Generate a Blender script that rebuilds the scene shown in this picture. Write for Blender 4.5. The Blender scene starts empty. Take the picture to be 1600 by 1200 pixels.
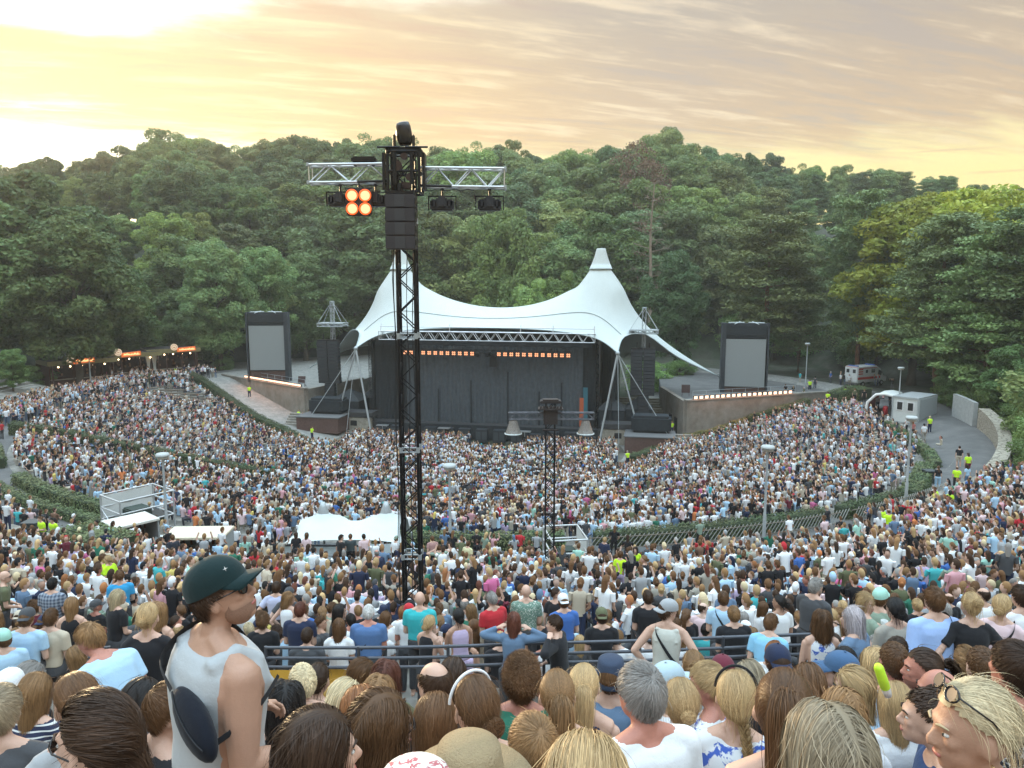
import bpy, bmesh, math, random
import numpy as np
from mathutils import Vector, Matrix
PI = math.pi
R = math.radians
random.seed(7)
rng = np.random.default_rng(11)
scene = bpy.context.scene
COL = scene.collection

# ------------------------------------------------------------------ camera, sky, sun, exposure
CAMZ = 20.0
PITCH = R(7.83)
FPX = 1200.0
cam_data = bpy.data.cameras.new('camera')
cam = bpy.data.objects.new('camera', cam_data)
COL.objects.link(cam)
cam.location = (0, 0, CAMZ)
cam.rotation_euler = (PI / 2 - PITCH, 0, 0)
cam_data.sensor_fit = 'HORIZONTAL'
cam_data.sensor_width = 36.0
cam_data.lens = 36.0 * FPX / 1600.0
cam_data.clip_start = 0.05
cam_data.clip_end = 6000
scene.camera = cam
scene.view_settings.view_transform = 'Standard'
scene.view_settings.look = 'None'
scene.view_settings.exposure = 0.0
scene.view_settings.gamma = 1.0

SUN_AZ = R(-33)     # measured from the view axis, towards the left
SUN_EL = R(7.5)
world = bpy.data.worlds.new('World')
scene.world = world
world.use_nodes = True


class NT:
    def __init__(s, tree):
        s.t = tree
        s.n = tree.nodes
        s.l = tree.links

    def add(s, typ, **kw):
        nd = s.n.new(typ)
        for k, v in kw.items():
            setattr(nd, k, v)
        return nd

    def put(s, nd, i, v):
        if v is None:
            return
        if hasattr(v, 'is_output') or isinstance(v, bpy.types.NodeSocket):
            s.l.new(v, nd.inputs[i])
        else:
            nd.inputs[i].default_value = v

    def math(s, op, a, b=None, c=None, clamp=False):
        nd = s.add('ShaderNodeMath', operation=op)
        nd.use_clamp = clamp
        s.put(nd, 0, a)
        s.put(nd, 1, b)
        s.put(nd, 2, c)
        return nd.outputs[0]

    def mix(s, f, a, b, mode='MIX'):
        nd = s.add('ShaderNodeMix', data_type='RGBA', blend_type=mode)
        s.put(nd, 0, f)
        for i, v in ((6, a), (7, b)):
            if isinstance(v, (tuple, list)):
                v = tuple(v)[:3] + (1,)
            s.put(nd, i, v)
        return nd.outputs[2]

    def ramp(s, f, stops, interp='LINEAR'):
        nd = s.add('ShaderNodeValToRGB')
        cr = nd.color_ramp
        cr.interpolation = interp
        while len(cr.elements) < len(stops):
            cr.elements.new(0.5)
        for e, (p, c) in zip(cr.elements, stops):
            e.position = p
            e.color = tuple(c)[:3] + (1,) if isinstance(c, (tuple, list)) else (c, c, c, 1)
        s.put(nd, 0, f)
        return nd.outputs[0]

    def noise(s, vec, scale, detail=4, rough=0.5, dist=0.0):
        nd = s.add('ShaderNodeTexNoise')
        if vec is not None:
            s.put(nd, 'Vector', vec)
        nd.inputs['Scale'].default_value = scale
        nd.inputs['Detail'].default_value = detail
        nd.inputs['Roughness'].default_value = rough
        nd.inputs['Distortion'].default_value = dist
        return nd.outputs[0]

    def smooth(s, x, a, b):
        nd = s.add('ShaderNodeMapRange', interpolation_type='SMOOTHSTEP')
        s.put(nd, 0, x)
        nd.inputs[1].default_value = a
        nd.inputs[2].default_value = b
        return nd.outputs[0]


def build_world():
    k = NT(world.node_tree)
    k.n.clear()
    out = k.add('ShaderNodeOutputWorld')
    sky = k.add('ShaderNodeTexSky', sky_type='NISHITA')
    sky.sun_disc = False
    sky.sun_elevation = SUN_EL
    sky.sun_rotation = SUN_AZ
    sky.air_density = 1.0
    sky.dust_density = 0.3
    bg1 = k.add('ShaderNodeBackground')
    bg1.inputs[1].default_value = 0.05
    k.l.new(sky.outputs[0], bg1.inputs[0])
    tc = k.add('ShaderNodeTexCoord')
    d = tc.outputs['Generated']
    sep = k.add('ShaderNodeSeparateXYZ')
    k.l.new(d, sep.inputs[0])
    x, y, z = sep.outputs
    zc = k.math('MAXIMUM', z, 0.0)
    # closeness to the sun's bearing
    sx, sy = math.sin(SUN_AZ), math.cos(SUN_AZ)
    ca = k.math('ADD', k.math('MULTIPLY', x, sx), k.math('MULTIPLY', y, sy))
    # clouds lie on a plane overhead
    den = k.math('ADD', zc, 0.10)
    cx = k.math('DIVIDE', x, den)
    cy = k.math('DIVIDE', y, den)
    cmb = k.add('ShaderNodeCombineXYZ')
    k.put(cmb, 0, k.math('MULTIPLY', cx, 0.50))
    k.put(cmb, 1, k.math('ADD', k.math('MULTIPLY', cy, 1.15), k.math('MULTIPLY', cx, -0.30)))
    n1 = k.noise(cmb.outputs[0], 0.9, 6, 0.55, 0.5)
    n2 = k.noise(cmb.outputs[0], 3.2, 7, 0.62, 0.4)
    n3 = k.noise(cmb.outputs[0], 8.0, 5, 0.6, 0.3)
    fib = k.add('ShaderNodeCombineXYZ')
    k.put(fib, 0, k.math('MULTIPLY', cx, 0.9))
    k.put(fib, 1, k.math('ADD', k.math('MULTIPLY', cy, 5.5), k.math('MULTIPLY', cx, -1.6)))
    n4 = k.noise(fib.outputs[0], 1.3, 6, 0.6, 0.5)
    # clear sky gradient : pale yellow at the rim, white glow round the sun
    base = k.ramp(zc, [(0.0, (0.95, 0.70, 0.26)), (0.12, (0.98, 0.78, 0.27)), (0.20, (0.99, 0.83, 0.40)),
                       (0.36, (0.97, 0.88, 0.74)), (0.60, (0.68, 0.87, 0.99)), (1.0, (0.60, 0.83, 1.03))])
    near = k.ramp(zc, [(0.0, (0.84, 0.50, 0.12)), (0.14, (0.84, 0.46, 0.10)), (0.24, (0.80, 0.48, 0.13)),
                       (0.36, (0.74, 0.55, 0.33)), (0.60, (0.58, 0.76, 0.88)), (1.0, (0.52, 0.74, 0.92))])
    far_ = k.ramp(zc, [(0.0, (0.74, 0.50, 0.17)), (0.14, (0.66, 0.41, 0.16)), (0.20, (0.54, 0.34, 0.17)),
                       (0.30, (0.44, 0.33, 0.23)), (0.42, (0.44, 0.37, 0.30)), (0.60, (0.58, 0.76, 0.88)), (1.0, (0.52, 0.74, 0.92))])
    away = k.smooth(ca, 0.97, 0.68)          # 0 near the sun's bearing, 1 towards the right of the photo
    cloudcol = k.mix(away, near, far_)
    cloudcol = k.mix(k.smooth(ca, 0.975, 1.0), cloudcol, (1.0, 0.82, 0.26))
    # one broad sheet whose soft edge runs from low left to high right
    edge = k.math('ADD', k.math('ADD', k.math('MULTIPLY', n1, 0.50), k.math('MULTIPLY', n2, 0.34)), k.math('MULTIPLY', k.smooth(ca, 1.0, 0.90), 0.42))
    edge = k.math('SUBTRACT', edge, k.math('MULTIPLY', k.smooth(zc, 0.24, 0.36), k.math('SUBTRACT', 0.34, k.math('MULTIPLY', away, 0.26))))
    band = k.math('MULTIPLY', k.smooth(zc, 0.15, 0.18), k.smooth(zc, 0.27, 0.235))
    edge = k.math('ADD', edge, k.math('MULTIPLY', band, 0.24))
    low = k.smooth(k.math('ADD', zc, k.math('MULTIPLY', k.math('SUBTRACT', n2, 0.5), 0.10)), 0.125, 0.175)
    cov = k.math('MULTIPLY', k.smooth(edge, 0.50, 0.68), low)
    streak = k.add('ShaderNodeCombineXYZ')
    k.put(streak, 0, k.math('MULTIPLY', x, 2.2))
    k.put(streak, 1, k.math('MULTIPLY', y, 2.2))
    k.put(streak, 2, k.math('MULTIPLY', z, 46.0))
    st = k.noise(streak.outputs[0], 1.5, 5, 0.55)
    cov2 = k.math('MULTIPLY', k.smooth(st, 0.58, 0.70), 0.65)
    cov = k.math('MAXIMUM', cov, cov2)
    tex = k.math('ADD', k.math('MULTIPLY', n4, 0.55), k.math('ADD', k.math('MULTIPLY', n2, 0.20), k.math('MULTIPLY', n3, 0.25)))
    lit = k.math('MULTIPLY', k.smooth(tex, 0.49, 0.63), 0.62)
    cloudcol = k.mix(lit, cloudcol, k.mix(away, (1.05, 0.80, 0.38), (0.92, 0.72, 0.46)))
    shade = k.math('MULTIPLY', k.smooth(tex, 0.50, 0.39), 0.50)
    cloudcol = k.mix(shade, cloudcol, k.mix(away, (0.74, 0.36, 0.12), (0.36, 0.28, 0.25)))
    col = k.mix(cov, base, cloudcol)
    # glow round the hidden sun
    gv = k.add('ShaderNodeCombineXYZ')
    sdir = (math.sin(SUN_AZ) * math.cos(R(14)), math.cos(SUN_AZ) * math.cos(R(14)), math.sin(R(14)))
    dot = k.add('ShaderNodeVectorMath', operation='DOT_PRODUCT')
    k.l.new(d, dot.inputs[0])
    dot.inputs[1].default_value = sdir
    g = dot.outputs['Value']
    glow = k.math('MULTIPLY', k.smooth(g, 0.84, 1.0), k.math('SUBTRACT', 0.9, k.math('MULTIPLY', cov, 0.80)))
    col = k.mix(glow, col, k.mix(1.0, col, (0.42, 0.40, 0.22), 'ADD'))
    hot = k.math('MULTIPLY', k.smooth(g, 0.93, 0.99), k.math('SUBTRACT', 1.0, k.math('MULTIPLY', cov, 0.97)))
    col = k.mix(hot, col, (1.5, 1.45, 1.25))
    # unseen high sky: cool brightness added beyond the sunset band, to light the crowd
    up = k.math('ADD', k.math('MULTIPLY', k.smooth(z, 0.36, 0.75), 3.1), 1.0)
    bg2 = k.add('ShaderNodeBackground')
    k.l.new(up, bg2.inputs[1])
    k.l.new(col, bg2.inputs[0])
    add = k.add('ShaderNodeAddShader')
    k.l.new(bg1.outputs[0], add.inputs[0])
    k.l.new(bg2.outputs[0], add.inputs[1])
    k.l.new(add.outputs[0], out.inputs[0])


build_world()
sun_data = bpy.data.lights.new('sun', 'SUN')
sun_data.energy = 4.5
sun_data.angle = R(0.6)
sun_data.color = (1.0, 0.72, 0.40)
sun = bpy.data.objects.new('sun', sun_data)
COL.objects.link(sun)
# light travels away from the sun's bearing
sdv = Vector((math.sin(SUN_AZ) * math.cos(SUN_EL), math.cos(SUN_AZ) * math.cos(SUN_EL), math.sin(SUN_EL)))
sun.rotation_euler = (sdv).to_track_quat('Z', 'Y').to_euler()

# ------------------------------------------------------------------ site geometry (metres)
CPX, CPY = -2.0, 88.0                       # centre of the seating arcs
AX = np.array([-0.194, -0.981])            # axis from the stage into the audience
SX, SY = -3.5, 94.0                         # middle of the stage front
EX = np.array([0.981, -0.194])
EY = np.array([0.194, 0.981])
STAGE_ROT = math.atan2(-0.194, 0.981)


def st(lx, ly, z=0.0):
    p = np.array([SX, SY]) + EX * lx + EY * ly
    return Vector((p[0], p[1], z))


PR = [(0, 0.0), (18, 0.15), (30, 1.8), (47.0, 5.35), (54.0, 5.6)]
PU = [(54.0, 5.6), (54.3, 6.7), (56.5, 7.1), (77.6, 13.4), (78.3, 13.9), (88.0, 18.35), (96, 21.8), (130, 26)]


def sstep(a, b, x):
    t = np.clip((x - a) / (b - a), 0, 1)
    return t * t * (3 - 2 * t)


def polar(x, y):
    dx = np.asarray(x, float) - CPX
    dy = np.asarray(y, float) - CPY
    r = np.hypot(dx, dy)
    ang = np.arctan2(dx * (-AX[1]) + dy * AX[0], dx * AX[0] + dy * AX[1])
    return r, np.degrees(ang)            # + = right hand side of the photo


def ground(x, y):
    r, a = polar(x, y)
    lo = np.interp(r, [p[0] for p in PR], [p[1] for p in PR])
    up = np.interp(r, [p[0] for p in PU], [p[1] for p in PU])
    back = 5.5 + np.clip(r - 66, 0, 48) * 0.56
    side = 5.6 + np.clip(r - 54, 0, 60) * 0.34
    wside = np.where(a < 0, sstep(86, 66, -a), sstep(105, 80, a))
    wood = side * wside + back * (1 - wside)
    wup = sstep(66, 61, a) * sstep(-92, -84, a)
    hi = up * wup + wood * (1 - wup)
    return np.where(r < 54.0, lo, hi)


def gz(x, y):
    return float(ground(x, y))


CP, SP = math.cos(PITCH), math.sin(PITCH)


def ray(u, v):
    a = (u - 800) / FPX
    b = -(v - 600) / FPX
    return np.array([a, CP + b * SP, -SP + b * CP])


def P(u, v, Y):
    d = ray(u, v)
    t = Y / d[1]
    return Vector((d[0] * t, Y, CAMZ + d[2] * t))


def G(u, v, up=0.0):
    """point of the ground (raised by up) seen in direction u, v"""
    d = ray(u, v)
    t = 1.5
    prev = t
    while t < 260:
        if CAMZ + d[2] * t < gz(d[0] * t, d[1] * t) + up:
            a, b = prev, t
            for _ in range(24):
                m = (a + b) / 2
                if CAMZ + d[2] * m < gz(d[0] * m, d[1] * m) + up:
                    b = m
                else:
                    a = m
            t = b
            return Vector((d[0] * t, d[1] * t, CAMZ + d[2] * t - up))
        prev = t
        t += 0.25
    return Vector((d[0] * t, d[1] * t, gz(d[0] * t, d[1] * t)))


def proj(x, y, z):
    """pixel of a world point (planning only)"""
    dz = z - CAMZ
    f = y * CP - dz * SP
    up = y * SP + dz * CP
    return 800 + FPX * x / f, 600 - FPX * up / f


# ------------------------------------------------------------------ materials
MATS = {}


def mat(name, col=(0.5, 0.5, 0.5), rough=0.7, metal=0.0, var=0.12, scale=6.0, bump=0.0, objcol=False, attr=None,
        spec=0.5, col2=None, trans=0.0, coords='Object', bscale=None, sheen=0.0, rand=0.0, emit=None):
    if name in MATS:
        return MATS[name]
    m = bpy.data.materials.new(name)
    m.use_nodes = True
    k = NT(m.node_tree)
    bs = k.n['Principled BSDF']
    tc = k.add('ShaderNodeTexCoord')
    vec = tc.outputs[coords]
    if objcol:
        oi = k.add('ShaderNodeObjectInfo')
        base = oi.outputs['Color']
    elif attr:
        at = k.add('ShaderNodeAttribute', attribute_name=attr)
        base = at.outputs['Color']
    else:
        rgb = k.add('ShaderNodeRGB')
        rgb.outputs[0].default_value = tuple(col) + (1,)
        base = rgb.outputs[0]
    n = k.noise(vec, scale, 6, 0.6)
    if col2 is not None:
        base = k.mix(k.smooth(n, 0.35, 0.65), base, col2)
    if rand:
        oi = k.add('ShaderNodeObjectInfo')
        f = k.math('ADD', k.math('MULTIPLY', oi.outputs['Random'], 2 * rand), 1 - rand)
        base = k.mix(1.0, base, f, 'MULTIPLY')
    if var:
        n2 = k.noise(vec, scale * 3.1, 5, 0.65)
        f = k.math('ADD', k.math('MULTIPLY', k.math('SUBTRACT', n2, 0.5), 4 * var), 1.0)
        base = k.mix(1.0, base, f, 'MULTIPLY')
    k.l.new(base, bs.inputs['Base Color'])
    bs.inputs['Roughness'].default_value = rough
    bs.inputs['Metallic'].default_value = metal
    bs.inputs['Specular IOR Level'].default_value = spec
    if sheen:
        bs.inputs['Sheen Weight'].default_value = sheen
    if emit:
        bs.inputs['Emission Color'].default_value = tuple(emit[:3]) + (1,)
        bs.inputs['Emission Strength'].default_value = emit[3]
    if bump:
        b = k.add('ShaderNodeBump')
        b.inputs['Strength'].default_value = min(1.0, bump)
        b.inputs['Distance'].default_value = 0.02 if bump <= 1 else 0.02 * bump
        nb = k.noise(vec, bscale or scale * 5, 6, 0.65)
        k.l.new(nb, b.inputs['Height'])
        k.l.new(b.outputs[0], bs.inputs['Normal'])
    if trans:
        tr = k.add('ShaderNodeBsdfTranslucent')
        k.l.new(base, tr.inputs[0])
        mx = k.add('ShaderNodeMixShader')
        mx.inputs[0].default_value = trans
        out = k.n['Material Output']
        k.l.new(bs.outputs[0], mx.inputs[1])
        k.l.new(tr.outputs[0], mx.inputs[2])
        k.l.new(mx.outputs[0], out.inputs[0])
    MATS[name] = m
    return m


def emat(name, col, strength):
    if name in MATS:
        return MATS[name]
    m = bpy.data.materials.new(name)
    m.use_nodes = True
    bs = m.node_tree.nodes['Principled BSDF']
    bs.inputs['Base Color'].default_value = (0.02, 0.02, 0.02, 1)
    bs.inputs['Emission Color'].default_value = tuple(col) + (1,)
    bs.inputs['Emission Strength'].default_value = strength
    MATS[name] = m
    return m


# ------------------------------------------------------------------ mesh helpers
class MB:
    """collects shapes and links them as one mesh object"""

    def __init__(s):
        s.v, s.f, s.sm = [], [], []

    def add(s, vs, fs, smooth=False):
        o = len(s.v)
        s.v += [tuple(p) for p in vs]
        s.f += [tuple(i + o for i in f) for f in fs]
        s.sm += [smooth] * len(fs)
        return s

    def box(s, c, size, rz=0.0, bev=0.0, rot=None):
        hx, hy, hz = size[0] / 2, size[1] / 2, size[2] / 2
        M = rot if rot is not None else Matrix.Rotation(rz, 3, 'Z')
        c = Vector(c)
        if bev > 0:
            bm = bmesh.new()
            bmesh.ops.create_cube(bm, size=1)
            for v in bm.verts:
                v.co = Vector((v.co.x * size[0], v.co.y * size[1], v.co.z * size[2]))
            bmesh.ops.bevel(bm, geom=bm.edges[:], offset=min(bev, hx * .9, hy * .9, hz * .9), segments=2, affect='EDGES')
            bm.verts.index_update()
            s.add([c + M @ v.co for v in bm.verts], [[v.index for v in f.verts] for f in bm.faces], False)
            bm.free()
            return s
        vs = [c + M @ Vector((x, y, z)) for z in (-hz, hz) for y in (-hy, hy) for x in (-hx, hx)]
        s.add(vs, [(0, 2, 3, 1), (4, 5, 7, 6), (0, 1, 5, 4), (2, 6, 7, 3), (0, 4, 6, 2), (1, 3, 7, 5)])
        return s

    def bar(s, a, b, r, r2=None, n=8, caps=True):
        a, b = Vector(a), Vector(b)
        r2 = r if r2 is None else r2
        d = (b - a)
        if d.length < 1e-6:
            return s
        q = d.to_track_quat('Z', 'Y').to_matrix()
        vs = []
        for c, rr in ((a, r), (b, r2)):
            for i in range(n):
                t = 2 * PI * i / n
                vs.append(c + q @ Vector((math.cos(t) * rr, math.sin(t) * rr, 0)))
        s.add(vs, [(i, (i + 1) % n, n + (i + 1) % n, n + i) for i in range(n)], n > 5)
        if caps:
            s.add(vs, [tuple(range(n - 1, -1, -1)), tuple(range(n, 2 * n))])
        return s

    def tube(s, pts, rs, n=8, close=True):
        pts = [Vector(p) for p in pts]
        if not isinstance(rs, (list, tuple)):
            rs = [rs] * len(pts)
        vs = []
        for k, p in enumerate(pts):
            d = (pts[min(k + 1, len(pts) - 1)] - pts[max(k - 1, 0)])
            q = d.to_track_quat('Z', 'Y').to_matrix()
            for i in range(n):
                t = 2 * PI * i / n
                vs.append(p + q @ Vector((math.cos(t) * rs[k], math.sin(t) * rs[k], 0)))
        fs = []
        for k in range(len(pts) - 1):
            for i in range(n):
                j = (i + 1) % n
                fs.append((k * n + i, k * n + j, (k + 1) * n + j, (k + 1) * n + i))
        s.add(vs, fs, True)
        if close:
            m = (len(pts) - 1) * n
            s.add(vs, [tuple(range(n - 1, -1, -1)), tuple(range(m, m + n))])
        return s

    def lathe(s, prof, c=(0, 0, 0), n=24, rot=None, smooth=True):
        c = Vector(c)
        vs, fs = [], []
        for r_, z_ in prof:
            for i in range(n):
                t = 2 * PI * i / n
                p = Vector((math.cos(t) * r_, math.sin(t) * r_, z_))
                vs.append(c + (rot @ p if rot is not None else p))
        for k in range(len(prof) - 1):
            for i in range(n):
                j = (i + 1) % n
                fs.append((k * n + i, k * n + j, (k + 1) * n + j, (k + 1) * n + i))
        s.add(vs, fs, smooth)
        return s

    def prism(s, poly, z0, z1):
        n = len(poly)
        z0s = z0 if isinstance(z0, (list, tuple)) else [z0] * n
        z1s = z1 if isinstance(z1, (list, tuple)) else [z1] * n
        vs = [(p[0], p[1], z) for p, z in zip(poly, z0s)] + [(p[0], p[1], z) for p, z in zip(poly, z1s)]
        fs = [tuple(range(n - 1, -1, -1)), tuple(range(n, 2 * n))]
        fs += [(i, (i + 1) % n, n + (i + 1) % n, n + i) for i in range(n)]
        return s.add(vs, fs)

    def grid(s, rows, smooth=True):
        m, n = len(rows), len(rows[0])
        vs = [p for r_ in rows for p in r_]
        fs = [(i * n + j, i * n + j + 1, (i + 1) * n + j + 1, (i + 1) * n + j) for i in range(m - 1) for j in range(n - 1)]
        return s.add(vs, fs, smooth)

    def ball(s, c, r, n=12, m=8):
        c = Vector(c)
        rx, ry, rz = (r, r, r) if not isinstance(r, (tuple, list)) else r
        vs = []
        for k in range(m + 1):
            ph = PI * k / m
            for i in range(n):
                t = 2 * PI * i / n
                vs.append(c + Vector((rx * math.sin(ph) * math.cos(t), ry * math.sin(ph) * math.sin(t), rz * math.cos(ph))))
        fs = []
        for k in range(m):
            for i in range(n):
                j = (i + 1) % n
                if k == 0:
                    fs.append((i, (k + 1) * n + i, (k + 1) * n + j))
                elif k == m - 1:
                    fs.append((k * n + i, (k + 1) * n + i, k * n + j))
                else:
                    fs.append((k * n + i, (k + 1) * n + i, (k + 1) * n + j, k * n + j))
        return s.add(vs, fs, True)

    def build(s, name, m, parent=None, loc=None, rz=0.0):
        me = bpy.data.meshes.new(name)
        me.from_pydata(s.v, [], s.f)
        me.polygons.foreach_set('use_smooth', s.sm)
        me.materials.append(m)
        me.update()
        o = bpy.data.objects.new(name, me)
        COL.objects.link(o)
        if parent:
            o.parent = parent
        if loc is not None:
            o.location = loc
            o.rotation_euler = (0, 0, rz)
        return o


def np_mesh(name, V, F, m, parent=None, smooth=False, nv=4):
    """V (n,3), F (m,nv) numpy"""
    me = bpy.data.meshes.new(name)
    V = np.asarray(V, np.float32)
    F = np.asarray(F, np.int32)
    me.vertices.add(len(V))
    me.vertices.foreach_set('co', V.ravel())
    me.loops.add(F.size)
    me.loops.foreach_set('vertex_index', F.ravel())
    me.polygons.add(len(F))
    me.polygons.foreach_set('loop_start', np.arange(len(F), dtype=np.int32) * F.shape[1])
    me.polygons.foreach_set('use_smooth', np.full(len(F), smooth))
    me.update(calc_edges=True)
    if m:
        me.materials.append(m)
    o = bpy.data.objects.new(name, me)
    COL.objects.link(o)
    if parent:
        o.parent = parent
    return o


def tag(o, label=None, cat=None, group=None, kind=None):
    if label:
        o['label'] = label
    if cat:
        o['category'] = cat
    if group:
        o['group'] = group
    if kind:
        o['kind'] = kind
    return o


def empty(name, loc=(0, 0, 0), rz=0.0, label=None, cat=None, group=None):
    o = bpy.data.objects.new(name, None)
    COL.objects.link(o)
    o.location = loc
    o.rotation_euler = (0, 0, rz)
    o.empty_display_size = 0.2
    return tag(o, label, cat, group)


def dup(root, loc=None, rz=None, label=None, scale=None, group=None):
    r = root.copy()
    COL.objects.link(r)
    if loc is not None:
        r.location = loc
    if rz is not None:
        r.rotation_euler = (0, 0, rz)
    if scale is not None:
        r.scale = (scale,) * 3 if not isinstance(scale, (tuple, list)) else scale
    if label:
        r['label'] = label
    if group:
        r['group'] = group
    for ch in KIDS(root):
        c = ch.copy()
        COL.objects.link(c)
        c.parent = r
        for g in KIDS(ch):
            d = g.copy()
            COL.objects.link(d)
            d.parent = c
    return r


_O = ('first second third fourth fifth sixth seventh eighth ninth tenth eleventh twelfth thirteenth fourteenth fifteenth sixteenth '
      'seventeenth eighteenth nineteenth').split()
_T = {20: 'twenty', 30: 'thirty', 40: 'forty', 50: 'fifty', 60: 'sixty', 70: 'seventy', 80: 'eighty', 90: 'ninety'}


def ordw(k):
    if k < 20:
        return _O[k - 1]
    t = k // 10 * 10
    return _T[t][:-1] + 'ieth' if k == t else _T[t] + '-' + _O[k - t - 1]


def rank(i, n):
    if i <= n - 1 - i:
        return 'leftmost' if i == 0 else ordw(i + 1) + ' from left'
    return 'rightmost' if i == n - 1 else ordw(n - i) + ' from right'


def uniq(objs):
    """tell things with the same label apart by their order across the photo"""
    d = {}
    for o in objs:
        d.setdefault(o['label'], []).append(o)
    for lab, os_ in d.items():
        if len(os_) < 2:
            continue
        os_.sort(key=lambda o: proj(*o.location)[0])
        n = len(os_)
        for i, o in enumerate(os_):
            o['label'] = '%s %s' % (rank(i, n), lab)


def KIDS(o):
    return list(o.children)


BLACK = mat('black_steel', (0.018, 0.018, 0.02), 0.45, 0.6, 0.25, 8)
ALU = mat('aluminium', (0.62, 0.63, 0.64), 0.35, 0.85, 0.08, 10)
GALV = mat('galvanised_steel', (0.42, 0.45, 0.46), 0.5, 0.5, 0.15, 7)
DARKCLOTH = mat('black_drape', (0.028, 0.033, 0.038), 0.95, 0, 0.3, 1.2, spec=0.2)
SPEAKER = mat('speaker_black', (0.022, 0.026, 0.032), 0.7, 0, 0.2, 5)
WHITE_PVC = mat('white_membrane', (0.55, 0.59, 0.57), 0.55, 0, 0.03, 0.35, spec=0.3)
CONC = mat('concrete', (0.30, 0.27, 0.23), 0.9, 0, 0.22, 0.7, bump=0.6, col2=(0.20, 0.185, 0.16))
# ------------------------------------------------------------------ ground, seating steps, paths
def ground_mat():
    m = mat('earth_and_scrub', (0.085, 0.08, 0.06), 0.95, 0, 0.35, 0.35, bump=1.0, col2=(0.045, 0.06, 0.03))
    return m


def build_ground():
    rs = list(np.concatenate([np.arange(0, 54, 2.0), [53.9, 54.0, 54.4, 56.5], np.arange(58, 77.6, 2), [77.6, 78.3],
                              np.arange(80, 130, 2.5), [140, 160, 190, 240, 320, 450, 700, 1100, 1800, 3000]]))
    rs[0] = 0.01
    th = np.radians(np.arange(0, 361, 2.0))
    rows = []
    ax = math.atan2(AX[1], AX[0])
    for r_ in rs:
        x = CPX + r_ * np.cos(th)
        y = CPY + r_ * np.sin(th)
        z = ground(x, y) - 0.25
        rows.append([(a, b, c) for a, b, c in zip(x, y, z)])
    o = MB().grid(rows).build('ground', ground_mat())
    tag(o, kind='structure')


build_ground()


def ang_pt(r_, deg):
    """point at radius r_, angle deg from the audience axis (+ = right of photo)"""
    t = math.radians(deg)
    # unit axis and its right-hand normal seen from the camera
    n = np.array([-AX[1], AX[0]])
    v = AX * math.cos(t) + n * math.sin(t)
    return CPX + v[0] * r_, CPY + v[1] * r_


def a_right(r_):
    return float(np.interp(r_, [14, 16, 21.5, 31, 44, 47.5], [77, 77, 101, 111, 112, 112]))


def a_left(r_):
    return float(np.interp(r_, [18, 20.5, 33, 51], [-74, -72, -94, -105]))


def r_walk(a):
    """inner edge of the walkway: it swings inwards on the right"""
    return float(np.interp(a, [50, 63, 112], [47.5, 44.6, 43.6]))


def build_steps(name, r0, r1, a0, a1, tread, m):
    """real stepped terraces, one tread per seat row"""
    b = MB()
    k = 0
    r_ = r0
    rows = []
    while r_ < r1 - 1e-3:
        rn = min(r1, r_ + tread)
        mx, my = ang_pt((r_ + rn) / 2, 0)
        z = gz(mx, my) + 0.02
        for rr in (r_ + 0.001, rn):
            rows.append([(*ang_pt(rr, a), z) for a in np.linspace(a0(rr) if callable(a0) else a0, a1(rr) if callable(a1) else a1, 130)])
        r_ = rn
    b.grid(rows, smooth=False)
    o = b.build(name, m)
    tag(o, kind='structure')
    return o


STEP = mat('worn_stone_steps', (0.27, 0.25, 0.22), 0.92, 0, 0.25, 0.8, bump=0.5, col2=(0.17, 0.16, 0.14))
build_steps('seating_steps', 24, 47.5, a_left, a_right, 0.94, STEP)
build_steps('seating_steps', 55.4, 94, -84, 61, 0.9, STEP)

ASPH = mat('grey_asphalt', (0.135, 0.13, 0.125), 0.9, 0, 0.16, 0.5, bump=0.4, col2=(0.10, 0.098, 0.095))
GRAVEL = mat('pale_gravel', (0.27, 0.26, 0.235), 0.95, 0, 0.30, 1.1, bump=0.8, col2=(0.20, 0.195, 0.18))
SAND = mat('trodden_sand', (0.16, 0.145, 0.115), 0.95, 0, 0.25, 0.6, bump=0.6, col2=(0.11, 0.10, 0.08))


def ring_path(name, r0, r1, a0, a1, dz, m, nr=3):
    rows = []
    for rr in np.linspace(r0, r1, nr):
        row = []
        for a in np.linspace(a0(rr) if callable(a0) else a0, a1(rr) if callable(a1) else a1, 130):
            x, y = ang_pt(rr, a)
            row.append((x, y, gz(x, y) + dz))
        rows.append(row)
    o = MB().grid(rows).build(name, m)
    tag(o, kind='structure')


ring_path('ring_path', 47.5, 53.95, -118, 112, 0.05, ASPH, 6)
ring_path('promenade', 54.35, 56.6, -84, 61, 0.06, STEP, 4)
ring_path('gravel_ramp', 15, 50, a_right, 150, 0.05, GRAVEL, 24)
ring_path('gravel_ramp', 16, 52, -150, a_left, 0.055, GRAVEL, 24)
ring_path('arena_floor', 0.5, 24.05, -120, 120, 0.04, SAND, 8)


# -- raised side terraces behind the retaining walls
TZ = 5.2
for s in (-1, 1):
    ang = [(24.5, 1.6), (41.5, 11.8), (60, 20), (74, 34), (70, 60), (20, 60), (21.5, 14)]
    poly = [st(s * a, b_) for a, b_ in ang]
    if s < 0:
        poly = poly[::-1]
    o = MB().prism([(p.x, p.y) for p in poly], -0.5, TZ + (0.0 if s > 0 else 0.1)).build('side_terrace', GRAVEL if s < 0 else ASPH)
    tag(o, kind='structure')


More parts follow.
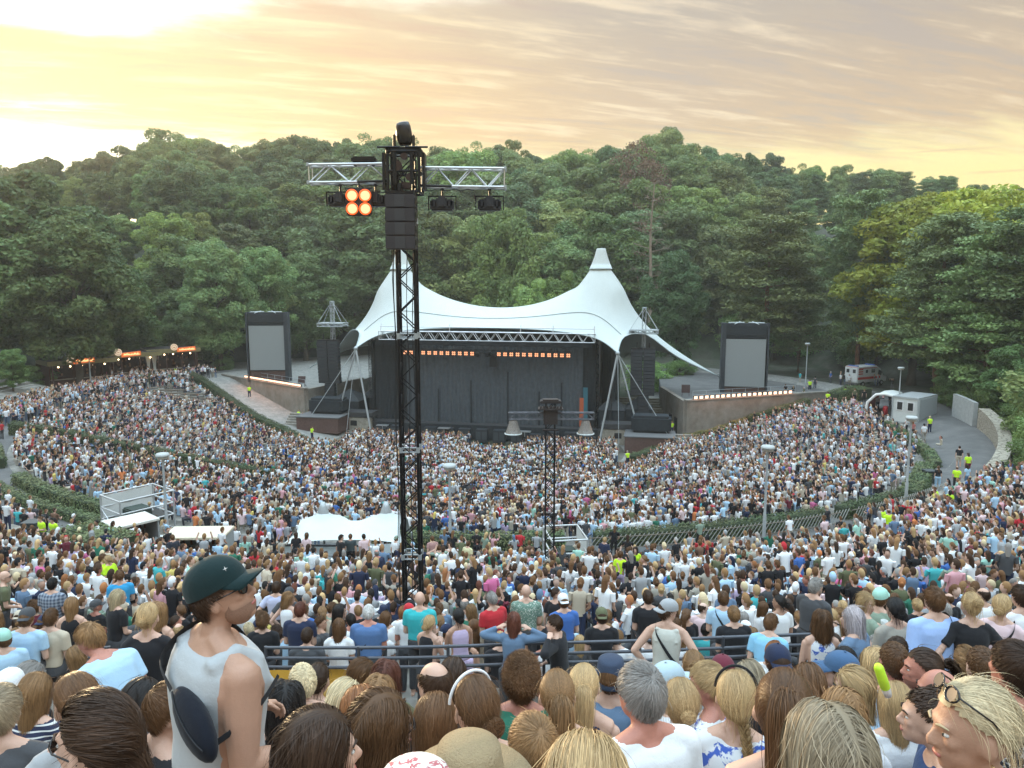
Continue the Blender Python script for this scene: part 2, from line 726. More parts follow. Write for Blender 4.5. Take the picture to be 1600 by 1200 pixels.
def wall_line(name, pts, z0, z1, th, m, label, cat='wall', cap=0.0, group=None):
    b = MB()
    for (a, c, za, zb, ya, yb) in [(pts[i], pts[i + 1], z0[i], z0[i + 1], z1[i], z1[i + 1]) for i in range(len(pts) - 1)]:
        a, c = Vector((a[0], a[1], 0)), Vector((c[0], c[1], 0))
        d = (c - a).normalized()
        n = Vector((-d.y, d.x, 0)) * th / 2
        vs = [a - n, c - n, c + n, a + n]
        zz = [za, zb, zb, za]
        zt = [ya, yb, yb, ya]
        b.prism([(p.x, p.y) for p in vs], zz, zt)
    o = b.build(name, m)
    tag(o, label, cat, group)
    return o


rows = []
for t in np.linspace(0, 1, 8):
    row = []
    for a in np.linspace(44, 112, 60):
        rr = r_walk(a) + (54.0 - r_walk(a)) * t
        x, y = ang_pt(rr, a)
        row.append((x, y, gz(x, y) + 0.13))
    rows.append(row)
tag(MB().grid(rows).build('walkway', ASPH), kind='structure')
# ------------------------------------------------------------------ trees
LEAF = {}


def leaf_mat(name, c1, c2, trans=0.3):
    m = bpy.data.materials.new(name)
    m.use_nodes = True
    k = NT(m.node_tree)
    bs = k.n['Principled BSDF']
    oi = k.add('ShaderNodeObjectInfo')
    tc = k.add('ShaderNodeTexCoord')
    n = k.noise(tc.outputs['Object'], 0.45, 4, 0.6)
    n2 = k.noise(tc.outputs['Object'], 3.0, 4, 0.7)
    base = k.mix(k.smooth(n, 0.36, 0.64), c1, c2)
    f = k.math('ADD', k.math('MULTIPLY', oi.outputs['Random'], 0.65), 0.72)
    base = k.mix(1.0, base, f, 'MULTIPLY')
    f2 = k.math('ADD', k.math('MULTIPLY', n2, 1.7), 0.45)
    base = k.mix(1.0, base, f2, 'MULTIPLY')
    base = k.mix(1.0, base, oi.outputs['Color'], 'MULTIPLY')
    k.l.new(base, bs.inputs['Base Color'])
    bs.inputs['Roughness'].default_value = 0.6
    bs.inputs['Specular IOR Level'].default_value = 0.3
    tr = k.add('ShaderNodeBsdfTranslucent')
    k.l.new(base, tr.inputs[0])
    mx = k.add('ShaderNodeMixShader')
    mx.inputs[0].default_value = trans
    k.l.new(bs.outputs[0], mx.inputs[1])
    k.l.new(tr.outputs[0], mx.inputs[2])
    k.l.new(mx.outputs[0], k.n['Material Output'].inputs[0])
    return m


LM_BROAD = leaf_mat('broad_leaves', (0.185, 0.225, 0.080), (0.125, 0.180, 0.070))
LM_DARK = leaf_mat('dark_leaves', (0.125, 0.175, 0.075), (0.10, 0.145, 0.062))
LM_LIGHT = leaf_mat('light_leaves', (0.20, 0.235, 0.07), (0.14, 0.18, 0.065), 0.3)
LM_PINE = leaf_mat('pine_needles', (0.155, 0.195, 0.08), (0.115, 0.155, 0.075), 0.1)
LM_BROWN = leaf_mat('withered_leaves', (0.17, 0.10, 0.06), (0.13, 0.09, 0.06), 0.2)
BARK = mat('grey_brown_bark', (0.10, 0.08, 0.06), 0.95, 0, 0.3, 3, bump=1.0)
BARKPINE = mat('reddish_pine_bark', (0.24, 0.115, 0.06), 0.95, 0, 0.35, 3, bump=1.0, col2=(0.12, 0.075, 0.05))
BARKDEAD = mat('bleached_dead_wood', (0.26, 0.20, 0.15), 0.95, 0, 0.2, 3)


def leaf_quads(cen, nrm, size, r_):
    """cen,nrm (n,3) -> quads"""
    n = len(cen)
    a = r_.normal(size=(n, 3))
    t = np.cross(nrm, a)
    t /= np.linalg.norm(t, axis=1)[:, None] + 1e-9
    b = np.cross(nrm, t)
    sz = size * (0.6 + 0.9 * r_.random((n, 1)))
    t = t * sz
    b = b * sz * 0.6
    bend = nrm * sz * 0.25
    V = np.stack([cen - t, cen - b + bend * 0.4, cen + t, cen + b + bend * 0.4], 1).reshape(-1, 3)
    F = np.arange(4 * n).reshape(-1, 4)
    return V, F


def crown_broad(seed, n_clump=170, per=210, rx=5.4, rz=9.3, zc=12.4, leaf=0.21, flat=1.0, low=-1.1):
    r_ = np.random.default_rng(seed)
    C, N = [], []
    for i in range(n_clump):
        # clump centres crowd towards the outer shell
        while True:
            d = r_.normal(size=3)
            d /= np.linalg.norm(d)
            if d[2] > low:
                break
        k = 0.35 + 0.65 * r_.random() ** 0.55
        lob = 1 + 0.22 * math.sin(3 * math.atan2(d[1], d[0]) + seed) + 0.14 * math.sin(5 * d[2] + seed * 2)
        c = np.array([d[0] * rx * k * lob, d[1] * rx * k * lob, zc + d[2] * rz * k])
        cr = (0.7 + 0.85 * r_.random()) * flat
        m = int(per * cr * cr)
        q = r_.normal(size=(m, 3))
        q /= np.linalg.norm(q, axis=1)[:, None]
        q[:, 2] = np.where((q[:, 2] < -0.5) & (r_.random(m) < 0.6), -q[:, 2] * 0.6, q[:, 2])
        rad = cr * (0.75 + 0.35 * r_.random((m, 1)))
        pts = c + q * rad * np.array([1.1, 1.1, 0.85])
        nn = q * 0.8 + np.array([0, 0, 0.35]) + r_.normal(size=(m, 3)) * 0.6
        nn /= np.linalg.norm(nn, axis=1)[:, None]
        C.append(pts)
        N.append(nn)
    return leaf_quads(np.concatenate(C), np.concatenate(N), leaf, r_)


def trunk_mb(h, r0, limbs, r_, base=0.0, lean=0.0):
    b = MB()
    pts = []
    for k in range(7):
        t = k / 6
        pts.append((lean * t * t * h + r_.normal() * 0.12 * t, r_.normal() * 0.12 * t, base + h * t - (0.6 if k == 0 else 0)))
    b.tube(pts, [r0 * (1 - 0.75 * k / 6) * (1.35 if k == 0 else 1) for k in range(7)], 9)
    for (t, az, L, up) in limbs:
        i = t * 6
        k = int(min(5, i))
        f = i - k
        p = Vector(pts[k]).lerp(Vector(pts[k + 1]), f)
        d = Vector((math.cos(az), math.sin(az), up))
        q1 = p + d * L * 0.5 + Vector((0, 0, L * 0.05))
        q2 = p + d * L + Vector((0, 0, L * 0.16))
        rr = r0 * (1 - 0.72 * t) * 0.45
        b.tube([p, q1, q2], [rr, rr * 0.6, rr * 0.2], 6)
        for sgn in (-1, 1):
            a2 = az + sgn * 0.7
            b.tube([q1, q1 + Vector((math.cos(a2), math.sin(a2), up * 0.8)) * L * 0.45], [rr * 0.5, rr * 0.1], 5)
    return b


def make_broad(name, seed, mt, **kw):
    r_ = np.random.default_rng(seed)
    root = empty(name)
    V, F = crown_broad(seed, **kw)
    np_mesh('crown', V, F, mt, root)
    zc, rz = kw.get('zc', 12.4), kw.get('rz', 9.3)
    limbs = [(0.45 + 0.5 * r_.random(), r_.random() * 6.28, kw.get('rx', 5.2) * (0.5 + 0.35 * r_.random()), 0.4 + 0.5 * r_.random())
             for _ in range(11)]
    trunk_mb(zc + rz * 0.35, 0.42, limbs, r_).build('trunk', BARK, root)
    return root


def make_pine(name, seed, h=20.0, bare=0.28, spread=4.2, dead=False, cone=0.0, flatk=0.55):
    r_ = np.random.default_rng(seed)
    root = empty(name)
    b = MB()
    pts = [(0.25 * math.sin(k * 0.9 + seed) * k / 7, 0.2 * math.cos(k * 1.3) * k / 7, h * k / 7 - (0.6 if k == 0 else 0)) for k in range(8)]
    r0 = 0.30
    b.tube(pts, [r0 * (1 - 0.8 * k / 7) for k in range(8)], 9)
    C, N = [], []
    nl = 38 if not dead else 26
    for i in range(nl):
        t = bare + (0.99 - bare) * (i + r_.random() * 0.8) / nl
        az = i * 2.4 + r_.normal() * 0.3
        prof = math.sin(PI * min(1, (1 - t) / (1 - bare) * 0.72 + 0.14)) ** 0.7
        if cone:
            prof = prof * (1 - cone) + cone * (1 - t) / (1 - bare) * 1.15
        L = spread * prof * (0.65 + 0.5 * r_.random())
        z = h * t
        k = t * 7
        kk = int(min(6, k))
        p = Vector(pts[kk]).lerp(Vector(pts[kk + 1]), k - kk)
        up = 0.12 + 0.35 * t - 0.1
        d = Vector((math.cos(az), math.sin(az), up))
        q1, q2 = p + d * L * 0.55, p + d * L + Vector((0, 0, L * 0.10))
        rr = 0.10 * (1.15 - t)
        b.tube([p, q1, q2], [rr, rr * 0.6, rr * 0.2], 5)
        if dead:
            for _ in range(7):
                s0 = p.lerp(q2, 0.35 + 0.65 * r_.random())
                b.tube([s0, s0 + Vector((r_.normal(), r_.normal(), r_.normal() * 0.5)) * 0.55], [0.03, 0.008], 4)
            if r_.random() < 0.5:
                continue
        for _ in range(7 if not dead else 2):
            f = 0.30 + 0.75 * r_.random()
            side = r_.normal() * 0.32 * L
            c = np.array(p + d * L * f) + np.array([-math.sin(az) * side, math.cos(az) * side, 0.15 + 0.2 * r_.random()])
            cr = 0.6 + 0.65 * r_.random()
            m = int(150 * cr) if not dead else 40
            q = r_.normal(size=(m, 3))
            q /= np.linalg.norm(q, axis=1)[:, None]
            q *= r_.random((m, 1)) ** 0.4
            C.append(c + q * cr * np.array([1.25, 1.25, flatk]))
            nn = q * 0.5 + np.array([0, 0, 0.35]) + r_.normal(size=(m, 3)) * 0.8
            nn /= np.linalg.norm(nn, axis=1)[:, None]
            N.append(nn)
    V, F = leaf_quads(np.concatenate(C), np.concatenate(N), 0.15 if not dead else 0.10, r_)
    # narrow the leaves into needle tufts
    np_mesh('crown', V, F, LM_BROWN if dead else LM_PINE, root)
    b.build('trunk', BARKDEAD if dead else BARKPINE, root)
    return root


TREES = []
TYPE = {}


def tree_lib():
    TYPE['broad0'] = (lambda: make_broad('broadleaf_tree', 1, LM_BROAD), 22.0)
    TYPE['broad1'] = (lambda: make_broad('broadleaf_tree', 2, LM_BROAD, n_clump=165, rx=6.0, rz=9.0, zc=12.4), 21.6)
    TYPE['broad2'] = (lambda: make_broad('broadleaf_tree', 3, LM_DARK, n_clump=145, rx=5.0, rz=9.6, zc=12.4), 22.3)
    TYPE['broad3'] = (lambda: make_broad('broadleaf_tree', 4, LM_DARK, n_clump=150, rx=5.6, rz=9.4, zc=12.4, leaf=0.24), 22.0)
    TYPE['light'] = (lambda: make_broad('pale_green_tree', 5, LM_LIGHT, n_clump=140, rx=5.1, rz=9.3, zc=12), 21.5)
    TYPE['airy'] = (lambda: make_broad('airy_broadleaf_tree', 6, LM_BROAD, n_clump=85, per=150, rx=5.4, rz=8.8, zc=13, leaf=0.19), 22.2)
    TYPE['pine'] = (lambda: make_pine('pine_tree', 7), 20.3)
    TYPE['pine2'] = (lambda: make_pine('pine_tree', 8, h=20, bare=0.2, spread=5.0, cone=0.55), 20.3)
    TYPE['dead'] = (lambda: make_pine('bare_dead_tree', 9, dead=True, spread=2.6, bare=0.35), 20.0)
    TYPE['brown'] = (lambda: make_broad('withered_tree', 10, LM_BROWN, n_clump=60, per=70, rx=4.2, rz=6.2, zc=15.5, leaf=0.15), 21.5)
    TYPE['bush'] = (lambda: make_broad('leafy_shrub', 12, LM_BROAD, n_clump=46, rx=1.9, rz=1.9, zc=2.0, leaf=0.075, flat=0.5, per=560), 3.9)


tree_lib()
PROTO = {}


def tree(kind, x, y, h, label, group, wide=1.0, tint=(1, 1, 1), rz=None, zoff=0.0):
    f, h0 = TYPE[kind]
    if kind not in PROTO:
        o = PROTO[kind] = f()
    else:
        o = dup(PROTO[kind])
    o.location = (x, y, gz(x, y) - 0.3 + zoff)
    s = h / h0
    o.scale = (s * wide, s * wide, s)
    o.rotation_euler = (0, 0, random.random() * 6.28 if rz is None else rz)
    cat = 'shrub' if kind == 'bush' else 'tree'
    tag(o, label, cat, group)
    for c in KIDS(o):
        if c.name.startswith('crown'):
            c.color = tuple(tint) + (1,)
    TREES.append(o)
    return o


SKY_U = [-200, 0, 60, 150, 210, 270, 330, 360, 400, 470, 550, 630, 740, 800, 870, 930, 990, 1040, 1100, 1200, 1270, 1330, 1400, 1460, 1520, 1600, 1800]
SKY_V = [262, 258, 248, 236, 222, 200, 212, 226, 214, 212, 204, 216, 216, 220, 240, 230, 226, 204, 232, 242, 262, 254, 266, 266, 288, 292, 296]


def plant_woods():
    r_ = random.Random(5)
    kinds = ['broad0', 'broad1', 'broad2', 'broad3', 'broad0', 'broad1', 'light']
    # (distance Y, skyline drop in photo rows, spacing)
    g = 'trees of the wooded hill behind the stage'
    rows = [(204, 2, 34, 'on the hill skyline'), (188, 14, 36, 'just under the hill skyline'), (176, 34, 44, 'below the hill skyline'),
            (162, 62, 58, 'high on the hill'), (148, 112, 58, 'halfway up the hill'),
            (134, 172, 66, 'low on the hill'), (124, 232, 74, 'at the hill foot')]
    for ri, (Y, drop, du, where) in enumerate(rows):
        u = -150 + (ri % 2) * du * 0.5
        while u < 1760:
            uu = u + r_.uniform(-0.25, 0.25) * du
            YY = Y + r_.uniform(-4, 4)
            v = np.interp(uu, SKY_U, SKY_V) + drop + (r_.uniform(-9, 12) if ri == 0 else r_.uniform(-18, 18))
            top = P(uu, v, YY)
            x = top.x
            base = gz(x, YY)
            h = top.z - base
            u += du
            if h < 9:
                continue
            h = min(h, 34)
            # keep the stage yard and the kiosk / ambulance yards open
            rr, aa = polar(x, YY)
            if rr < 58:
                continue
            kd = r_.choice(kinds)
            if ri == 0 and r_.random() < 0.25:
                kd = 'airy'
            if uu > 1180 and r_.random() < 0.25 and ri > 0:
                kd = 'pine'
            if ri >= 1 and r_.random() < 0.05:
                kd = 'pine2'
            side = 'left of the stage' if uu < 520 else ('right of the stage' if uu > 1060 else 'behind the stage')
            adj = {'light': 'yellow-green tree', 'broad0': 'mid-green rounded tree', 'broad1': 'wide mid-green tree',
                   'broad2': 'tall dark green tree', 'broad3': 'dark green rounded tree', 'airy': 'thin see-through tree',
                   'pine': 'layered pine', 'pine2': 'conical pine'}[kd]
            t = r_.uniform(0.85, 1.15)
            warm = 1.12 if (uu < 560 and ri < 3) else 1.0  # backlight of the low sun painted into the left skyline leaves
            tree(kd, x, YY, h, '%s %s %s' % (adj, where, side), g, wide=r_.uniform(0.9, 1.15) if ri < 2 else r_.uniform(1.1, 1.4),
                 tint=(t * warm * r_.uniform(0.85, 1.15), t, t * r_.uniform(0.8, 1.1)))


plant_woods()


def spot_tree(kind, u, vtop, Y, label, wide=1.0, tint=(1, 1, 1), group='trees at the edge of the arena', rz=None):
    top = P(u, vtop, Y)
    return tree(kind, top.x, Y, top.z - gz(top.x, Y) + 0.3, label, group, wide, tint, rz)


# the trees one can tell apart
spot_tree('broad3', 40, 270, 108, 'huge dark broadleaf tree at the left edge above the kiosks', 1.35, (0.9, 0.95, 0.8))
spot_tree('broad2', -60, 290, 100, 'dark broadleaf tree cut by the left edge of the picture', 1.4, (0.9, 0.95, 0.8))
spot_tree('broad0', 105, 330, 103, 'dark hazy green tree leaning over the leftmost kiosk', 1.2, (0.75, 0.8, 0.75))
spot_tree('light', 190, 415, 116, 'yellow-green drooping tree behind the middle kiosk', 1.05, (0.7, 0.9, 0.8))
spot_tree('broad1', 15, 545, 88, 'low dark shrubby tree in the lower left corner of the wood', 1.1, (0.7, 0.85, 0.75))
spot_tree('broad0', 335, 372, 121, 'mid-green tree with visible slim trunk between kiosks and left screen', 1.0, (0.95, 1.05, 1.1))
spot_tree('broad1', 400, 385, 128, 'broad green tree rising right behind the left screen', 1.0, (0.85, 1.0, 1.0))
spot_tree('light', 790, 318, 128, 'tall yellow-green tree right of the lighting tower behind the tent', 0.85, (0.9, 1.0, 1.0))
spot_tree('light', 835, 432, 118, 'small bright green tree peeping over the tent saddle', 0.8, (1.0, 1.15, 1.1))
spot_tree('light', 880, 420, 121, 'bright green tree left of the right tent peak', 0.75, (1.0, 1.15, 1.0))
spot_tree('brown', 1000, 228, 165, 'withered brown tree on the skyline above the right tent peak', 0.95)
spot_tree('dead', 1020, 285, 140, 'bare dead conifer with pale trunk right of the right tent peak', 1.0)
spot_tree('broad1', 1042, 206, 186, 'tallest skyline tree with sky glowing through its crown', 1.0)
spot_tree('broad2', 1060, 395, 124, 'dark green tree between the tent and the right screen', 1.0, (0.8, 0.95, 0.9))
spot_tree('pine', 1205, 345, 118, 'tall dark pine growing behind the right screen', 1.5, (1.0, 0.9, 0.75))
spot_tree('pine2', 1255, 420, 121, 'second pine to the right of the right screen', 1.3, (0.9, 0.9, 0.8))
spot_tree('pine', 1355, 312, 112, 'slim pine with bare leaning stems above the ambulance', 1.0, (0.9, 1.0, 0.95))
spot_tree('broad0', 1445, 300, 106, 'broadleaf tree tinted with golden sunlight, towering behind the ambulance', 1.25, (1.75, 1.45, 0.6))  # gold tint puts the low sun's light into the leaf colour
spot_tree('broad1', 1530, 290, 100, 'broadleaf tree tinted with golden sunlight, right of the ambulance', 1.2, (1.7, 1.45, 0.6))  # same low sunlight painted into this crown's tint
spot_tree('broad0', 1380, 400, 114, 'dark olive broadleaf tree just above the ambulance', 1.1, (1.0, 0.95, 0.6))
spot_tree('pine2', 1480, 340, 92, 'light green pine with sweeping tiers above the office container', 1.35, (1.1, 1.1, 0.95))
spot_tree('pine2', 1560, 372, 84, 'large pine with reddish trunk at the right edge', 1.55, (1.1, 1.25, 1.0))
spot_tree('pine', 1640, 330, 80, 'pine cut by the right edge of the picture', 1.5, (1.0, 1.1, 0.95))
spot_tree('broad2', 1500, 560, 84, 'leafy tree leaning over the curved stone wall', 1.3, (0.9, 1.0, 0.8))
spot_tree('broad3', 1590, 540, 74, 'dark leafy tree at the right edge above the crowd', 1.2, (0.85, 1.0, 0.8))
for i, (u, v) in enumerate([(40, 600), (75, 604), (1010, 570), (1060, 568), (290, 560), (350, 562)]):
    Yb = [98, 104, 116, 118, 124, 122][i]
    q = P(u, v, Yb)
    sc_ = max(2.2, q.z - gz(q.x, Yb) + 0.6)
    tree('bush', q.x, Yb, min(6.5, sc_), ['leafy shrub at the foot of the dark trees left of the kiosks',
         'low shrub at the edge of the yard behind the tent', 'undergrowth shrub between kiosks and left screen'][i // 2],
         'shrubs round the arena', 1.5, (0.8, 1, 0.8))
rr_ = random.Random(9)
for i in range(64):
    a = rr_.uniform(100, 260)
    rad = rr_.uniform(67, 74)
    if i >= 44:
        a = rr_.uniform(68, 98)
        rad = rr_.uniform(56, 64)
    x, y = ang_pt(rad, a if a < 180 else a - 360)
    w = 'behind the stage yard'
    if x < -30:
        w = 'behind the kiosks'
    elif x > 30:
        w = 'at the right woodland edge'
    tree('bush', x, y, rr_.uniform(4.5, 8.5), 'leafy undergrowth shrub ' + w, 'shrubs round the arena', rr_.uniform(1.1, 1.6),
         (rr_.uniform(0.7, 1.0), rr_.uniform(0.8, 1.0), 0.8))
uniq(TREES)
# ------------------------------------------------------------------ stage and its surroundings (local frame of the stage)
STONEB = mat('pale_stone_blocks', (0.36, 0.33, 0.27), 0.9, 0, 0.3, 1.6, bump=1.0, col2=(0.27, 0.245, 0.20))
WALLC = mat('weathered_wall_render', (0.25, 0.225, 0.19), 0.92, 0, 0.22, 0.45, bump=0.6, col2=(0.20, 0.165, 0.13))
DECKM = mat('stage_deck', (0.04, 0.04, 0.042), 0.8, 0, 0.2, 1.0)
RUST = mat('brown_cladding', (0.10, 0.055, 0.045), 0.85, 0, 0.3, 1.4)
DKGLASS = mat('dark_opening', (0.012, 0.013, 0.015), 0.6)


def truss(b, a, c, w, h, r=0.025, bay=None, up=(0, 0, 1), n=6, rd=None):
    """box truss from a to c, w wide, h high"""
    a, c = Vector(a), Vector(c)
    d = (c - a)
    L = d.length
    d.normalize()
    upv = Vector(up)
    s_ = d.cross(upv).normalized()
    upv = s_.cross(d).normalized()
    rd = rd or r * 0.6
    bay = bay or h
    nb = max(1, int(round(L / bay)))
    offs = [(-1, -1), (1, -1), (1, 1), (-1, 1)]

    def pt(k, o, t=None):
        return a + d * (L * k / nb) + s_ * (o[0] * w / 2) + upv * (o[1] * h / 2)
    for o in offs:
        b.bar(pt(0, o), pt(nb, o), r, n=n)
    for q in range(4):
        o1, o2 = offs[q], offs[(q + 1) % 4]
        for k in range(nb):
            if (k + q // 2) % 2 == 0:
                b.bar(pt(k, o1), pt(k + 1, o2), rd, n=4, caps=False)
            else:
                b.bar(pt(k, o2), pt(k + 1, o1), rd, n=4, caps=False)
        for k in (0, nb):
            b.bar(pt(k, o1), pt(k, o2), rd, n=4, caps=False)
    return b


mat('lamp_body_black', (0.030, 0.033, 0.042), 0.4, 0.3, 0.2, 8)
mat('pale_steel', (0.62, 0.68, 0.68), 0.5, 0.3)
# -------- retaining walls
for s, side in ((-1, 'left'), (1, 'right')):
    root = empty('retaining_wall', st(s * 24.5, 1.6, 0), STAGE_ROT,
                 'brown concrete retaining wall with a row of lights on top, %s of the stage' % side, 'wall',
                 'retaining walls beside the stage')
    b = MB()
    L = math.hypot(17, 10.2)
    a = math.atan2(10.2, 17) if s > 0 else PI - math.atan2(10.2, 17)
    rotm = Matrix.Rotation(a, 3, 'Z')
    Lx = 22.0
    c = rotm @ Vector((Lx / 2, 0, 0))
    ht = TZ + 0.25 + (0.1 if s < 0 else 0)
    b.box((c.x, c.y, ht / 2 - 0.2), (Lx, 0.5, ht + 0.4), rot=rotm)
    b.box((-s * 1.5, 6.2, ht / 2 - 0.2), (0.5, 12.6, ht + 0.39), rz=s * 0.23)
    b.build('wall', WALLC, root)
    cp = MB()
    cp.box((c.x, c.y, ht + 0.10), (Lx + 0.3, 0.66, 0.16), rot=rotm)
    cp.build('coping', CONC, root)
    for q in (3.2, 5.9):
        dd = MB().box((-s * (0.05 + q * 0.23) - s * 0.31, q, 1.25 + 0.35), (0.10, 1.15, 2.5), rz=s * 0.23)
        dd.build('door', DKGLASS, root)
    # thin guard rail above the lights
    g_ = MB()
    for k in range(9):
        p = rotm @ Vector((1.5 + k * 1.9, 0, 0))
        n_ = rotm @ Vector((0, -s * -0.9, 0))
        g_.bar((p.x + n_.x, p.y + n_.y, ht - 0.1), (p.x + n_.x, p.y + n_.y, ht + 1.0), 0.025, n=5)
    for hh in (0.5, 1.0):
        p, q = rotm @ Vector((1.5, s * 0.9, 0)), rotm @ Vector((1.5 + 8 * 1.9, s * 0.9, 0))
        g_.bar((p.x, p.y, ht + hh), (q.x, q.y, ht + hh), 0.022, n=5)
    g_.build('guard_rail', GALV, root)
    # row of lit blinder lamps
    lamp_on = emat('amber_lamp_lit', (1.0, 0.66, 0.46), 2.4)
    strip = empty('lamp_row', (st(s * 24.5, 1.6, ht + 0.18)), STAGE_ROT,
                  ('glowing orange strip of lamps along the left retaining wall' if s < 0 else
                   'row of separate glowing orange lamps along the right retaining wall'), 'stage lights',
                  'lamp rows on the retaining walls')
    nl = 19
    step = 14.6 / nl
    for k in range(nl):
        p = rotm @ Vector((0.8 + step * (k + 0.5), -s * 0.12, 0))
        w = 0.50 if s > 0 else 0.74
        hh = 0.34 if s > 0 else 0.24
        MB().box((p.x, p.y, 0.20), (w + 0.02, 0.18, hh + 0.06), rot=rotm, bev=0.02).build('lamp_housing', BLACK, strip)
        nn = rotm @ Vector((0, -s * 0.11, 0))
        MB().box((p.x + nn.x, p.y + nn.y, 0.20), (w - 0.03, 0.05, hh), rot=rotm, bev=0.02).build('lamp_face', lamp_on, strip)
    base = MB()
    p = rotm @ Vector((0.8 + 7.3, -s * 0.12, 0))
    base.box((p.x, p.y, 0.0), (14.8, 0.16, 0.05), rot=rotm).build('mounting_rail', BLACK, strip)
    warm = bpy.data.lights.new('lamp_row_glow', 'AREA')
    warm.shape = 'RECTANGLE'
    warm.size = 14.6
    warm.size_y = 0.3
    warm.energy = 230
    warm.color = (1.0, 0.36, 0.12)
    wl = bpy.data.objects.new('lamp_row_glow', warm)
    COL.objects.link(wl)
    wl.parent = strip
    nn = rotm @ Vector((0, -s * 0.35, 0))
    wl.location = (p.x + nn.x, p.y + nn.y, 0.35)
    nrm = rotm @ Vector((0, -s * 1.0, 0)) + Vector((0, 0, -1.2))
    wl.rotation_euler = (-nrm).to_track_quat('Z', 'Y').to_euler()

# -------- stage house : platform, drapes, side drapes
root = empty('stage', st(0, 0, 0), STAGE_ROT, 'dark concert stage with closed grey drapes under the white tent roof', 'stage')
b = MB()
b.box((0, 6.5, 0.85), (30.5, 12, 1.7))
b.build('platform', DECKM, root)
b = MB()
b.box((0, 0.43, 0.9), (28.2, 0.06, 1.75))
b.build('front_skirt', DARKCLOTH, root)


def drape(x0, x1, y, z0, z1, amp, wl, seed=0, tilt=0.0):
    r_ = np.random.default_rng(seed)
    n = max(8, int((x1 - x0) / 0.12))
    xs = np.linspace(x0, x1, n)
    rows = []
    ph = np.cumsum(r_.normal(size=n)) * 0.25
    for zi, z in enumerate(np.linspace(z0, z1, 14)):
        t = zi / 13
        a = amp * (1.25 - 0.6 * t)
        rows.append([(x, y + a * math.sin(x * 2 * PI / wl + ph[i] + 0.25 * t) + 0.15 * a * math.sin(7 * x + z) + tilt * (1 - t), z)
                     for i, x in enumerate(xs)])
    return rows


MB().grid(drape(-10.8, 12.0, 2.4, 1.7, 12.0, 0.09, 0.55, 1)).build('main_drape', mat('grey_drape', (0.075, 0.087, 0.098), 0.95, 0, 0.22, 0.7, spec=0.2), root)
for i, xx in enumerate((-6.5, -2.2, 2.6, 6.6, 9.4)):
    MB().grid(drape(xx - 0.10, xx + 0.10, 2.24, 1.7, 6.0 + (i % 3) * 1.2, 0.05, 0.3, i)).build('drape_fold', DARKCLOTH, root)
MB().grid(drape(-15.2, -10.8, 2.9, 1.7, 11.9, 0.06, 0.5, 2)).build('side_drape', DARKCLOTH, root)
MB().grid(drape(12.0, 13.6, 2.9, 1.7, 11.9, 0.06, 0.5, 3)).build('side_drape', DARKCLOTH, root)
MB().box((11.95, 1.9, 3.6), (0.5, 0.08, 3.6)).build('orange_screen_edge', mat('orange_screen', (0.45, 0.10, 0.035), 0.6), root)
MB().box((12.4, 1.94, 4.2), (0.55, 0.08, 5.0)).build('blue_screen_edge', mat('blue_screen', (0.03, 0.14, 0.18), 0.6), root)
# back wall / side shadow boxes
b = MB()
b.box((0, 12.6, 6.2), (31, 0.3, 12.4))
b.box((-15.6, 7.6, 6.0), (0.3, 9.6, 12.0))
b.box((15.8, 7.6, 6.0), (0.3, 9.6, 12.0))
b.build('back_wall', DARKCLOTH, root)
b = MB()
for x in (-15.3, -11.2, 13.8, 15.4):
    truss(b, (x, 1.6, 0), (x, 1.6, 12.4), 0.45, 0.45, 0.035, 0.6, up=(0, 1, 0))
b.build('roof_tower', BLACK, root)
b = MB()
truss(b, (-13.6, 0.6, 12.9), (13.6, 0.6, 12.9), 0.9, 1.05, 0.055, 0.72, n=6, rd=0.04)
for x in (-13.5, -4.5, 4.5, 8.5, 13.5):
    b.bar((x, 0.6, 13.4), (x, 0.9, 14.3), 0.06)
b.bar((-13.5, 0.5, 14.0), (13.5, 0.5, 14.0), 0.05)
b.build('roof_truss', ALU, root)
MB().box((-0.6, 1.0, 12.05), (27.6, 0.12, 0.75)).build('header_drape', DARKCLOTH, root)
b = MB()
truss(b, (-11.6, 0.9, 11.0), (10.6, 0.9, 11.0), 0.4, 0.4, 0.03, 0.5)
b.build('lamp_truss', BLACK, root)
b = MB()
for x in (0.3, 1.1, -1.0):
    b.box((x, 0.85, 10.6), (0.5, 0.5, 0.45), bev=0.05)
b.box((1.0, 1.0, 9.9), (0.9, 0.3, 1.5))
b.build('centre_fixture', BLACK, root)

for (x0, x1, n_, lab) in ((-10.3, -1.6, 12, 'row of orange blinder lamps hanging over the stage, left half'),
                          (1.8, 10.4, 12, 'row of orange blinder lamps hanging over the stage, right half')):
    lr = empty('lamp_bar', st(x0, 0.7, 10.75), STAGE_ROT, lab, 'stage lights', 'blinder lamps over the stage')
    for k in range(n_):
        x = (x1 - x0) * k / (n_ - 1)
        MB().box((x, 0, 0), (0.56, 0.16, 0.56), bev=0.04).build('lamp_housing', BLACK, lr)
        f_ = MB()
        for dx in (-.12, .12):
            for dz in (-.12, .12):
                f_.bar((x + dx, -0.08, dz), (x + dx, -0.11, dz), 0.11, n=10)
        f_.build('lamp_face', emat('blinder_lit', (1.0, 0.40, 0.19), 1.7), lr)
    MB().bar((-0.4, 0.0, 0.33), (x1 - x0 + 0.4, 0, 0.33), 0.03).build('pipe', BLACK, lr)

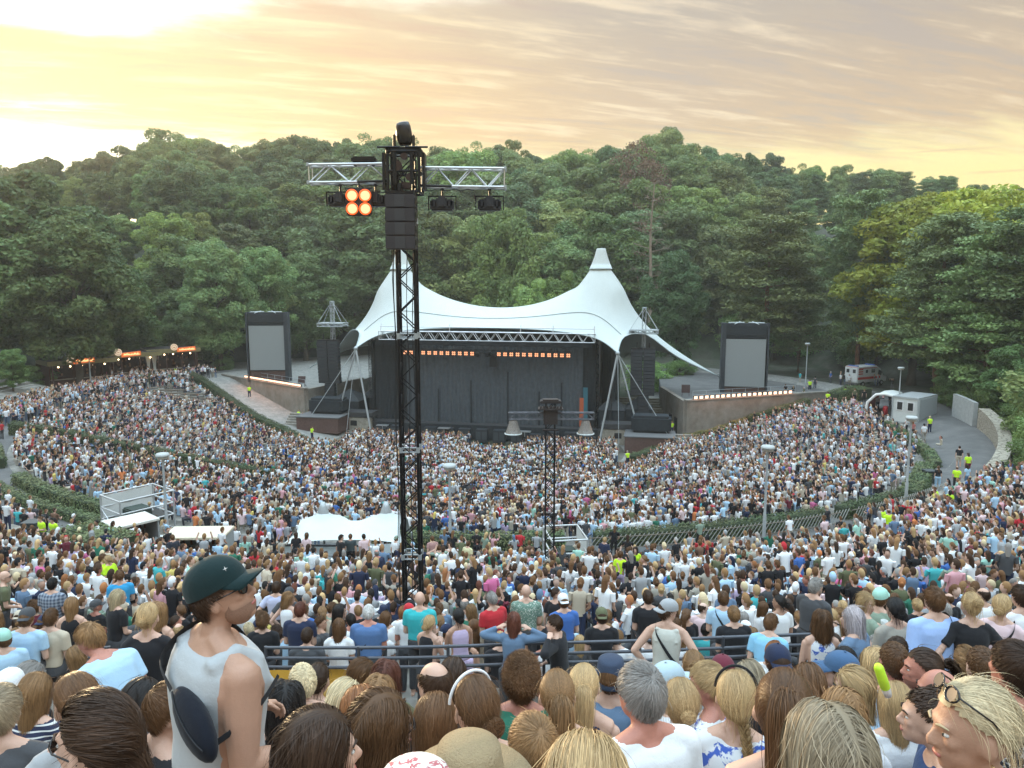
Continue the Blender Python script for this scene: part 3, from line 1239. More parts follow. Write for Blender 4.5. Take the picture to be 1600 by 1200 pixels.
# -------- tent roof by relaxing a membrane net
def relax_net(bound_s0, bound_s1, bound_t0, bound_t1, pins, it=900):
    """boundary curves (n,3)/(m,3): s runs first axis; pins: list of (i, j, xyz)"""
    n, m = len(bound_t0), len(bound_s0)
    X = np.zeros((n, m, 3))
    S = np.linspace(0, 1, n)[:, None, None]
    T = np.linspace(0, 1, m)[None, :, None]
    A0, A1 = bound_s0[None], bound_s1[None]      # t varies
    B0, B1 = bound_t0[:, None], bound_t1[:, None]
    X = (1 - S) * A0 + S * A1 + (1 - T) * B0 + T * B1 - ((1 - S) * (1 - T) * bound_s0[0] + S * (1 - T) * bound_s1[0]
                                                         + (1 - S) * T * bound_s0[-1] + S * T * bound_s1[-1])
    fixed = np.zeros((n, m), bool)
    fixed[0], fixed[-1], fixed[:, 0], fixed[:, -1] = True, True, True, True
    for i, j, p in pins:
        X[i, j] = p
        fixed[i, j] = True
    for _ in range(it):
        Y = X.copy()
        Y[1:-1, 1:-1] = (X[:-2, 1:-1] + X[2:, 1:-1] + X[1:-1, :-2] + X[1:-1, 2:]) / 4
        X = np.where(fixed[..., None], X, Y)
    return X


def poly_curve(pts, n):
    """smooth curve through control points"""
    pts = np.array(pts, float)
    t = np.linspace(0, len(pts) - 1, n)
    out = []
    for q in t:
        i = int(min(len(pts) - 2, math.floor(q)))
        f = q - i
        p0 = pts[max(0, i - 1)]
        p1, p2 = pts[i], pts[i + 1]
        p3 = pts[min(len(pts) - 1, i + 2)]
        out.append(0.5 * ((2 * p1) + (-p0 + p2) * f + (2 * p0 - 5 * p1 + 4 * p2 - p3) * f * f + (-p0 + 3 * p1 - 3 * p2 + p3) * f ** 3))
    return np.array(out)


def tent_roof():
    root = empty('tent_roof', st(0, 0, 0), STAGE_ROT, 'large white two-peaked tent roof spanning the stage', 'tent')
    n, m = 61, 33       # across, depth
    front = poly_curve([(-16.4, -0.6, 11.3), (-13.6, 0.6, 12.9), (-8, 1.2, 13.7), (0, 1.4, 13.9), (8, 1.2, 13.7), (13.6, 0.6, 12.9), (16.4, -0.6, 11.3)], n)
    back = poly_curve([(-15, 27, 7), (-9, 25.0, 8.0), (0, 24.2, 9.0), (9, 25.0, 8.0), (15, 27, 7)], n)
    left = poly_curve([(-16.4, -0.6, 11.3), (-17.0, 2.2, 13.0), (-19.6, 5.4, 13.0), (-23.5, 9.0, 10.0), (-29.5, 13.2, 6.9)], 17)
    left2 = poly_curve([(-29.5, 13.2, 6.9), (-25.3, 11.5, 8.9), (-20.8, 13.6, 10.4), (-16.8, 20, 9.3), (-15, 27, 7)], 17)
    left = np.concatenate([left, left2[1:]])
    right = left * np.array([-1, 1, 1])
    pins = []
    pk = 13.5
    X = relax_net(left, right, front, back, pins, 5)
    # pin the vertices nearest the two masts
    for sx in (-1, 1):
        d = np.hypot(X[..., 0] - sx * pk, X[..., 1] - 8.7)
        i, j = np.unravel_index(np.argmin(d), d.shape)
        for di in (-1, 0, 1):
            for dj in (-1, 0, 1):
                a = math.atan2(dj, di)
                rr = 0.0 if di == 0 and dj == 0 else 0.80
                pins.append((i + di, j + dj, (sx * pk + rr * math.cos(a), 8.7 + rr * math.sin(a), 21.9)))
        for i2 in range(n):
            for j2 in range(m):
                r2 = math.hypot(X[i2, j2][0] - sx * pk, X[i2, j2][1] - 8.7)
                if r2 < 3.4 and not (abs(i2 - i) < 2 and abs(j2 - j) < 2):
                    pins.append((i2, j2, (X[i2, j2][0], X[i2, j2][1], float(np.interp(r2, [0.8, 1.3, 2.0, 3.4], [21.9, 21.4, 20.2, 18.2])))))
    used = {(i, j) for i, j, _ in pins}
    for i in range(n):                       # the ridge cable slung between the two masts
        x = X[i, 0][0]
        if abs(x) > 11.4:
            continue
        j = int(np.argmin(np.abs(X[i, :, 1] - 8.7)))
        if (i, j) in used:
            continue
        pins.append((i, j, (X[i, j][0], 8.7, 16.1 + 5.0 * (abs(X[i, j][0]) / 13.0) ** 2.3)))
    X = relax_net(left, right, front, back, pins, 2200)
    b = MB()
    b.grid([[tuple(p) for p in row] for row in X])
    o = b.build('membrane', WHITE_PVC, root)
    md = o.modifiers.new('sub', 'SUBSURF')
    md.levels = md.render_levels = 1
    for sx in (-1, 1):
        MB().lathe([(1.48, 21.25), (1.50, 21.15), (1.15, 21.95), (0.85, 22.75), (0.62, 23.6), (0.55, 23.8), (0.0, 23.85)],
                   (sx * pk, 8.7, 0), 28).build('mast_cap', WHITE_PVC, root)
        MB().bar((sx * pk, 8.7, 0), (sx * pk, 8.7, 21), 0.32, n=12).build('mast', ALU, root)
        # A-frame struts under the front corners
        c = (sx * 16.4, -0.6, 11.25)
        sb = MB()
        sb.bar(c, (sx * 13.9 if sx < 0 else sx * 14.4, -2.2, 0.1), 0.13)
        sb.bar(c, (sx * 19.6, -1.2, 0.2), 0.10)
        sb.build('strut', GALV, root)
        gy = MB()
        gy.bar(c, (sx * 16.9, -3.4, 0.1), 0.035, n=5)
        gy.bar(c, (sx * 23.0, -2.5, 1.2), 0.045, n=5)
        gy.build('guy_cable', GALV, root)
        MB().ball(c, 0.28).build('corner_plate', GALV, root)
    # seam lines sewn across the membrane near the front edge
    for j, off in ((4, 0.05), ):
        pts = [tuple(Vector(X[i, j]) + Vector((0, -0.02, off))) for i in range(4, 57)]
        MB().tube(pts, 0.045, 5).build('edge_seam', mat('seam_grey', (0.42, 0.48, 0.48), 0.7), root)
    edge = [tuple(p) for p in X[:, 0]]
    MB().tube(edge, 0.07, 6).build('edge_rope', mat('seam_grey'), root)
    for k in (0, -1):
        edge = [tuple(p) for p in X[k]]
        MB().tube(edge, 0.07, 6).build('edge_rope', mat('seam_grey'), root)


tent_roof()

# -------- subwoofers along the stage front
SUBS = []
for k in range(13):
    x = -13.2 + k * 2.2
    tall = (k in (1, 3, 4, 5, 6, 7, 8, 9, 10, 11))
    h = 1.55 if tall else 1.1
    if x > 5 and x < 7:
        h = 1.2
    o = empty('subwoofer', st(x, -1.0, gz(*st(x, -1)[:2])), STAGE_ROT)
    MB().box((0, 0, h / 2), (1.5, 0.9, h), bev=0.04).build('cabinet', SPEAKER, o)
    g_ = MB()
    for dx in (-.38, .38):
        g_.box((dx, -0.455, h * 0.52), (0.58, 0.03, h * 0.62), bev=0.01)
    g_.build('grille', mat('grille_grey', (0.055, 0.065, 0.075), 0.6, 0.4, 0.3, 18), o)
    tag(o, 'black subwoofer at the foot of the stage', 'speaker', 'subwoofers along the stage front')
    SUBS.append(o)
uniq(SUBS)
for i, x in enumerate((-12.6, -4.6, 5.5)):
    o = MB()
    o.box((0, 0, 1.66), (1.5, 0.7, 0.12), bev=0.03)
    o.bar((0, 0, 1.0), (0, 0, 1.6), 0.05)
    o = o.build('side_light', ALU, None, st(x, -1.9, gz(*st(x, -1.9)[:2])), STAGE_ROT)
    tag(o, ['pale flat lamp panel above the leftmost subwoofers', 'pale flat lamp panel at the stage foot right of the lighting tower',
            'pale flat lamp panel behind the slim second tower'][i], 'lamp', 'lamp panels at the stage foot')

# -------- PA line arrays hanging from crane masts
for s, (u, Yd, vb) in ((-1, (519, 101.0, 660)), (1, (1003, 93.5, 645))):
    side = 'left' if s < 0 else 'right'
    base = P(u, 640, Yd)
    gx, gy = base.x, base.y
    root = empty('crane_mast', (gx, gy, gz(gx, gy)), STAGE_ROT, 'steel crane mast with crossbar carrying the %s line array' % side, 'mast', 'crane masts')
    gzz = gz(gx, gy)
    top = P(u, 471 if s < 0 else 481, Yd).z - gzz
    bar = P(u, 508 if s < 0 else 519, Yd).z - gzz
    b = MB()
    truss(b, (0, 1.0, 0), (0, 1.0, top), 0.42, 0.42, 0.045, 0.8, up=(0, 1, 0))
    b.build('mast_truss', GALV, root)
    b = MB()
    for yy in (0.1, 1.9):
        truss(b, (-1.75, yy, bar), (1.75, yy, bar), 0.3, 0.42, 0.05, 0.45)
    for xx in (-1.7, 0, 1.7):
        b.bar((xx, 0.1, bar), (xx, 1.9, bar), 0.06)
    b.box((0, 1, bar + 0.25), (3.3, 1.6, 0.08))
    b.build('crossbar', GALV, root)
    b = MB()
    for xx in (-1.7, 1.7):
        for yy in (0.1, 1.9):
            b.bar((0, 1.0, top), (xx, yy, bar + 0.2), 0.035, n=5)
    b.build('stay_cable', GALV, root)
    b = MB()
    b.bar((0, 1.0, bar), (s * 0.4, 0.8, 0.4), 0.06)
    b.build('chain', GALV, root)
    atop = P(u, 532 if s < 0 else 545, Yd).z
    alow = P(u, 598 if s < 0 else 617, Yd).z
    for q, (dx, w, zt, zb, lab) in enumerate(((-0.75, 1.42, atop, alow, 'outer'), (0.75, 1.42, atop, alow, 'inner'), (0.15, 1.3, alow - 0.02, alow - 3.4, 'lower'))):
        ar = empty('line_array', (gx, gy, zb), STAGE_ROT)
        n_ = max(4, int((zt - zb) / 0.42))
        hh = (zt - zb) / n_
        bx = MB()
        for k in range(n_):
            zc = hh * (k + 0.5)
            bow = 0.35 * (1 - (k + 0.5) / n_) ** 2
            bx.box((dx, -0.6 + bow, zc), (w, 0.85, hh * 0.93), bev=0.03)
        bx.build('cabinet_stack', SPEAKER, ar)
        fr = MB().box((dx, -0.5, zt - zb + 0.08), (w, 0.9, 0.12))
        fr.bar((dx, -0.5, zt - zb), (dx, -0.3, zt - zb + 0.8), 0.05)
        fr.build('flying_frame', BLACK, ar)
        tag(ar, {'outer': 'left column of black line array hanging %s of the stage', 'inner': 'right column of black line array hanging %s of the stage',
                 'lower': 'lower stack of black speakers under the array %s of the stage'}[lab] % side, 'speaker', 'line arrays beside the stage')

# -------- brown sheds / decks under the arrays with black cloth
for s, (x, y) in ((-1, (-20.4, -1.9)), (1, (20.4, -2.6))):
    side = 'left' if s < 0 else 'right'
    p = st(x, y)
    root = empty('side_deck', (p.x, p.y, gz(p.x, p.y)), STAGE_ROT, 'low brown wooden deck with grey top and black cloth, %s of the stage' % side, 'platform', 'side decks')
    MB().box((0, 0, 0.95), (5.6, 4.0, 1.9)).build('cladding', RUST, root)
    MB().box((0, 0, 1.96), (5.8, 4.2, 0.12)).build('top', mat('grey_felt_roof', (0.12, 0.12, 0.12), 0.9), root)
    cl = MB()
    cl.box((0.1, 1.4, 3.0), (4.6, 2.6, 2.0), bev=0.3)
    cl.build('cloth_cover', DARKCLOTH, root)
    st_ = MB()
    for k in range(7):
        st_.box((s * 3.9, -1.4 + k * 0.36, 0.14 + 0.27 * k), (2.2, 0.42, 0.28 + 0.0 * k))
    st_.build('stairs', CONC, root)
# low stone walls with windows between stage and decks
for s in (-1, 1):
    p = st(s * 16.8, -0.2)
    root = empty('low_stone_wall', (p.x, p.y, gz(p.x, p.y)), STAGE_ROT, 'low pale stone wall with a small window, %s of the stage' % ('left' if s < 0 else 'right'), 'wall', 'stone walls beside the stage')
    MB().box((0, 0, 0.9), (4.2, 0.6, 2.0)).build('wall', STONEB, root)
    MB().box((0, 0.8, 2.3), (4.6, 2.4, 0.6)).build('ledge', DECKM, root)
    MB().box((-0.2, -0.31, 1.2), (0.85, 0.06, 0.65)).build('window', DKGLASS, root)
# dark gazebo tents on the platform wings
for i, (x, y, w) in enumerate(((-19.4, 4.2, 4.2), (-16.9, 7.5, 3.6), (15.6, 3.4, 3.4), (18.8, 4.6, 3.4))):
    p = st(x, y)
    root = empty('gazebo_tent', (p.x, p.y, 1.0), STAGE_ROT,
                 ['black gazebo tent standing left of the stage', 'second black gazebo tent behind the left one, nearer the stage',
                  'dark gazebo tent hard against the right edge of the stage', 'dark gazebo tent next to the right line array'][i], 'tent', 'gazebo tents beside the stage')
    h = 3.0
    b = MB()
    b.add([(-w / 2, -w / 2, h), (w / 2, -w / 2, h), (w / 2, w / 2, h), (-w / 2, w / 2, h), (0, 0, h + 1.4)],
          [(0, 1, 4), (1, 2, 4), (2, 3, 4), (3, 0, 4)])
    b.build('roof', mat('gazebo_black', (0.035, 0.04, 0.045), 0.85, 0, 0.2, 1.0), root)
    MB().box((0, 0, h / 2), (w - 0.1, w - 0.1, h - 0.02)).build('side_panel', DARKCLOTH, root)
    b = MB()
    for a_ in (-1, 1):
        for c_ in (-1, 1):
            b.bar((a_ * w / 2, c_ * w / 2, 0), (a_ * w / 2, c_ * w / 2, h), 0.04)
    b.build('legs', BLACK, root)

# stepped slope under the tent, left and right of the stage
for s in (-1, 1):
    b = MB()
    for k in range(9):
        b.box((0, k * 0.8, 0.2 + k * 0.22), (8, 0.8, 0.44 + k * 0.44 * 0 + 0.3))
    p = st(s * 19.5, 9.0)
    o = b.build('grass_steps', mat('mossy_steps', (0.13, 0.115, 0.08), 0.95, 0, 0.3, 0.8, bump=1), None, (p.x, p.y, 1.2), STAGE_ROT)
    tag(o, kind='structure')

# -------- portrait screens
def screen(u0, u1, v0, v1, vtop, vbase, Yd, side, rz, depth_dir):
    a, c = P(u0, v1, Yd), P(u1, v1, Yd)
    w = (c - a).length
    t = P(u0, v0, Yd).z
    top = P(u0, vtop, Yd).z
    basez = min(P(u0, vbase, Yd).z, TZ + 0.1)
    mx = (a + c) / 2
    root = empty('video_screen', (mx.x, mx.y, basez), rz, 'tall grey portrait video screen in a black frame %s of the stage' % side, 'screen', 'video screens')
    z0, z1 = a.z - basez, t - basez
    H = top - basez
    w /= math.cos(rz)
    MB().box((0, 0, (z0 + z1) / 2), (w, 0.25, z1 - z0)).build('panel', mat('switched_off_screen', (0.255, 0.275, 0.275), 0.55, 0, 0.05, 3), root)
    b = MB()
    fw = 0.55
    for sx in (-1, 1):
        b.box((sx * (w / 2 + fw / 2 + 0.003), 0.5, H / 2), (fw if sx == depth_dir else 0.18, 1.6, H))
    b.box((0, 0.75, H / 2), (w + 0.25, 0.9, H - 0.1))
    b.build('frame', mat('screen_frame_black', (0.03, 0.035, 0.042), 0.85, 0, 0.25, 1.0), root)
    b = MB()
    hb = H - z1
    b.grid([[(x, 0.05 + 0.05 * math.sin(x * 6 + zz * 3) - 0.1 * (zz % 2), z1 + 0.12 + (hb - 0.3) * zz / 6) for x in np.linspace(-w / 2 - .1, w / 2 + .1, 30)] for zz in range(7)])
    b.bar((-w / 2 - .1, -0.1, z1 + 0.55), (w / 2 + .1, -0.1, z1 + 0.55), 0.05)
    b.bar((-w / 2 - .1, -0.1, z1 + 0.2), (w / 2 + .1, -0.1, z1 + 0.2), 0.04)
    b.build('top_cover', DARKCLOTH, root)
    MB().box((0, 0.25, z0 / 2 - 0.05), (w + 0.3, 0.3, z0 - 0.12)).build('base_panel', RUST, root)
    b = MB()
    for sx in (-1, 1):
        b.bar((sx * w * 0.45, 0.1, H + 0.06), (sx * 0.25, 0.1, H + 0.10), 0.05)
        b.bar((sx * w * 0.30, -0.35, H - 0.1), (sx * w * 0.15, 0.4, H + 0.2), 0.045)
    b.build('lifting_bar', mat('pale_steel', (0.62, 0.68, 0.68), 0.5, 0.3), root)


screen(392, 446, 509, 578, 488, 592, 109.5, 'left', STAGE_ROT + 0.24, 1)
screen(1133, 1192, 530, 604, 505, 616, 99.5, 'right', STAGE_ROT + 0.02, -1)

# information easels beside the screens
for i, (u, v, Yd) in enumerate(((472, 607, 104), (1071, 623, 95.5))):
    p = P(u, v, Yd)
    o = MB()
    o.box((0, 0, 0.95), (1.05, 0.08, 1.0), rot=Matrix.Rotation(-0.15, 3, 'X'))
    for sx in (-.4, .4):
        o.bar((sx, 0, 0.6), (sx * 1.1, -0.15, 0), 0.03)
        o.bar((sx, 0.05, 0.6), (sx * 1.1, 0.35, 0), 0.03)
    o = o.build('board_easel', mat('dark_red_board', (0.06, 0.03, 0.028), 0.8), None, (p.x, p.y, TZ + 0.12), STAGE_ROT)
    tag(o, 'dark board on legs standing on the %s terrace above the lamps' % ('left' if i == 0 else 'right'), 'board', 'boards on the terraces')
# ------------------------------------------------------------------ hedges, fences, lamps, kiosks, towers, vehicles
HEDGE = leaf_mat('hedge_leaves', (0.075, 0.11, 0.045), (0.11, 0.12, 0.055), 0.15)
HEDGEDK = mat('hedge_core', (0.03, 0.045, 0.02), 0.95)


def hedge(pts, w, h, label, base=0.0, dens=130, brown=False):
    """pts: ground points along the hedge; woody core and a leafy skin"""
    pts = [Vector(p) for p in pts]
    root = empty('hedge', tuple(pts[0]), 0, label, 'hedge', 'hedges between the seating blocks')
    r_ = np.random.default_rng(len(label))
    core = MB()
    C, N = [], []
    for a, c in zip(pts[:-1], pts[1:]):
        n = max(1, int((c - a).length / 2.5))
        for k in range(n):
            p, q = a.lerp(c, k / n), a.lerp(c, (k + 1) / n)
            zp, zq = gz(p.x, p.y) + base, gz(q.x, q.y) + base
            d = (q - p)
            d.z = 0
            L = d.length
            d.normalize()
            s_ = Vector((-d.y, d.x, 0))
            o = pts[0]
            poly = [p - s_ * w * .42, q - s_ * w * .42, q + s_ * w * .42, p + s_ * w * .42]
            core.prism([(v.x - o.x, v.y - o.y) for v in poly], [zp - o.z - .2, zq - o.z - .2, zq - o.z - .2, zp - o.z - .2],
                       [zp - o.z + h * .9, zq - o.z + h * .9, zq - o.z + h * .9, zp - o.z + h * .9])
            m = int(L * dens * (w + 2 * h))
            t = r_.random(m)
            per = r_.random(m) * (w + 2 * h)
            sx = np.where(per < h, -w / 2, np.where(per > h + w, w / 2, per - h - w / 2))
            sz = np.where(per < h, per, np.where(per > h + w, 2 * h + w - per, h))
            ns = np.where(per < h, -1, np.where(per > h + w, 1, 0))
            wob = 0.07 * np.sin(t * L * 2.1 + k) + 0.05 * r_.normal(size=m)
            X = p.x - o.x + (q.x - p.x) * t + s_.x * (sx + ns * wob)
            Y = p.y - o.y + (q.y - p.y) * t + s_.y * (sx + ns * wob)
            Z = (zp + (zq - zp) * t) - o.z + sz + np.where(ns == 0, wob, 0)
            C.append(np.stack([X, Y, Z], 1))
            nn = np.stack([s_.x * ns, s_.y * ns, np.where(ns == 0, 1.0, 0.25)], 1) + r_.normal(size=(m, 3)) * 0.4
            N.append(nn / np.linalg.norm(nn, axis=1)[:, None])
    core.build('woody_core', HEDGEDK, root)
    V, F = leaf_quads(np.concatenate(C), np.concatenate(N), 0.065, r_)
    lo = np_mesh('foliage', V, F, HEDGE, root)
    lo.color = (1.5, 1.0, 0.7, 1) if brown else (1, 1, 1, 1)
    return root


def gl(uv):
    return [G(u, v) for u, v in uv]


def arc(r_, a0, a1, n=14):
    return [Vector((*ang_pt(r_, a), gz(*ang_pt(r_, a)))) for a in np.linspace(a0, a1, n)]


hedge(gl([(18, 680), (110, 693), (250, 722), (350, 742), (432, 756)]), 0.9, 1.25, 'long clipped hedge crossing the left seating block from edge to centre')
hedge(gl([(150, 708), (250, 732), (330, 748), (400, 760)]), 0.5, 0.6, 'lower second hedge just below the long left hedge', dens=60)
hedge(gl([(218, 603), (255, 592), (292, 592)]), 1.3, 1.0, 'rounded hedge in front of the right kiosk at the empty benches')
hedge(gl([(292, 592), (330, 612), (386, 652), (440, 680), (492, 706)]), 1.1, 1.1, 'sloping hedge along the left gravel ramp')
hedge(gl([(985, 724), (1020, 712), (1060, 696)]), 1.0, 0.9, 'short hedge at the foot of the right gravel ramp')
hedge(gl([(1060, 696), (1120, 682), (1165, 664)]), 1.0, 1.0, 'brownish hedge halfway up the right gravel ramp', brown=True)
hedge(gl([(1165, 664), (1215, 650), (1262, 636)]), 1.1, 1.1, 'ragged hedge at the upper right gravel ramp')
hedge(gl([(1300, 632), (1330, 622), (1352, 626)]), 2.0, 1.5, 'dense green bush bed beside the ambulance yard')
hedge(gl([(1385, 668), (1420, 690), (1452, 716), (1462, 734)]), 0.8, 0.7, 'hedge lining the right walkway above the crowd')
hedge(gl([(1010, 778), (1080, 768), (1200, 758), (1300, 748), (1410, 742)]), 0.6, 0.6, 'long low hedge crossing the right seating block')
hedge(gl([(1445, 742), (1438, 762), (1418, 788)]), 1.2, 1.0, 'hedge in a planter beside the right walkway')
hedge(arc(47.9, -33, -12), 0.9, 0.8, 'curved hedge behind the bar stalls on the left ring path')
hedge(arc(49.6, -32, -13), 0.7, 0.6, 'second curved hedge below the tall lamp post, left')
hedge(arc(48.2, -47, -40), 0.9, 0.9, 'dark hedge beside the scaffold on the far left ring path')
hedge(gl([(112, 862), (150, 874), (186, 884)]), 1.9, 1.3, 'square clipped hedge block at the left path corner')
hedge(arc(47.9, 4.5, 17), 0.9, 0.85, 'short hedge behind the right scaffold frame')
hedge(arc(47.9, 19, 37), 0.8, 0.85, 'curved hedge behind the slatted fence, right of centre')
hedge(arc(47.9, 38.5, 50), 0.8, 0.85, 'curved hedge behind the slatted fence next to the stewards')
hedge(gl([(1270, 925), (1340, 928), (1420, 932), (1500, 930)]), 0.7, 0.5, 'low hedge behind a handrail in the upper right rows')


# -------- slatted fences in front of the ring hedge
def slat_fence(r_, a0, a1, label, h=0.95):
    root = empty('slatted_fence', (*ang_pt(r_, a0), gz(*ang_pt(r_, a0))), 0, label, 'fence', 'slatted fences on the ring path')
    o = Vector(root.location)
    rail = MB()
    sl = MB()
    n = int(abs(a1 - a0) / 57.3 * r_ / 0.26)
    prev = None
    for k in range(n + 1):
        a = a0 + (a1 - a0) * k / n
        x, y = ang_pt(r_, a)
        z = gz(x, y)
        p = Vector((x, y, z)) - o
        a2 = a0 + (a1 - a0) * (k + 3.2) / n
        x2, y2 = ang_pt(r_ - 0.15, a2)
        q = Vector((x2, y2, z + h)) - o
        sl.bar(p, q, 0.03, n=4)
        if prev is not None:
            rail.bar(prev + Vector((0, 0, 0.25)), p + Vector((0, 0, 0.25)), 0.03, n=4)
            rail.bar(prev + Vector((0, 0, h * .92)), p + Vector((0, 0, h * .92)), 0.03, n=4)
        prev = p
    sl.build('slats', mat('grey_slats', (0.26, 0.255, 0.23), 0.8, 0, 0.2, 2), root)
    rail.build('rails', mat('weathered_wood', (0.16, 0.13, 0.10), 0.9), root)['kind'] = 'stuff'


slat_fence(49.0, 18, 37.2, 'fence of slanting grey slats right of the stewards at the centre')
slat_fence(49.0, 38.2, 50, 'fence of slanting grey slats ending at the group of stewards, right')
# dark fence of the second left block near the kiosks
b = MB()
for k in range(8):
    rows = gl([(232 + k * 7, 612 + k * 3.2), (300 + k * 14, 606 + k * 8)])
    for q in range(9):
        p = rows[0].lerp(rows[1], q / 8)
        p.z = gz(p.x, p.y)
        b.bar(p, p + Vector((0, 0, 0.45)), 0.05, n=4)
    a_, c_ = rows
    b.bar(a_ + Vector((0, 0, 0.45)), c_ + Vector((0, 0, 0.45)), 0.09, n=4)
o = b.build('wooden_benches', mat('weathered_wood'))
tag(o, 'rows of empty wooden benches below the hedge near the kiosks', 'bench')


# -------- curved stone wall on the right and the concrete barriers
def curved_wall(name, r0, r1, a0, a1, z0, z1, m, label, cat='wall', group=None, nn=24, follow=True):
    b = MB()
    x0, y0 = ang_pt(r0, a0)
    root_z = gz(x0, y0)
    inner, outer = [], []
    angs = np.linspace(a0, a1, nn)
    vs, fs = [], []
    for k, a in enumerate(angs):
        xi, yi = ang_pt(r0, a)
        xo, yo = ang_pt(r1, a)
        zz = (gz(*ang_pt(52.5, a)) if follow else root_z)
        t = k / (nn - 1)
        top = z1 if not callable(z1) else z1(t)
        for (x, y, z) in ((xi, yi, zz + z0), (xi, yi, zz + top), (xo, yo, zz + top), (xo, yo, zz + z0)):
            vs.append((x - x0, y - y0, z - root_z))
    for k in range(nn - 1):
        for q in range(4):
            j = (q + 1) % 4
            fs.append((k * 4 + q, k * 4 + j, k * 4 + 4 + j, k * 4 + 4 + q))
    fs.append((0, 1, 2, 3))
    m4 = (nn - 1) * 4
    fs.append((m4 + 3, m4 + 2, m4 + 1, m4))
    b.add(vs, fs)
    o = b.build(name, m, None, (x0, y0, root_z), 0)
    tag(o, label, cat, group)
    return o


def stone_mat():
    m = bpy.data.materials.new('rubble_stone')
    m.use_nodes = True
    k = NT(m.node_tree)
    bs = k.n['Principled BSDF']
    tc = k.add('ShaderNodeTexCoord')
    mp = k.add('ShaderNodeMapping')
    mp.inputs['Scale'].default_value = (1.2, 1.2, 2.2)
    k.l.new(tc.outputs['Object'], mp.inputs[0])
    v = k.add('ShaderNodeTexVoronoi', feature='DISTANCE_TO_EDGE')
    v.inputs['Scale'].default_value = 1.6
    k.l.new(mp.outputs[0], v.inputs['Vector'])
    vc = k.add('ShaderNodeTexVoronoi')
    vc.inputs['Scale'].default_value = 1.6
    k.l.new(mp.outputs[0], vc.inputs['Vector'])
    stone = k.mix(k.math('FRACT', k.math('MULTIPLY', vc.outputs['Distance'], 7.0)), (0.42, 0.37, 0.29), (0.30, 0.265, 0.21))
    col = k.mix(k.smooth(v.outputs['Distance'], 0.0, 0.08), (0.16, 0.14, 0.11), stone)
    k.l.new(col, bs.inputs['Base Color'])
    bs.inputs['Roughness'].default_value = 0.92
    b = k.add('ShaderNodeBump')
    b.inputs['Distance'].default_value = 0.06
    k.l.new(k.smooth(v.outputs['Distance'], 0.0, 0.15), b.inputs['Height'])
    k.l.new(b.outputs[0], bs.inputs['Normal'])
    return m


RUBBLE = stone_mat()
curved_wall('stone_wall', 49.4, 50.4, 59, 84, -0.3, lambda t: 0.9 + 1.1 * t, RUBBLE, 'curved rubble stone wall rising along the right walkway')
curved_wall('concrete_barrier', 49.2, 49.6, 85, 92, -0.2, 2.4, mat('grey_panel_wall', (0.36, 0.37, 0.36), 0.85, 0, 0.2, 0.8), 'grey concrete panel wall between stone wall and office container')
curved_wall('kerb_wall', 49.7, 50.2, 41, 58, -0.3, 0.9, CONC, 'low concrete parapet in front of the upper right crowd')
curved_wall('kerb_wall', 53.9, 54.5, -60, 36, -0.3, 1.2, CONC, 'long concrete parapet holding the terrace with standing people')
curved_wall('terrace_wall', 77.5, 78.2, -12.5, 12.5, -1.6, 0.0, CONC, 'rough concrete wall under the front railing', follow=False) if False else None


# -------- lamp posts
def lamp_post(u, vt, vb, label, Yd=None, wide=0.74, globe=False):
    b_ = G(u + (u - 800) * -0.008, vb)
    if Yd:
        b_ = P(u, vb, Yd)
        b_.z = max(b_.z, gz(b_.x, b_.y)) if b_.y > 95 else gz(b_.x, b_.y)
    # height from the top row
    top = P(u, vt, b_.y)
    h = top.z - b_.z
    root = empty('lamp_post', tuple(b_), 0, label, 'lamp post', 'lamp posts around the seating')
    MB().tube([(0, 0, -0.3), (0, 0, h * 0.3), (0, 0, h * 0.31), (0, 0, h - 0.1)], [0.10, 0.10, 0.075, 0.06], 10).build('pole', GALV, root)
    w = wide / 2
    MB().lathe([(0.0, h + 0.12), (w * 0.85, h + 0.10), (w, h + 0.02), (w, h - 0.05), (w * .9, h - 0.08), (0.10, h - 0.07), (0.08, h - 0.16), (0, h - 0.16)], n=24).build('lamp_head', mat('lamp_white', (0.42, 0.44, 0.43), 0.5), root)
    MB().lathe([(w * 0.8, h - 0.10), (w * 0.78, h - 0.20), (0.0, h - 0.21)], n=24).build('diffuser', mat('lamp_glass', (0.55, 0.50, 0.42), 0.3), root)
    return root


lamp_post(142, 539, 600, 'slim lamp post in front of the leftmost kiosk', 103, 0.9)
lamp_post(258, 711, 846, 'grey lamp post left of the white tent, its foot behind the bar stalls')
lamp_post(703, 728, 862, 'grey lamp post just right of the tall lighting tower')
lamp_post(1196, 699, 850, 'grey lamp post standing at the slatted fence right of centre')
lamp_post(1419, 653, 797, 'tall grey lamp post at the right walkway, nearest the stewards')
lamp_post(1402, 575, 662, 'lamp post in front of the office container', 86)
lamp_post(1258, 537, 612, 'thin lamp post right of the right video screen', 103, 0.7)


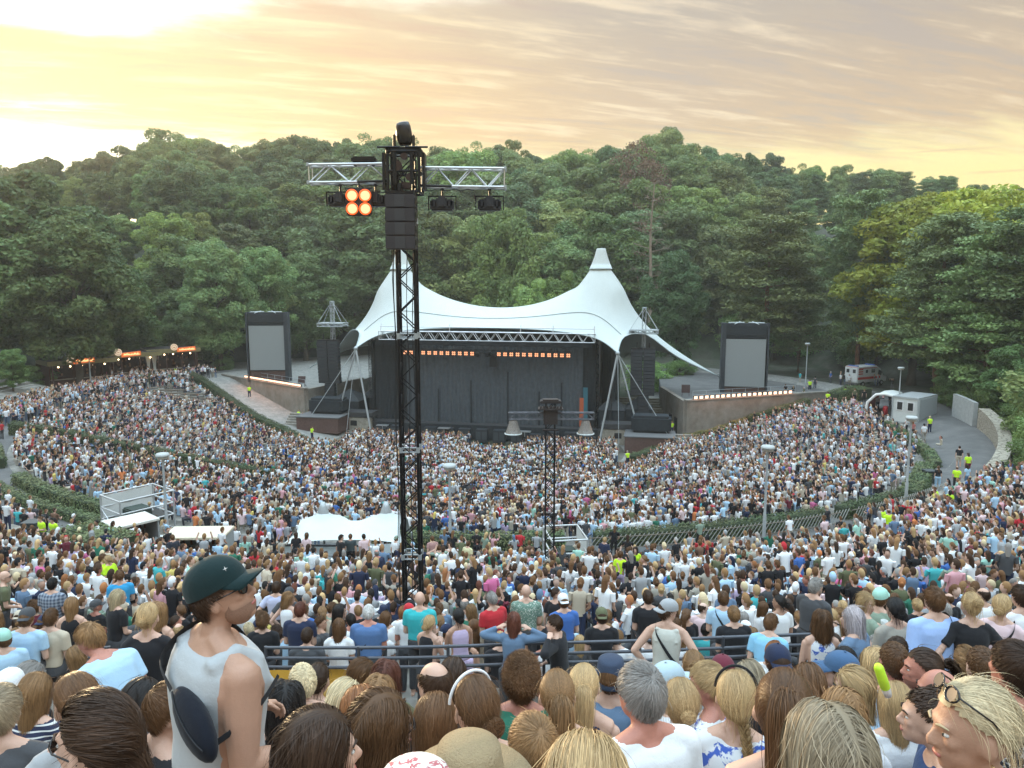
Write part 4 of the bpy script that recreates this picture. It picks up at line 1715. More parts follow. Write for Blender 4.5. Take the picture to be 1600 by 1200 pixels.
# -------- kiosks
def kiosk(u0, u1, vroof, vbase, Yd, rz, label, name, seed, curtain=False):
    a, c = P(u0, vbase, Yd), P(u1, vbase, Yd)
    mx, my = (a.x + c.x) / 2, Yd
    zb = gz(mx, my)
    w = (c.x - a.x) / math.cos(rz)
    top = P((u0 + u1) / 2, vroof, Yd).z - zb
    root = empty('kiosk', (mx, my, zb), rz, label, 'kiosk', 'kiosks on the left')
    d = 3.6
    wood = mat('dark_red_wood', (0.085, 0.035, 0.022), 0.8, 0, 0.3, 2.5)
    b = MB()
    b.box((0, d, top / 2), (w, 0.15, top))
    b.box((-w / 2, d / 2, top / 2), (0.15, d, top))
    b.box((w / 2, d / 2, top / 2), (0.15, d, top))
    b.box((0, 0.05, 0.5), (w * 0.98, 0.5, 1.0))
    b.build('walls', wood, root)
    MB().box((0, -0.05, 1.05), (w, 0.8, 0.08)).build('counter', mat('counter_tin', (0.3, 0.25, 0.2), 0.5), root)
    MB().box((0, d / 2 - 0.5, top + 0.06), (w + 1.0, d + 1.6, 0.12)).build('roof', mat('dark_felt_roof', (0.045, 0.04, 0.038), 0.9), root)
    fa = MB()
    fa.box((0, -1.33, top - 0.18), (w + 1.1, 0.06, 0.62))
    fa.box((-w / 2 - 0.55, d / 2 - 0.5, top - 0.18), (0.06, d + 1.6, 0.62))
    fa.box((w / 2 + 0.55, d / 2 - 0.5, top - 0.18), (0.06, d + 1.6, 0.62))
    fa.build('fascia', mat('olive_gold_fascia', (0.26, 0.22, 0.10), 0.5, 0.3, 0.2, 2.0), root)
    for x in np.linspace(-w / 2, w / 2, 4):
        MB().box((x, -1.2, top / 2 - 0.2), (0.14, 0.14, top - 0.3)).build('post', wood, root)
    r_ = random.Random(seed)
    b = MB()
    for _ in range(26):
        b.box((r_.uniform(-w * .45, w * .45), d - 0.2, r_.uniform(1.3, top - 0.5)), (0.22, 0.1, 0.3))
    b.build('shelf_goods', mat('goods_brown', (0.35, 0.16, 0.07), 0.6, 0, 0.6, 1.5), root)['kind'] = 'stuff'
    lb = MB()
    for x in np.linspace(-w * .38, w * .38, 5):
        lb.ball((x, -0.6, top - 0.75), 0.10, 8, 6)
    lb.build('light_bulb', emat('warm_bulb', (1.0, 0.70, 0.38), 10.0), root)
    # sign : round white disc overlapping an orange board with lettering
    sx = -w * 0.12 if not curtain else w * 0.12
    sg = MB().bar((sx - 0.75, -1.42, top + 0.35), (sx - 0.75, -1.50, top + 0.35), 0.50, n=28)
    sg = sg.build('round_sign', emat('sign_cream', (0.85, 0.66, 0.45), 0.9), root)
    rg = MB().lathe([(0.33, -0.01), (0.35, 0.0), (0.33, 0.01), (0.31, 0.0), (0.33, -0.01)], (sx - 0.75, -1.51, top + 0.35), 24, Matrix.Rotation(PI / 2, 3, 'X'))
    rg.box((sx - 0.75, -1.515, top + 0.30), (0.3, 0.02, 0.08))
    rg.build('sign_emblem', mat('sign_red', (0.45, 0.10, 0.03), 0.6), sg)
    bd = MB().box((sx + 0.95, -1.45, top - 0.02), (2.6, 0.08, 0.62), rot=Matrix.Rotation(-0.06, 3, 'Y')).build(
        'sign_board', emat('sign_orange', (0.85, 0.17, 0.03), 1.0), root)
    r2 = random.Random(seed + 40)
    tx = MB()
    x = sx - 0.05
    while x < sx + 2.0:                     # joined brush-script strokes, too far off to read
        hgt = r2.uniform(0.16, 0.36)
        tx.bar((x, -1.50, top - 0.16), (x + 0.07, -1.50, top - 0.16 + hgt), 0.035, n=5)
        tx.bar((x + 0.07, -1.50, top - 0.16 + hgt), (x + 0.13, -1.50, top - 0.14), 0.03, n=5)
        x += r2.uniform(0.13, 0.2)
    tx.build('sign_lettering', emat('sign_yellow_letters', (1.0, 0.72, 0.30), 1.6), root)
    if curtain:
        for q in (-0.25, 0.0):
            rows = []
            for zi in range(9):
                t = zi / 8
                pin = 1 - 0.55 * math.sin(PI * min(1, t * 1.1))
                rows.append([((-w / 2 + 0.4) + q * 3.2 + x * 0.8 * pin, -1.45 + 0.05 * math.sin(x * 30), 0.1 + t * (top - 0.7)) for x in np.linspace(-.5, .5, 16)])
            MB().grid(rows).build('curtain', mat('white_cloth', (0.62, 0.62, 0.58), 0.9), root)
    return root


kiosk(98, 158, 562, 600, 104, 0.80, 'leftmost kiosk with olive roof band and glowing orange sign', 'kiosk', 1)
kiosk(172, 232, 552, 590, 110, 0.75, 'middle kiosk with dark flat roof and orange sign', 'kiosk', 2)
kiosk(244, 298, 545, 585, 115, 0.62, 'right kiosk with white curtains at its corner', 'kiosk', 3, True)
# goods and furniture by the kiosks
BIKES = []
for i in range(5):
    p = P(284 + i * 7, 585, 108)
    z = gz(p.x, 108)
    o = MB()
    for sx in (-.45, .45):
        o.lathe([(0.30, -0.015), (0.325, 0), (0.30, 0.015), (0.275, 0), (0.30, -0.015)], (sx, 0, 0.32), 16, Matrix.Rotation(PI / 2, 3, 'X'))
    o.bar((-.45, 0, .32), (-.2, 0, .75), .02, n=5).bar((-.2, 0, .7), (.3, 0, .75), .02, n=5).bar((.45, 0, .32), (.3, 0, .95), .02, n=5)
    o.bar((-.2, 0, .7), (.05, 0, .32), .02, n=5).bar((.3, 0, .72), (.05, 0, .32), .02, n=5).bar((.3, -.25, .97), (.3, .25, .97), .02, n=5).box((-.24, 0, .83), (.24, .12, .05))
    o = o.build('bicycle', mat('pale_bike', (0.5, 0.52, 0.52), 0.4, 0.3), None, (p.x, 108 + 0.3 * i, z), 0.9)
    tag(o, 'bicycle parked on the yard right of the kiosks', 'bicycle', 'bicycles by the kiosks')
    BIKES.append(o)
uniq(BIKES)
o = MB().lathe([(0.45, 0.0), (0.12, 0.9), (0.05, 1.5), (0, 1.5)]).build('folded_parasol', mat('canvas_beige', (0.4, 0.37, 0.28), 0.9), None, (P(298, 560, 111).x, 111, gz(P(298, 560, 111).x, 111)))
tag(o, 'folded pale parasol standing right of the curtained kiosk', 'parasol')

# -------- ambulance
def ambulance():
    Yd = 103
    p = P(1347, 603, Yd)
    z = gz(p.x, Yd)
    root = empty('ambulance', (p.x, Yd, z + 0.1), -0.38, 'white ambulance with red stripes parked with its back doors to the crowd', 'ambulance')
    # local : rear faces -Y-ish (towards camera), length along +X
    wht = mat('ambulance_white', (0.62, 0.63, 0.62), 0.35, 0, 0.05, 2)
    red = mat('ambulance_red', (0.55, 0.05, 0.03), 0.4)
    root.rotation_euler = (0, 0, R(28))
    root.location = (P(1322, 603, Yd).x + 0.6, Yd, z)
    L, W, H = 5.9, 2.1, 2.75
    b = MB()
    b.box((2.0, 0, 1.62), (4.0, W, 2.2), bev=0.10)
    prof = [(4.0, 0.5), (5.9, 0.5), (5.95, 1.15), (5.2, 1.35), (4.55, 2.3), (4.0, 2.6)]
    vs = [(x, -W / 2 + 0.05, z_) for x, z_ in prof] + [(x, W / 2 - 0.05, z_) for x, z_ in prof]
    n = len(prof)
    b.add(vs, [tuple(range(n)), tuple(range(2 * n - 1, n - 1, -1))] + [(i, i + n, (i + 1) % n + n, (i + 1) % n) for i in range(n)])
    b.build('body', wht, root)
    s_ = MB()
    s_.box((2.3, -W / 2 - 0.012, 1.15), (4.5, 0.02, 0.32))
    for k in range(3):
        s_.box((0.55, -W / 2 - 0.012, 1.75 + k * 0.30), (0.9, 0.02, 0.13))
    s_.box((-0.012, 0, 2.62), (0.02, W * 0.92, 0.12))
    s_.box((-0.012, 0, 1.15), (0.02, W * 0.92, 0.22))
    s_.box((2.0, -W / 2 - 0.012, 2.5), (3.6, 0.02, 0.07))
    s_.build('red_stripe', red, root)
    for yy in (-0.5, 0.5):
        d = MB().box((-0.03, yy, 1.65), (0.04, 0.94, 1.95), bev=0.02).build('rear_door', wht, root)
        MB().box((-0.06, yy, 2.10), (0.02, 0.46, 0.50), bev=0.02).build('window', DKGLASS, d)
    b = MB()
    b.box((1.75, -W / 2 - 0.01, 2.05), (0.42, 0.03, 0.42), bev=0.02)
    b.box((3.05, -W / 2 - 0.01, 2.08), (0.7, 0.03, 0.5), bev=0.02)
    b.box((4.5, -W / 2 + 0.03, 1.75), (0.75, 0.03, 0.6), rot=Matrix.Rotation(0.3, 3, 'Y'))
    b.box((4.93, 0, 1.82), (0.02, W * 0.8, 1.05), rot=Matrix.Rotation(-0.6, 3, 'Y'))
    b.build('side_window', DKGLASS, root)
    for x in (1.1, 4.9):
        for yy in (-W / 2 + 0.1, W / 2 - 0.1):
            wl = MB().bar((x, yy - 0.12, 0.36), (x, yy + 0.12, 0.36), 0.36, n=18).build('wheel', mat('tyre', (0.02, 0.02, 0.02), 0.9), root)
            MB().bar((x, yy - 0.13, 0.36), (x, yy + 0.13, 0.36), 0.19, n=14).build('rim', ALU, wl)
    b = MB()
    for x in (0.4, 3.7):
        b.box((x, 0, 2.80), (0.3, 1.5, 0.15), bev=0.04)
    b.build('light_bar', mat('beacon_blue', (0.08, 0.15, 0.4), 0.3), root)
    MB().box((-0.14, 0, 0.42), (0.22, W * 0.95, 0.14)).build('bumper', mat('bumper_grey', (0.1, 0.1, 0.1), 0.6), root)


ambulance()


# -------- office container and arched tent
def office():
    Yd = 80.0
    p = P(1415, 636, Yd)
    z = gz(p.x, Yd)
    root = empty('office_container', (p.x, Yd, z), R(-50), 'white office container with two windows beside the right walkway', 'container')
    wht = mat('container_white', (0.60, 0.62, 0.60), 0.5, 0, 0.06, 1.0)
    MB().box((0, 2.2, 1.45), (2.6, 4.6, 2.6), bev=0.03).build('wall', wht, root)
    b = MB()
    for x in (-1.28, 1.28):
        for yy in (-0.08, 4.48):
            b.box((x, yy, 1.4), (0.14, 0.14, 2.8))
    for zz in (0.1, 2.74):
        b.box((0, -0.09, zz), (2.42, 0.14, 0.16))
    b.build('frame', mat('container_frame', (0.40, 0.42, 0.42), 0.5), root)
    MB().box((0, 2.2, 2.81), (2.66, 4.7, 0.06)).build('roof', mat('roof_sheet', (0.32, 0.33, 0.33), 0.6), root)
    for x in (-0.55, 0.55):
        f = MB()
        f.box((x, -0.115, 1.85), (0.72, 0.05, 1.0))
        f = f.build('window', mat('white_frame', (0.7, 0.7, 0.7), 0.5), root)
        MB().box((x, -0.145, 1.85), (0.52, 0.02, 0.80)).build('pane', DKGLASS, f)
    # corrugated side
    b = MB()
    for k in range(18):
        b.box((1.36, 0.3 + k * 0.23, 1.45), (0.05, 0.10, 2.4))
    b.build('corrugated_side', mat('container_side', (0.36, 0.38, 0.38), 0.55), root)
    # arched tent
    Yt = 84.5
    p = P(1382, 628, Yt)
    z = gz(p.x, Yt)
    root = empty('arched_tent', (p.x, Yt, z), R(-38), 'open pale arched tent with a red interior beside the container', 'tent')
    prof = [(-1.9, 0.0), (-1.75, 1.5), (-0.9, 2.45), (0, 2.6), (0.9, 2.45), (1.75, 1.5), (1.9, 0.0)]
    MB().grid([[(x, yy, z_) for x, z_ in prof] for yy in (0, 1.3, 2.6, 4.0)], smooth=False).build('canopy', mat('tent_white', (0.66, 0.67, 0.64), 0.8), root)
    rim = MB().tube([(x, -0.02, z_) for x, z_ in prof], 0.16, 8)
    rim.build('arch_rim', mat('tent_rim', (0.75, 0.75, 0.72), 0.7), root)
    MB().grid([[(x * .96, yy, z_ * .96) for x, z_ in prof] for yy in (0.4, 3.9)], smooth=False).build('inner_lining', mat('red_lining', (0.42, 0.05, 0.04), 0.8), root)
    p = G(1383, 649)
    o = MB().lathe([(0.0, 0), (0.26, 0), (0.28, 0.9), (0.24, 1.0), (0.1, 1.08), (0, 1.08)]).build('red_bin', mat('red_plastic', (0.5, 0.02, 0.03), 0.45), None, tuple(p))
    tag(o, 'round red bin in front of the arched tent', 'bin')


office()

# -------- wheelie bins on the paths
for (u, v, lab, c) in ((1394, 650, 'dark bin beside the round red bin', 0), (1451, 757, 'dark wheelie bin at the hedge planter by the right walkway', 0),
                       (938, 893, 'grey-green wheelie bin left of the central stewards', 1), (1012, 896, 'dark grey wheelie bin right of the central stewards', 1),
                       (53, 846, 'black wheelie bin by the left path', 0), (108, 858, 'black wheelie bin next to the square hedge', 0)):
    p = G(u, v)
    root = empty('wheelie_bin', tuple(p), random.uniform(-.3, .3), lab, 'bin', 'bins along the paths')
    s = 1.02 if c else 1.0
    b = MB()
    b.add([(-.3 * s, -.28 * s, .05), (.3 * s, -.28 * s, .05), (.3 * s, .28 * s, .05), (-.3 * s, .28 * s, .05),
           (-.38 * s, -.36 * s, 1.0 * s), (.38 * s, -.36 * s, 1.0 * s), (.38 * s, .36 * s, 1.0 * s), (-.38 * s, .36 * s, 1.0 * s)],
          [(3, 2, 1, 0), (4, 5, 6, 7), (0, 1, 5, 4), (1, 2, 6, 5), (2, 3, 7, 6), (3, 0, 4, 7)])
    b.build('body', mat('bin_grey', (0.035, 0.045, 0.045), 0.5), root)
    MB().box((0, 0, 1.03 * s), (.82 * s, .8 * s, .07), bev=.02).build('lid', mat('bin_lid', (0.05, 0.06, 0.065), 0.45), root)
    b = MB()
    for x in (-.26, .26):
        b.bar((x * s - .04, .34 * s, .13), (x * s + .04, .34 * s, .13), .12, n=12)
    b.build('wheels', mat('tyre'), root)

# -------- front lighting tower (nearest)
def head_light(name, parent_loc, lit, label, rz=0.0, w=0.52):
    """blinder / wash lamp hanging from a clamp: yoke, body, lens"""
    root = empty(name, parent_loc, rz, label, 'stage light', 'lamps on the near lighting tower')
    b = MB()
    b.bar((0, 0, 0), (0, 0, -0.13), 0.018)
    b.box((0, 0, -0.005), (0.07, 0.06, 0.05), bev=0.01)
    b.box((0, 0, -0.14), (w + 0.06, 0.04, 0.025))
    b.box((-w / 2 - 0.02, 0, -0.28), (0.02, 0.05, 0.28))
    b.box((w / 2 + 0.02, 0, -0.28), (0.02, 0.05, 0.28))
    b.build('yoke', BLACK, root)
    b = MB()
    b.box((0, 0, -0.32), (w * 0.92, 0.30, 0.22), bev=0.03)
    b.box((0, -0.12, -0.27), (w * 0.42, 0.16, 0.24), bev=0.04)
    b.box((-w * .3, -0.05, -0.30), (w * 0.2, 0.26, 0.16), bev=0.03)
    b.box((w * .3, -0.05, -0.30), (w * 0.2, 0.26, 0.16), bev=0.03)
    b.build('body', mat('lamp_body_black', (0.035, 0.038, 0.045), 0.4, 0.3, 0.2, 8), root)
    b = MB()
    for k in range(6):
        b.box((0, 0.16, -0.25 - k * 0.028), (w * .8, 0.03, 0.012))
    b.build('heat_sink', BLACK, root)
    return root


def near_tower():
    Yd = 16.0
    base = P(639.5, 600, Yd)
    x0, y0 = base.x, Yd
    zb = gz(x0, y0)
    root = empty('lighting_tower', (x0, y0, zb), 0, 'tall black truss lighting tower with silver crossbar rising from the crowd', 'lighting tower')
    top = P(640, 248, Yd).z - zb
    w = 0.36
    b = MB()
    for sx in (-1, 1):
        for sy in (-1, 1):
            b.bar((sx * w / 2, sy * w / 2, 0), (sx * w / 2, sy * w / 2, top), 0.032, n=10)
    nb = int(top / 0.34)
    for q, (o1, o2) in enumerate([((-1, -1), (1, -1)), ((1, -1), (1, 1)), ((1, 1), (-1, 1)), ((-1, 1), (-1, -1))]):
        for k in range(nb):
            za, zc = top * k / nb, top * (k + 1) / nb
            p_, q_ = (o1, o2) if (k + q // 2) % 2 == 0 else (o2, o1)
            b.bar((p_[0] * w / 2, p_[1] * w / 2, za), (q_[0] * w / 2, q_[1] * w / 2, zc), 0.014, n=6, caps=False)
    b.build('mast_truss', BLACK, root)
    for f_ in (0.22, 0.44, 0.665, 0.885):
        z = top * f_
        col = MB()
        for dz in (-0.05, 0.05):
            for (a_, c_) in (((-1, -1), (1, -1)), ((1, -1), (1, 1)), ((1, 1), (-1, 1)), ((-1, 1), (-1, -1))):
                col.bar((a_[0] * w / 2, a_[1] * w / 2, z + dz), (c_[0] * w / 2, c_[1] * w / 2, z + dz), 0.016, n=6)
        for sx in (-1, 1):
            for sy in (-1, 1):
                col.bar((sx * w / 2, sy * w / 2, z - .06), (sx * w / 2, sy * w / 2, z + .06), 0.042, n=10)
        col.build('joint_collar', GALV, root)
    cb = MB()
    r_ = random.Random(3)
    for k, (xx, yy) in enumerate(((-0.26, -0.2), (-0.245, -0.16), (0.02, -0.20), (0.10, 0.05))):
        pts = [(xx + 0.02 * math.sin(z_ * 2 + k), yy, z_) for z_ in np.linspace(0, top - 0.4, 16)]
        cb.tube(pts, 0.010, 5)
    cb.build('cables', mat('cable_rubber', (0.012, 0.012, 0.012), 0.6), root)
    # sleeve block with winch rollers
    b = MB()
    hz = top - 0.28
    for sx in (-1, 1):
        for sy in (-1, 1):
            b.bar((sx * 0.31, sy * 0.31, hz - 0.42), (sx * 0.31, sy * 0.31, hz + 0.42), 0.03, n=8)
            b.bar((sx * 0.24, sy * 0.31, hz - 0.38), (sx * 0.24, sy * 0.31, hz + 0.38), 0.016, n=6)
    for z in (-0.40, 0.0, 0.38):
        for (a_, c_) in (((-1, -1), (1, -1)), ((1, -1), (1, 1)), ((1, 1), (-1, 1)), ((-1, 1), (-1, -1))):
            b.bar((a_[0] * .31, a_[1] * .31, hz + z), (c_[0] * .31, c_[1] * .31, hz + z), 0.026, n=8)
    for sx in (-1, 1):
        b.bar((sx * 0.31, -.31, hz - 0.4), (-sx * 0.05, -.31, hz), 0.014, n=5)
        b.bar((sx * 0.31, -.31, hz + 0.36), (sx * 0.02, -.31, hz - 0.1), 0.014, n=5)
        b.bar((sx * 0.05, -.36, hz + .45), (sx * 0.50, -.36, hz + .45), 0.02, n=8)
        b.bar((sx * .28, -.33, hz + .43), (sx * .28, .33, hz + .43), 0.05, n=10)
        b.box((sx * 0.40, -0.1, hz), (0.05, 0.35, 0.72))
        b.box((sx * 0.17, -0.33, hz + 0.05), (0.07, 0.06, 0.62), bev=0.01)
    b.box((0, 0, hz + 0.42), (0.72, 0.6, 0.05), bev=0.01)
    b.build('sleeve_block', BLACK, root)
    b = MB()
    for (x, z, d) in ((-0.12, 0.10, 0.10), (0.13, -0.12, 0.08), (0.02, 0.28, 0.07)):
        b.bar((x, -0.34, hz + z), (x, -0.26, hz + z), d, n=14)
    b.box((0.05, -0.36, hz - 0.30), (0.22, 0.10, 0.14), bev=0.02)
    b.build('winch', mat('oily_steel', (0.05, 0.035, 0.035), 0.35, 0.6), root)
    # silver cross arms
    for s, u_end, vt, vb in ((-1, 485, 257, 288), (1, 788, 263, 295)):
        ztop, zbot = P(u_end, vt, Yd).z - zb, P(u_end, vb, Yd).z - zb
        xe = P(u_end, vt, Yd).x - x0
        b = MB()
        zm = (ztop + zbot) / 2
        hh = ztop - zbot - 0.04
        truss(b, (s * 0.32, 0, zm + (0.02 if s < 0 else 0.02)), (xe, 0, zm), 0.29, hh, 0.025, bay=0.36, n=10, rd=0.012)
        b.build('cross_arm', ALU, root)
        for sy in (-1, 1):
            for sz in (-1, 1):
                MB().box((xe + s * 0.02, sy * 0.145, zm + sz * hh / 2), (0.05, 0.07, 0.08), bev=0.01).build('end_fitting', GALV, root)
        b = MB()
        pts = [(s * (0.35 + k * 0.13), -0.16 + 0.02 * math.sin(k * 2.1), zm - hh / 2 - 0.03 - 0.05 * abs(math.sin(k * 1.3))) for k in range(9)]
        b.tube(pts, 0.010, 5)
        b.bar((s * 0.3, -0.17, zm - hh / 2 + 0.03), (s * 0.95, -0.17, zm - hh / 2 + 0.01), 0.024, n=8)
        b.build('arm_cable', mat('cable_rubber'), root)
        if s < 0:
            zarm = zbot
        else:
            zarm2 = zbot
    # things hung from / standing on it
    nzl = zb + zarm
    # four-cell lamp, lit
    p4 = P(561, 300, Yd - 0.2)
    lr = empty('four_cell_blinder', (p4.x, p4.y, nzl - 0.02), 0.05, 'lit orange blinder with four round cells under the left arm', 'stage light', 'lamps on the near lighting tower')
    b = MB()
    b.box((0, 0, -0.36), (0.50, 0.16, 0.54), bev=0.03)
    b.bar((0, 0, 0.02), (0, 0, -0.1), 0.02)
    b.box((0, 0, -0.08), (0.56, 0.04, 0.025))
    b.build('body', mat('lamp_body_black'), lr)
    for dx in (-.13, .13):
        for dz in (-.13, .13):
            cc = MB().lathe([(0.118, 0.0), (0.125, -0.03), (0.10, -0.04), (0.095, 0.0)], (dx, -0.08, -0.36 + dz), 20, Matrix.Rotation(-PI / 2, 3, 'X')).build('bezel', emat('bezel_spill_glow', (1.0, 0.13, 0.015), 1.5), lr)  # bezel emission paints in the orange spill of the lit cells
            MB().lathe([(0.0, 0.02), (0.05, 0.018), (0.094, 0.0)], (dx, -0.085, -0.36 + dz), 20, Matrix.Rotation(PI / 2, 3, 'X')).build('lit_cell', emat('blinder_cell', (1.0, 0.50, 0.25), 1.9), cc)
    pl = bpy.data.lights.new('blinder_glow', 'AREA')
    pl.energy = 22
    pl.size = 0.4
    pl.color = (1, 0.33, 0.1)
    po = bpy.data.objects.new('blinder_glow', pl)
    COL.objects.link(po)
    po.parent = lr
    po.location = (0, -0.16, -0.36)
    po.rotation_euler = (-PI / 2, 0, 0)
    for (u, v, lab) in ((531, 300, 'unlit black lamp left of the lit four-cell blinder'), (586, 300, 'unlit black lamp between the lit blinder and the speaker column')):
        q = P(u, v, Yd)
        head_light('wash_lamp', (q.x, Yd + 0.05, nzl - 0.01), False, lab)
    for (u, lab) in ((691, 'black lamp hanging under the right arm next to the tower'), (765, 'black lamp hanging under the outer end of the right arm')):
        q = P(u, 300, Yd)
        head_light('wash_lamp', (q.x, Yd, zb + zarm2 - 0.01), False, lab)
    # moving head on top
    tz = P(638, 244, Yd).z
    mh = empty('moving_head_lamp', (x0 - 0.02, Yd, tz + 0.02), 0.2, 'glossy black moving head lamp on top of the near tower', 'stage light', 'lamps on the near lighting tower')
    MB().box((0, 0, 0.07), (0.42, 0.36, 0.14), bev=0.04).build('base', mat('gloss_black', (0.02, 0.018, 0.018), 0.2, 0.2), mh)
    b = MB()
    b.box((-0.19, 0, 0.26), (0.06, 0.16, 0.28), bev=0.02)
    b.box((0.19, 0, 0.26), (0.06, 0.16, 0.28), bev=0.02)
    b.build('yoke', mat('gloss_black'), mh)
    MB().lathe([(0.0, -0.14), (0.11, -0.13), (0.15, -0.05), (0.16, 0.10), (0.15, 0.24), (0.13, 0.30), (0.10, 0.31), (0, 0.30)],
               (0.02, 0, 0.32), 22, Matrix.Rotation(-0.12, 3, 'Y')).build('head', mat('gloss_black'), mh)
    MB().lathe([(0.115, 0.0), (0.10, 0.012), (0, 0.02)], (0.0, 0, 0.63), 20, Matrix.Rotation(-0.12, 3, 'Y')).build('lens', mat('lens_glass', (0.35, 0.3, 0.25), 0.1, 0.5), mh)
    # flat box on the left arm
    q = P(569, 252, Yd)
    o = MB()
    o.box((0, 0, 0.08), (0.50, 0.22, 0.12), bev=0.03)
    o.box((-.18, 0, 0.0), (0.03, 0.2, 0.08))
    o.box((.18, 0, 0.0), (0.03, 0.2, 0.08))
    o.bar((.2, 0, .06), (.3, 0, .03), 0.02)
    o = o.build('strobe_box', BLACK, None, (q.x, Yd, P(569, 258, Yd).z + 0.02), 0)
    tag(o, 'flat black box lying on top of the left silver arm', 'stage light', 'lamps on the near lighting tower')
    # hanging speaker column
    za, zc = P(627, 304, Yd - 0.5).z, P(627, 390, Yd - 0.5).z
    q = P(627, 340, Yd - 0.5)
    sp = empty('speaker_column', (q.x, Yd - 0.5, zc), 0, 'black column of four line array speakers hung on the near tower', 'speaker')
    H = za - zc
    for k in range(4):
        z = H * (k + 0.5) / 4
        c = MB().box((0, 0, z), (0.58, 0.42, H / 4 * 0.965), bev=0.012)
        c = c.build('speaker_box', mat('array_black', (0.028, 0.024, 0.027), 0.65, 0, 0.15, 9), sp)
        MB().box((0, -0.213, z), (0.20, 0.012, H / 4 * 0.86)).build('horn_grille', mat('array_grille', (0.045, 0.045, 0.05), 0.5, 0.2, 0.25, 40), c)
        MB().box((0.295, 0, z), (0.015, 0.3, 0.10)).build('handle', BLACK, c)
    MB().box((0, 0, H + 0.03), (0.56, 0.40, 0.05)).box((0, 0, H + .12), (0.06, 0.4, 0.16)).build('flying_frame', BLACK, sp)


near_tower()


def far_tower():
    Yd = 34.0
    x0 = P(860, 640, Yd).x
    zb = gz(x0, Yd)
    root = empty('lighting_tower', (x0, Yd, zb), 0, 'slim black truss tower with short arms in front of the stage', 'lighting tower')
    top = P(860, 628, Yd).z - zb
    arm = P(860, 650, Yd).z - zb
    b = MB()
    truss(b, (0, 0, 0), (0, 0, top), 0.40, 0.40, 0.032, 0.42, up=(0, 1, 0), n=6)
    b.build('mast_truss', BLACK, root)
    b = MB()
    xl, xr = P(795, 650, Yd).x - x0, P(928, 650, Yd).x - x0
    truss(b, (xl, 0, arm), (xr, 0, arm), 0.30, 0.30, 0.026, 0.33, n=6)
    b.build('cross_arm', mat('dull_grey_truss', (0.10, 0.10, 0.11), 0.5, 0.5), root)
    b = MB()
    b.box((0, 0, arm), (0.62, 0.62, 0.66))
    b.box((0, -0.1, arm + 0.36), (1.1, 0.7, 0.05))
    for k in range(7):
        b.box((-0.45 + k * .15, -0.35, arm + .44), (0.08, 0.1, 0.14))
    b.box((0, 0, top + 0.02), (0.95, 0.5, 0.12), bev=0.03)
    b.box((0, 0, top + 0.10), (0.7, 0.4, 0.07))
    b.bar((-.35, -.2, arm - .6), (.35, -.2, arm - .6), 0.05, n=6)
    b.build('sleeve_block', mat('tower_rust_black', (0.045, 0.035, 0.032), 0.6, 0.3, 0.4, 6), root)
    for (u, lab) in ((802, 'bell-shaped clear covered lamp under the left arm of the slim tower'), (915, 'bell-shaped clear covered lamp under the right arm of the slim tower')):
        q = P(u, 660, Yd)
        lr = empty('covered_lamp', (q.x, Yd, zb + arm - 0.18), 0.1, lab, 'stage light', 'covered lamps on the slim tower')
        MB().lathe([(0.16, 0.0), (0.20, -0.1), (0.26, -0.35), (0.34, -0.52), (0.38, -0.60), (0.36, -0.60), (0.20, -0.15), (0.0, -0.05)], n=12, smooth=False).build('rain_cover', mat('plastic_cover', (0.22, 0.20, 0.18), 0.2, 0, 0.5, 9), lr)
        MB().lathe([(0.0, -0.1), (0.12, -0.12), (0.13, -0.5), (0.0, -0.78)], n=12).build('lamp_body', mat('lamp_body_black'), lr)
        MB().lathe([(0.34, -0.585), (0.40, -0.60), (0.40, -0.64), (0.34, -0.66), (0.34, -0.585)], n=18).build('hoop', mat('pale_steel'), lr)


far_tower()


# -------- scaffold frames (camera / delay positions)
def scaffold(u, v, Yd, w, d, h, rz, label, panel_side):
    p = P(u, v, Yd)
    z = gz(p.x, Yd)
    root = empty('scaffold_frame', (p.x, Yd, z), rz, label, 'scaffold', 'scaffold frames')
    b = MB()
    for x in (-w / 2, w / 2):
        for y in (0, d):
            b.bar((x, y, 0), (x, y, h), 0.05, n=7)
    for zz in (0.25, h * 0.45, h * 0.72, h):
        b.bar((-w / 2, 0, zz), (w / 2, 0, zz), 0.045, n=6)
        b.bar((-w / 2, d, zz), (w / 2, d, zz), 0.045, n=6)
        for x in (-w / 2, w / 2):
            b.bar((x, 0, zz), (x, d, zz), 0.045, n=6)
    b.bar((-w / 2, 0, 0.2), (w / 2, 0, h * 0.7), 0.04, n=6)
    b.bar((w / 2, 0, 0.2), (-w / 2, 0, h * 0.7), 0.04, n=6)
    b.build('tubes', mat('pale_scaffold', (0.55, 0.56, 0.56), 0.45, 0.5), root)
    MB().box((0, d / 2, h * 0.42), (w - .15, d - .1, 0.08)).build('platform', mat('dark_deck', (0.06, 0.055, 0.05), 0.9), root)
    b = MB()
    x = panel_side * (w / 2 - 0.02)
    b.grid([[(x + panel_side * 0.02 * math.sin(yy * 5), yy, zz) for yy in np.linspace(0.06, d - .06, 12)] for zz in np.linspace(0.25, h - .06, 5)])
    b.build('white_sheet', mat('banner_white', (0.66, 0.68, 0.66), 0.7, 0, 0.06, 1), root)
    b = MB()
    b.box((0.1 * panel_side, d * .5, h * .55), (w * .5, d * .4, h * .22), bev=0.08)
    b.build('covered_gear', mat('dark_green_tarp', (0.035, 0.05, 0.04), 0.85), root)


scaffold(176, 842, 41.0, 2.3, 3.0, 2.5, R(-38), 'white-sheeted scaffold frame on the left with a slanting top', -1)
scaffold(890, 884, 34.5, 1.7, 2.2, 2.3, R(8), 'silver scaffold frame with a white side sheet right of the slim tower', 1)


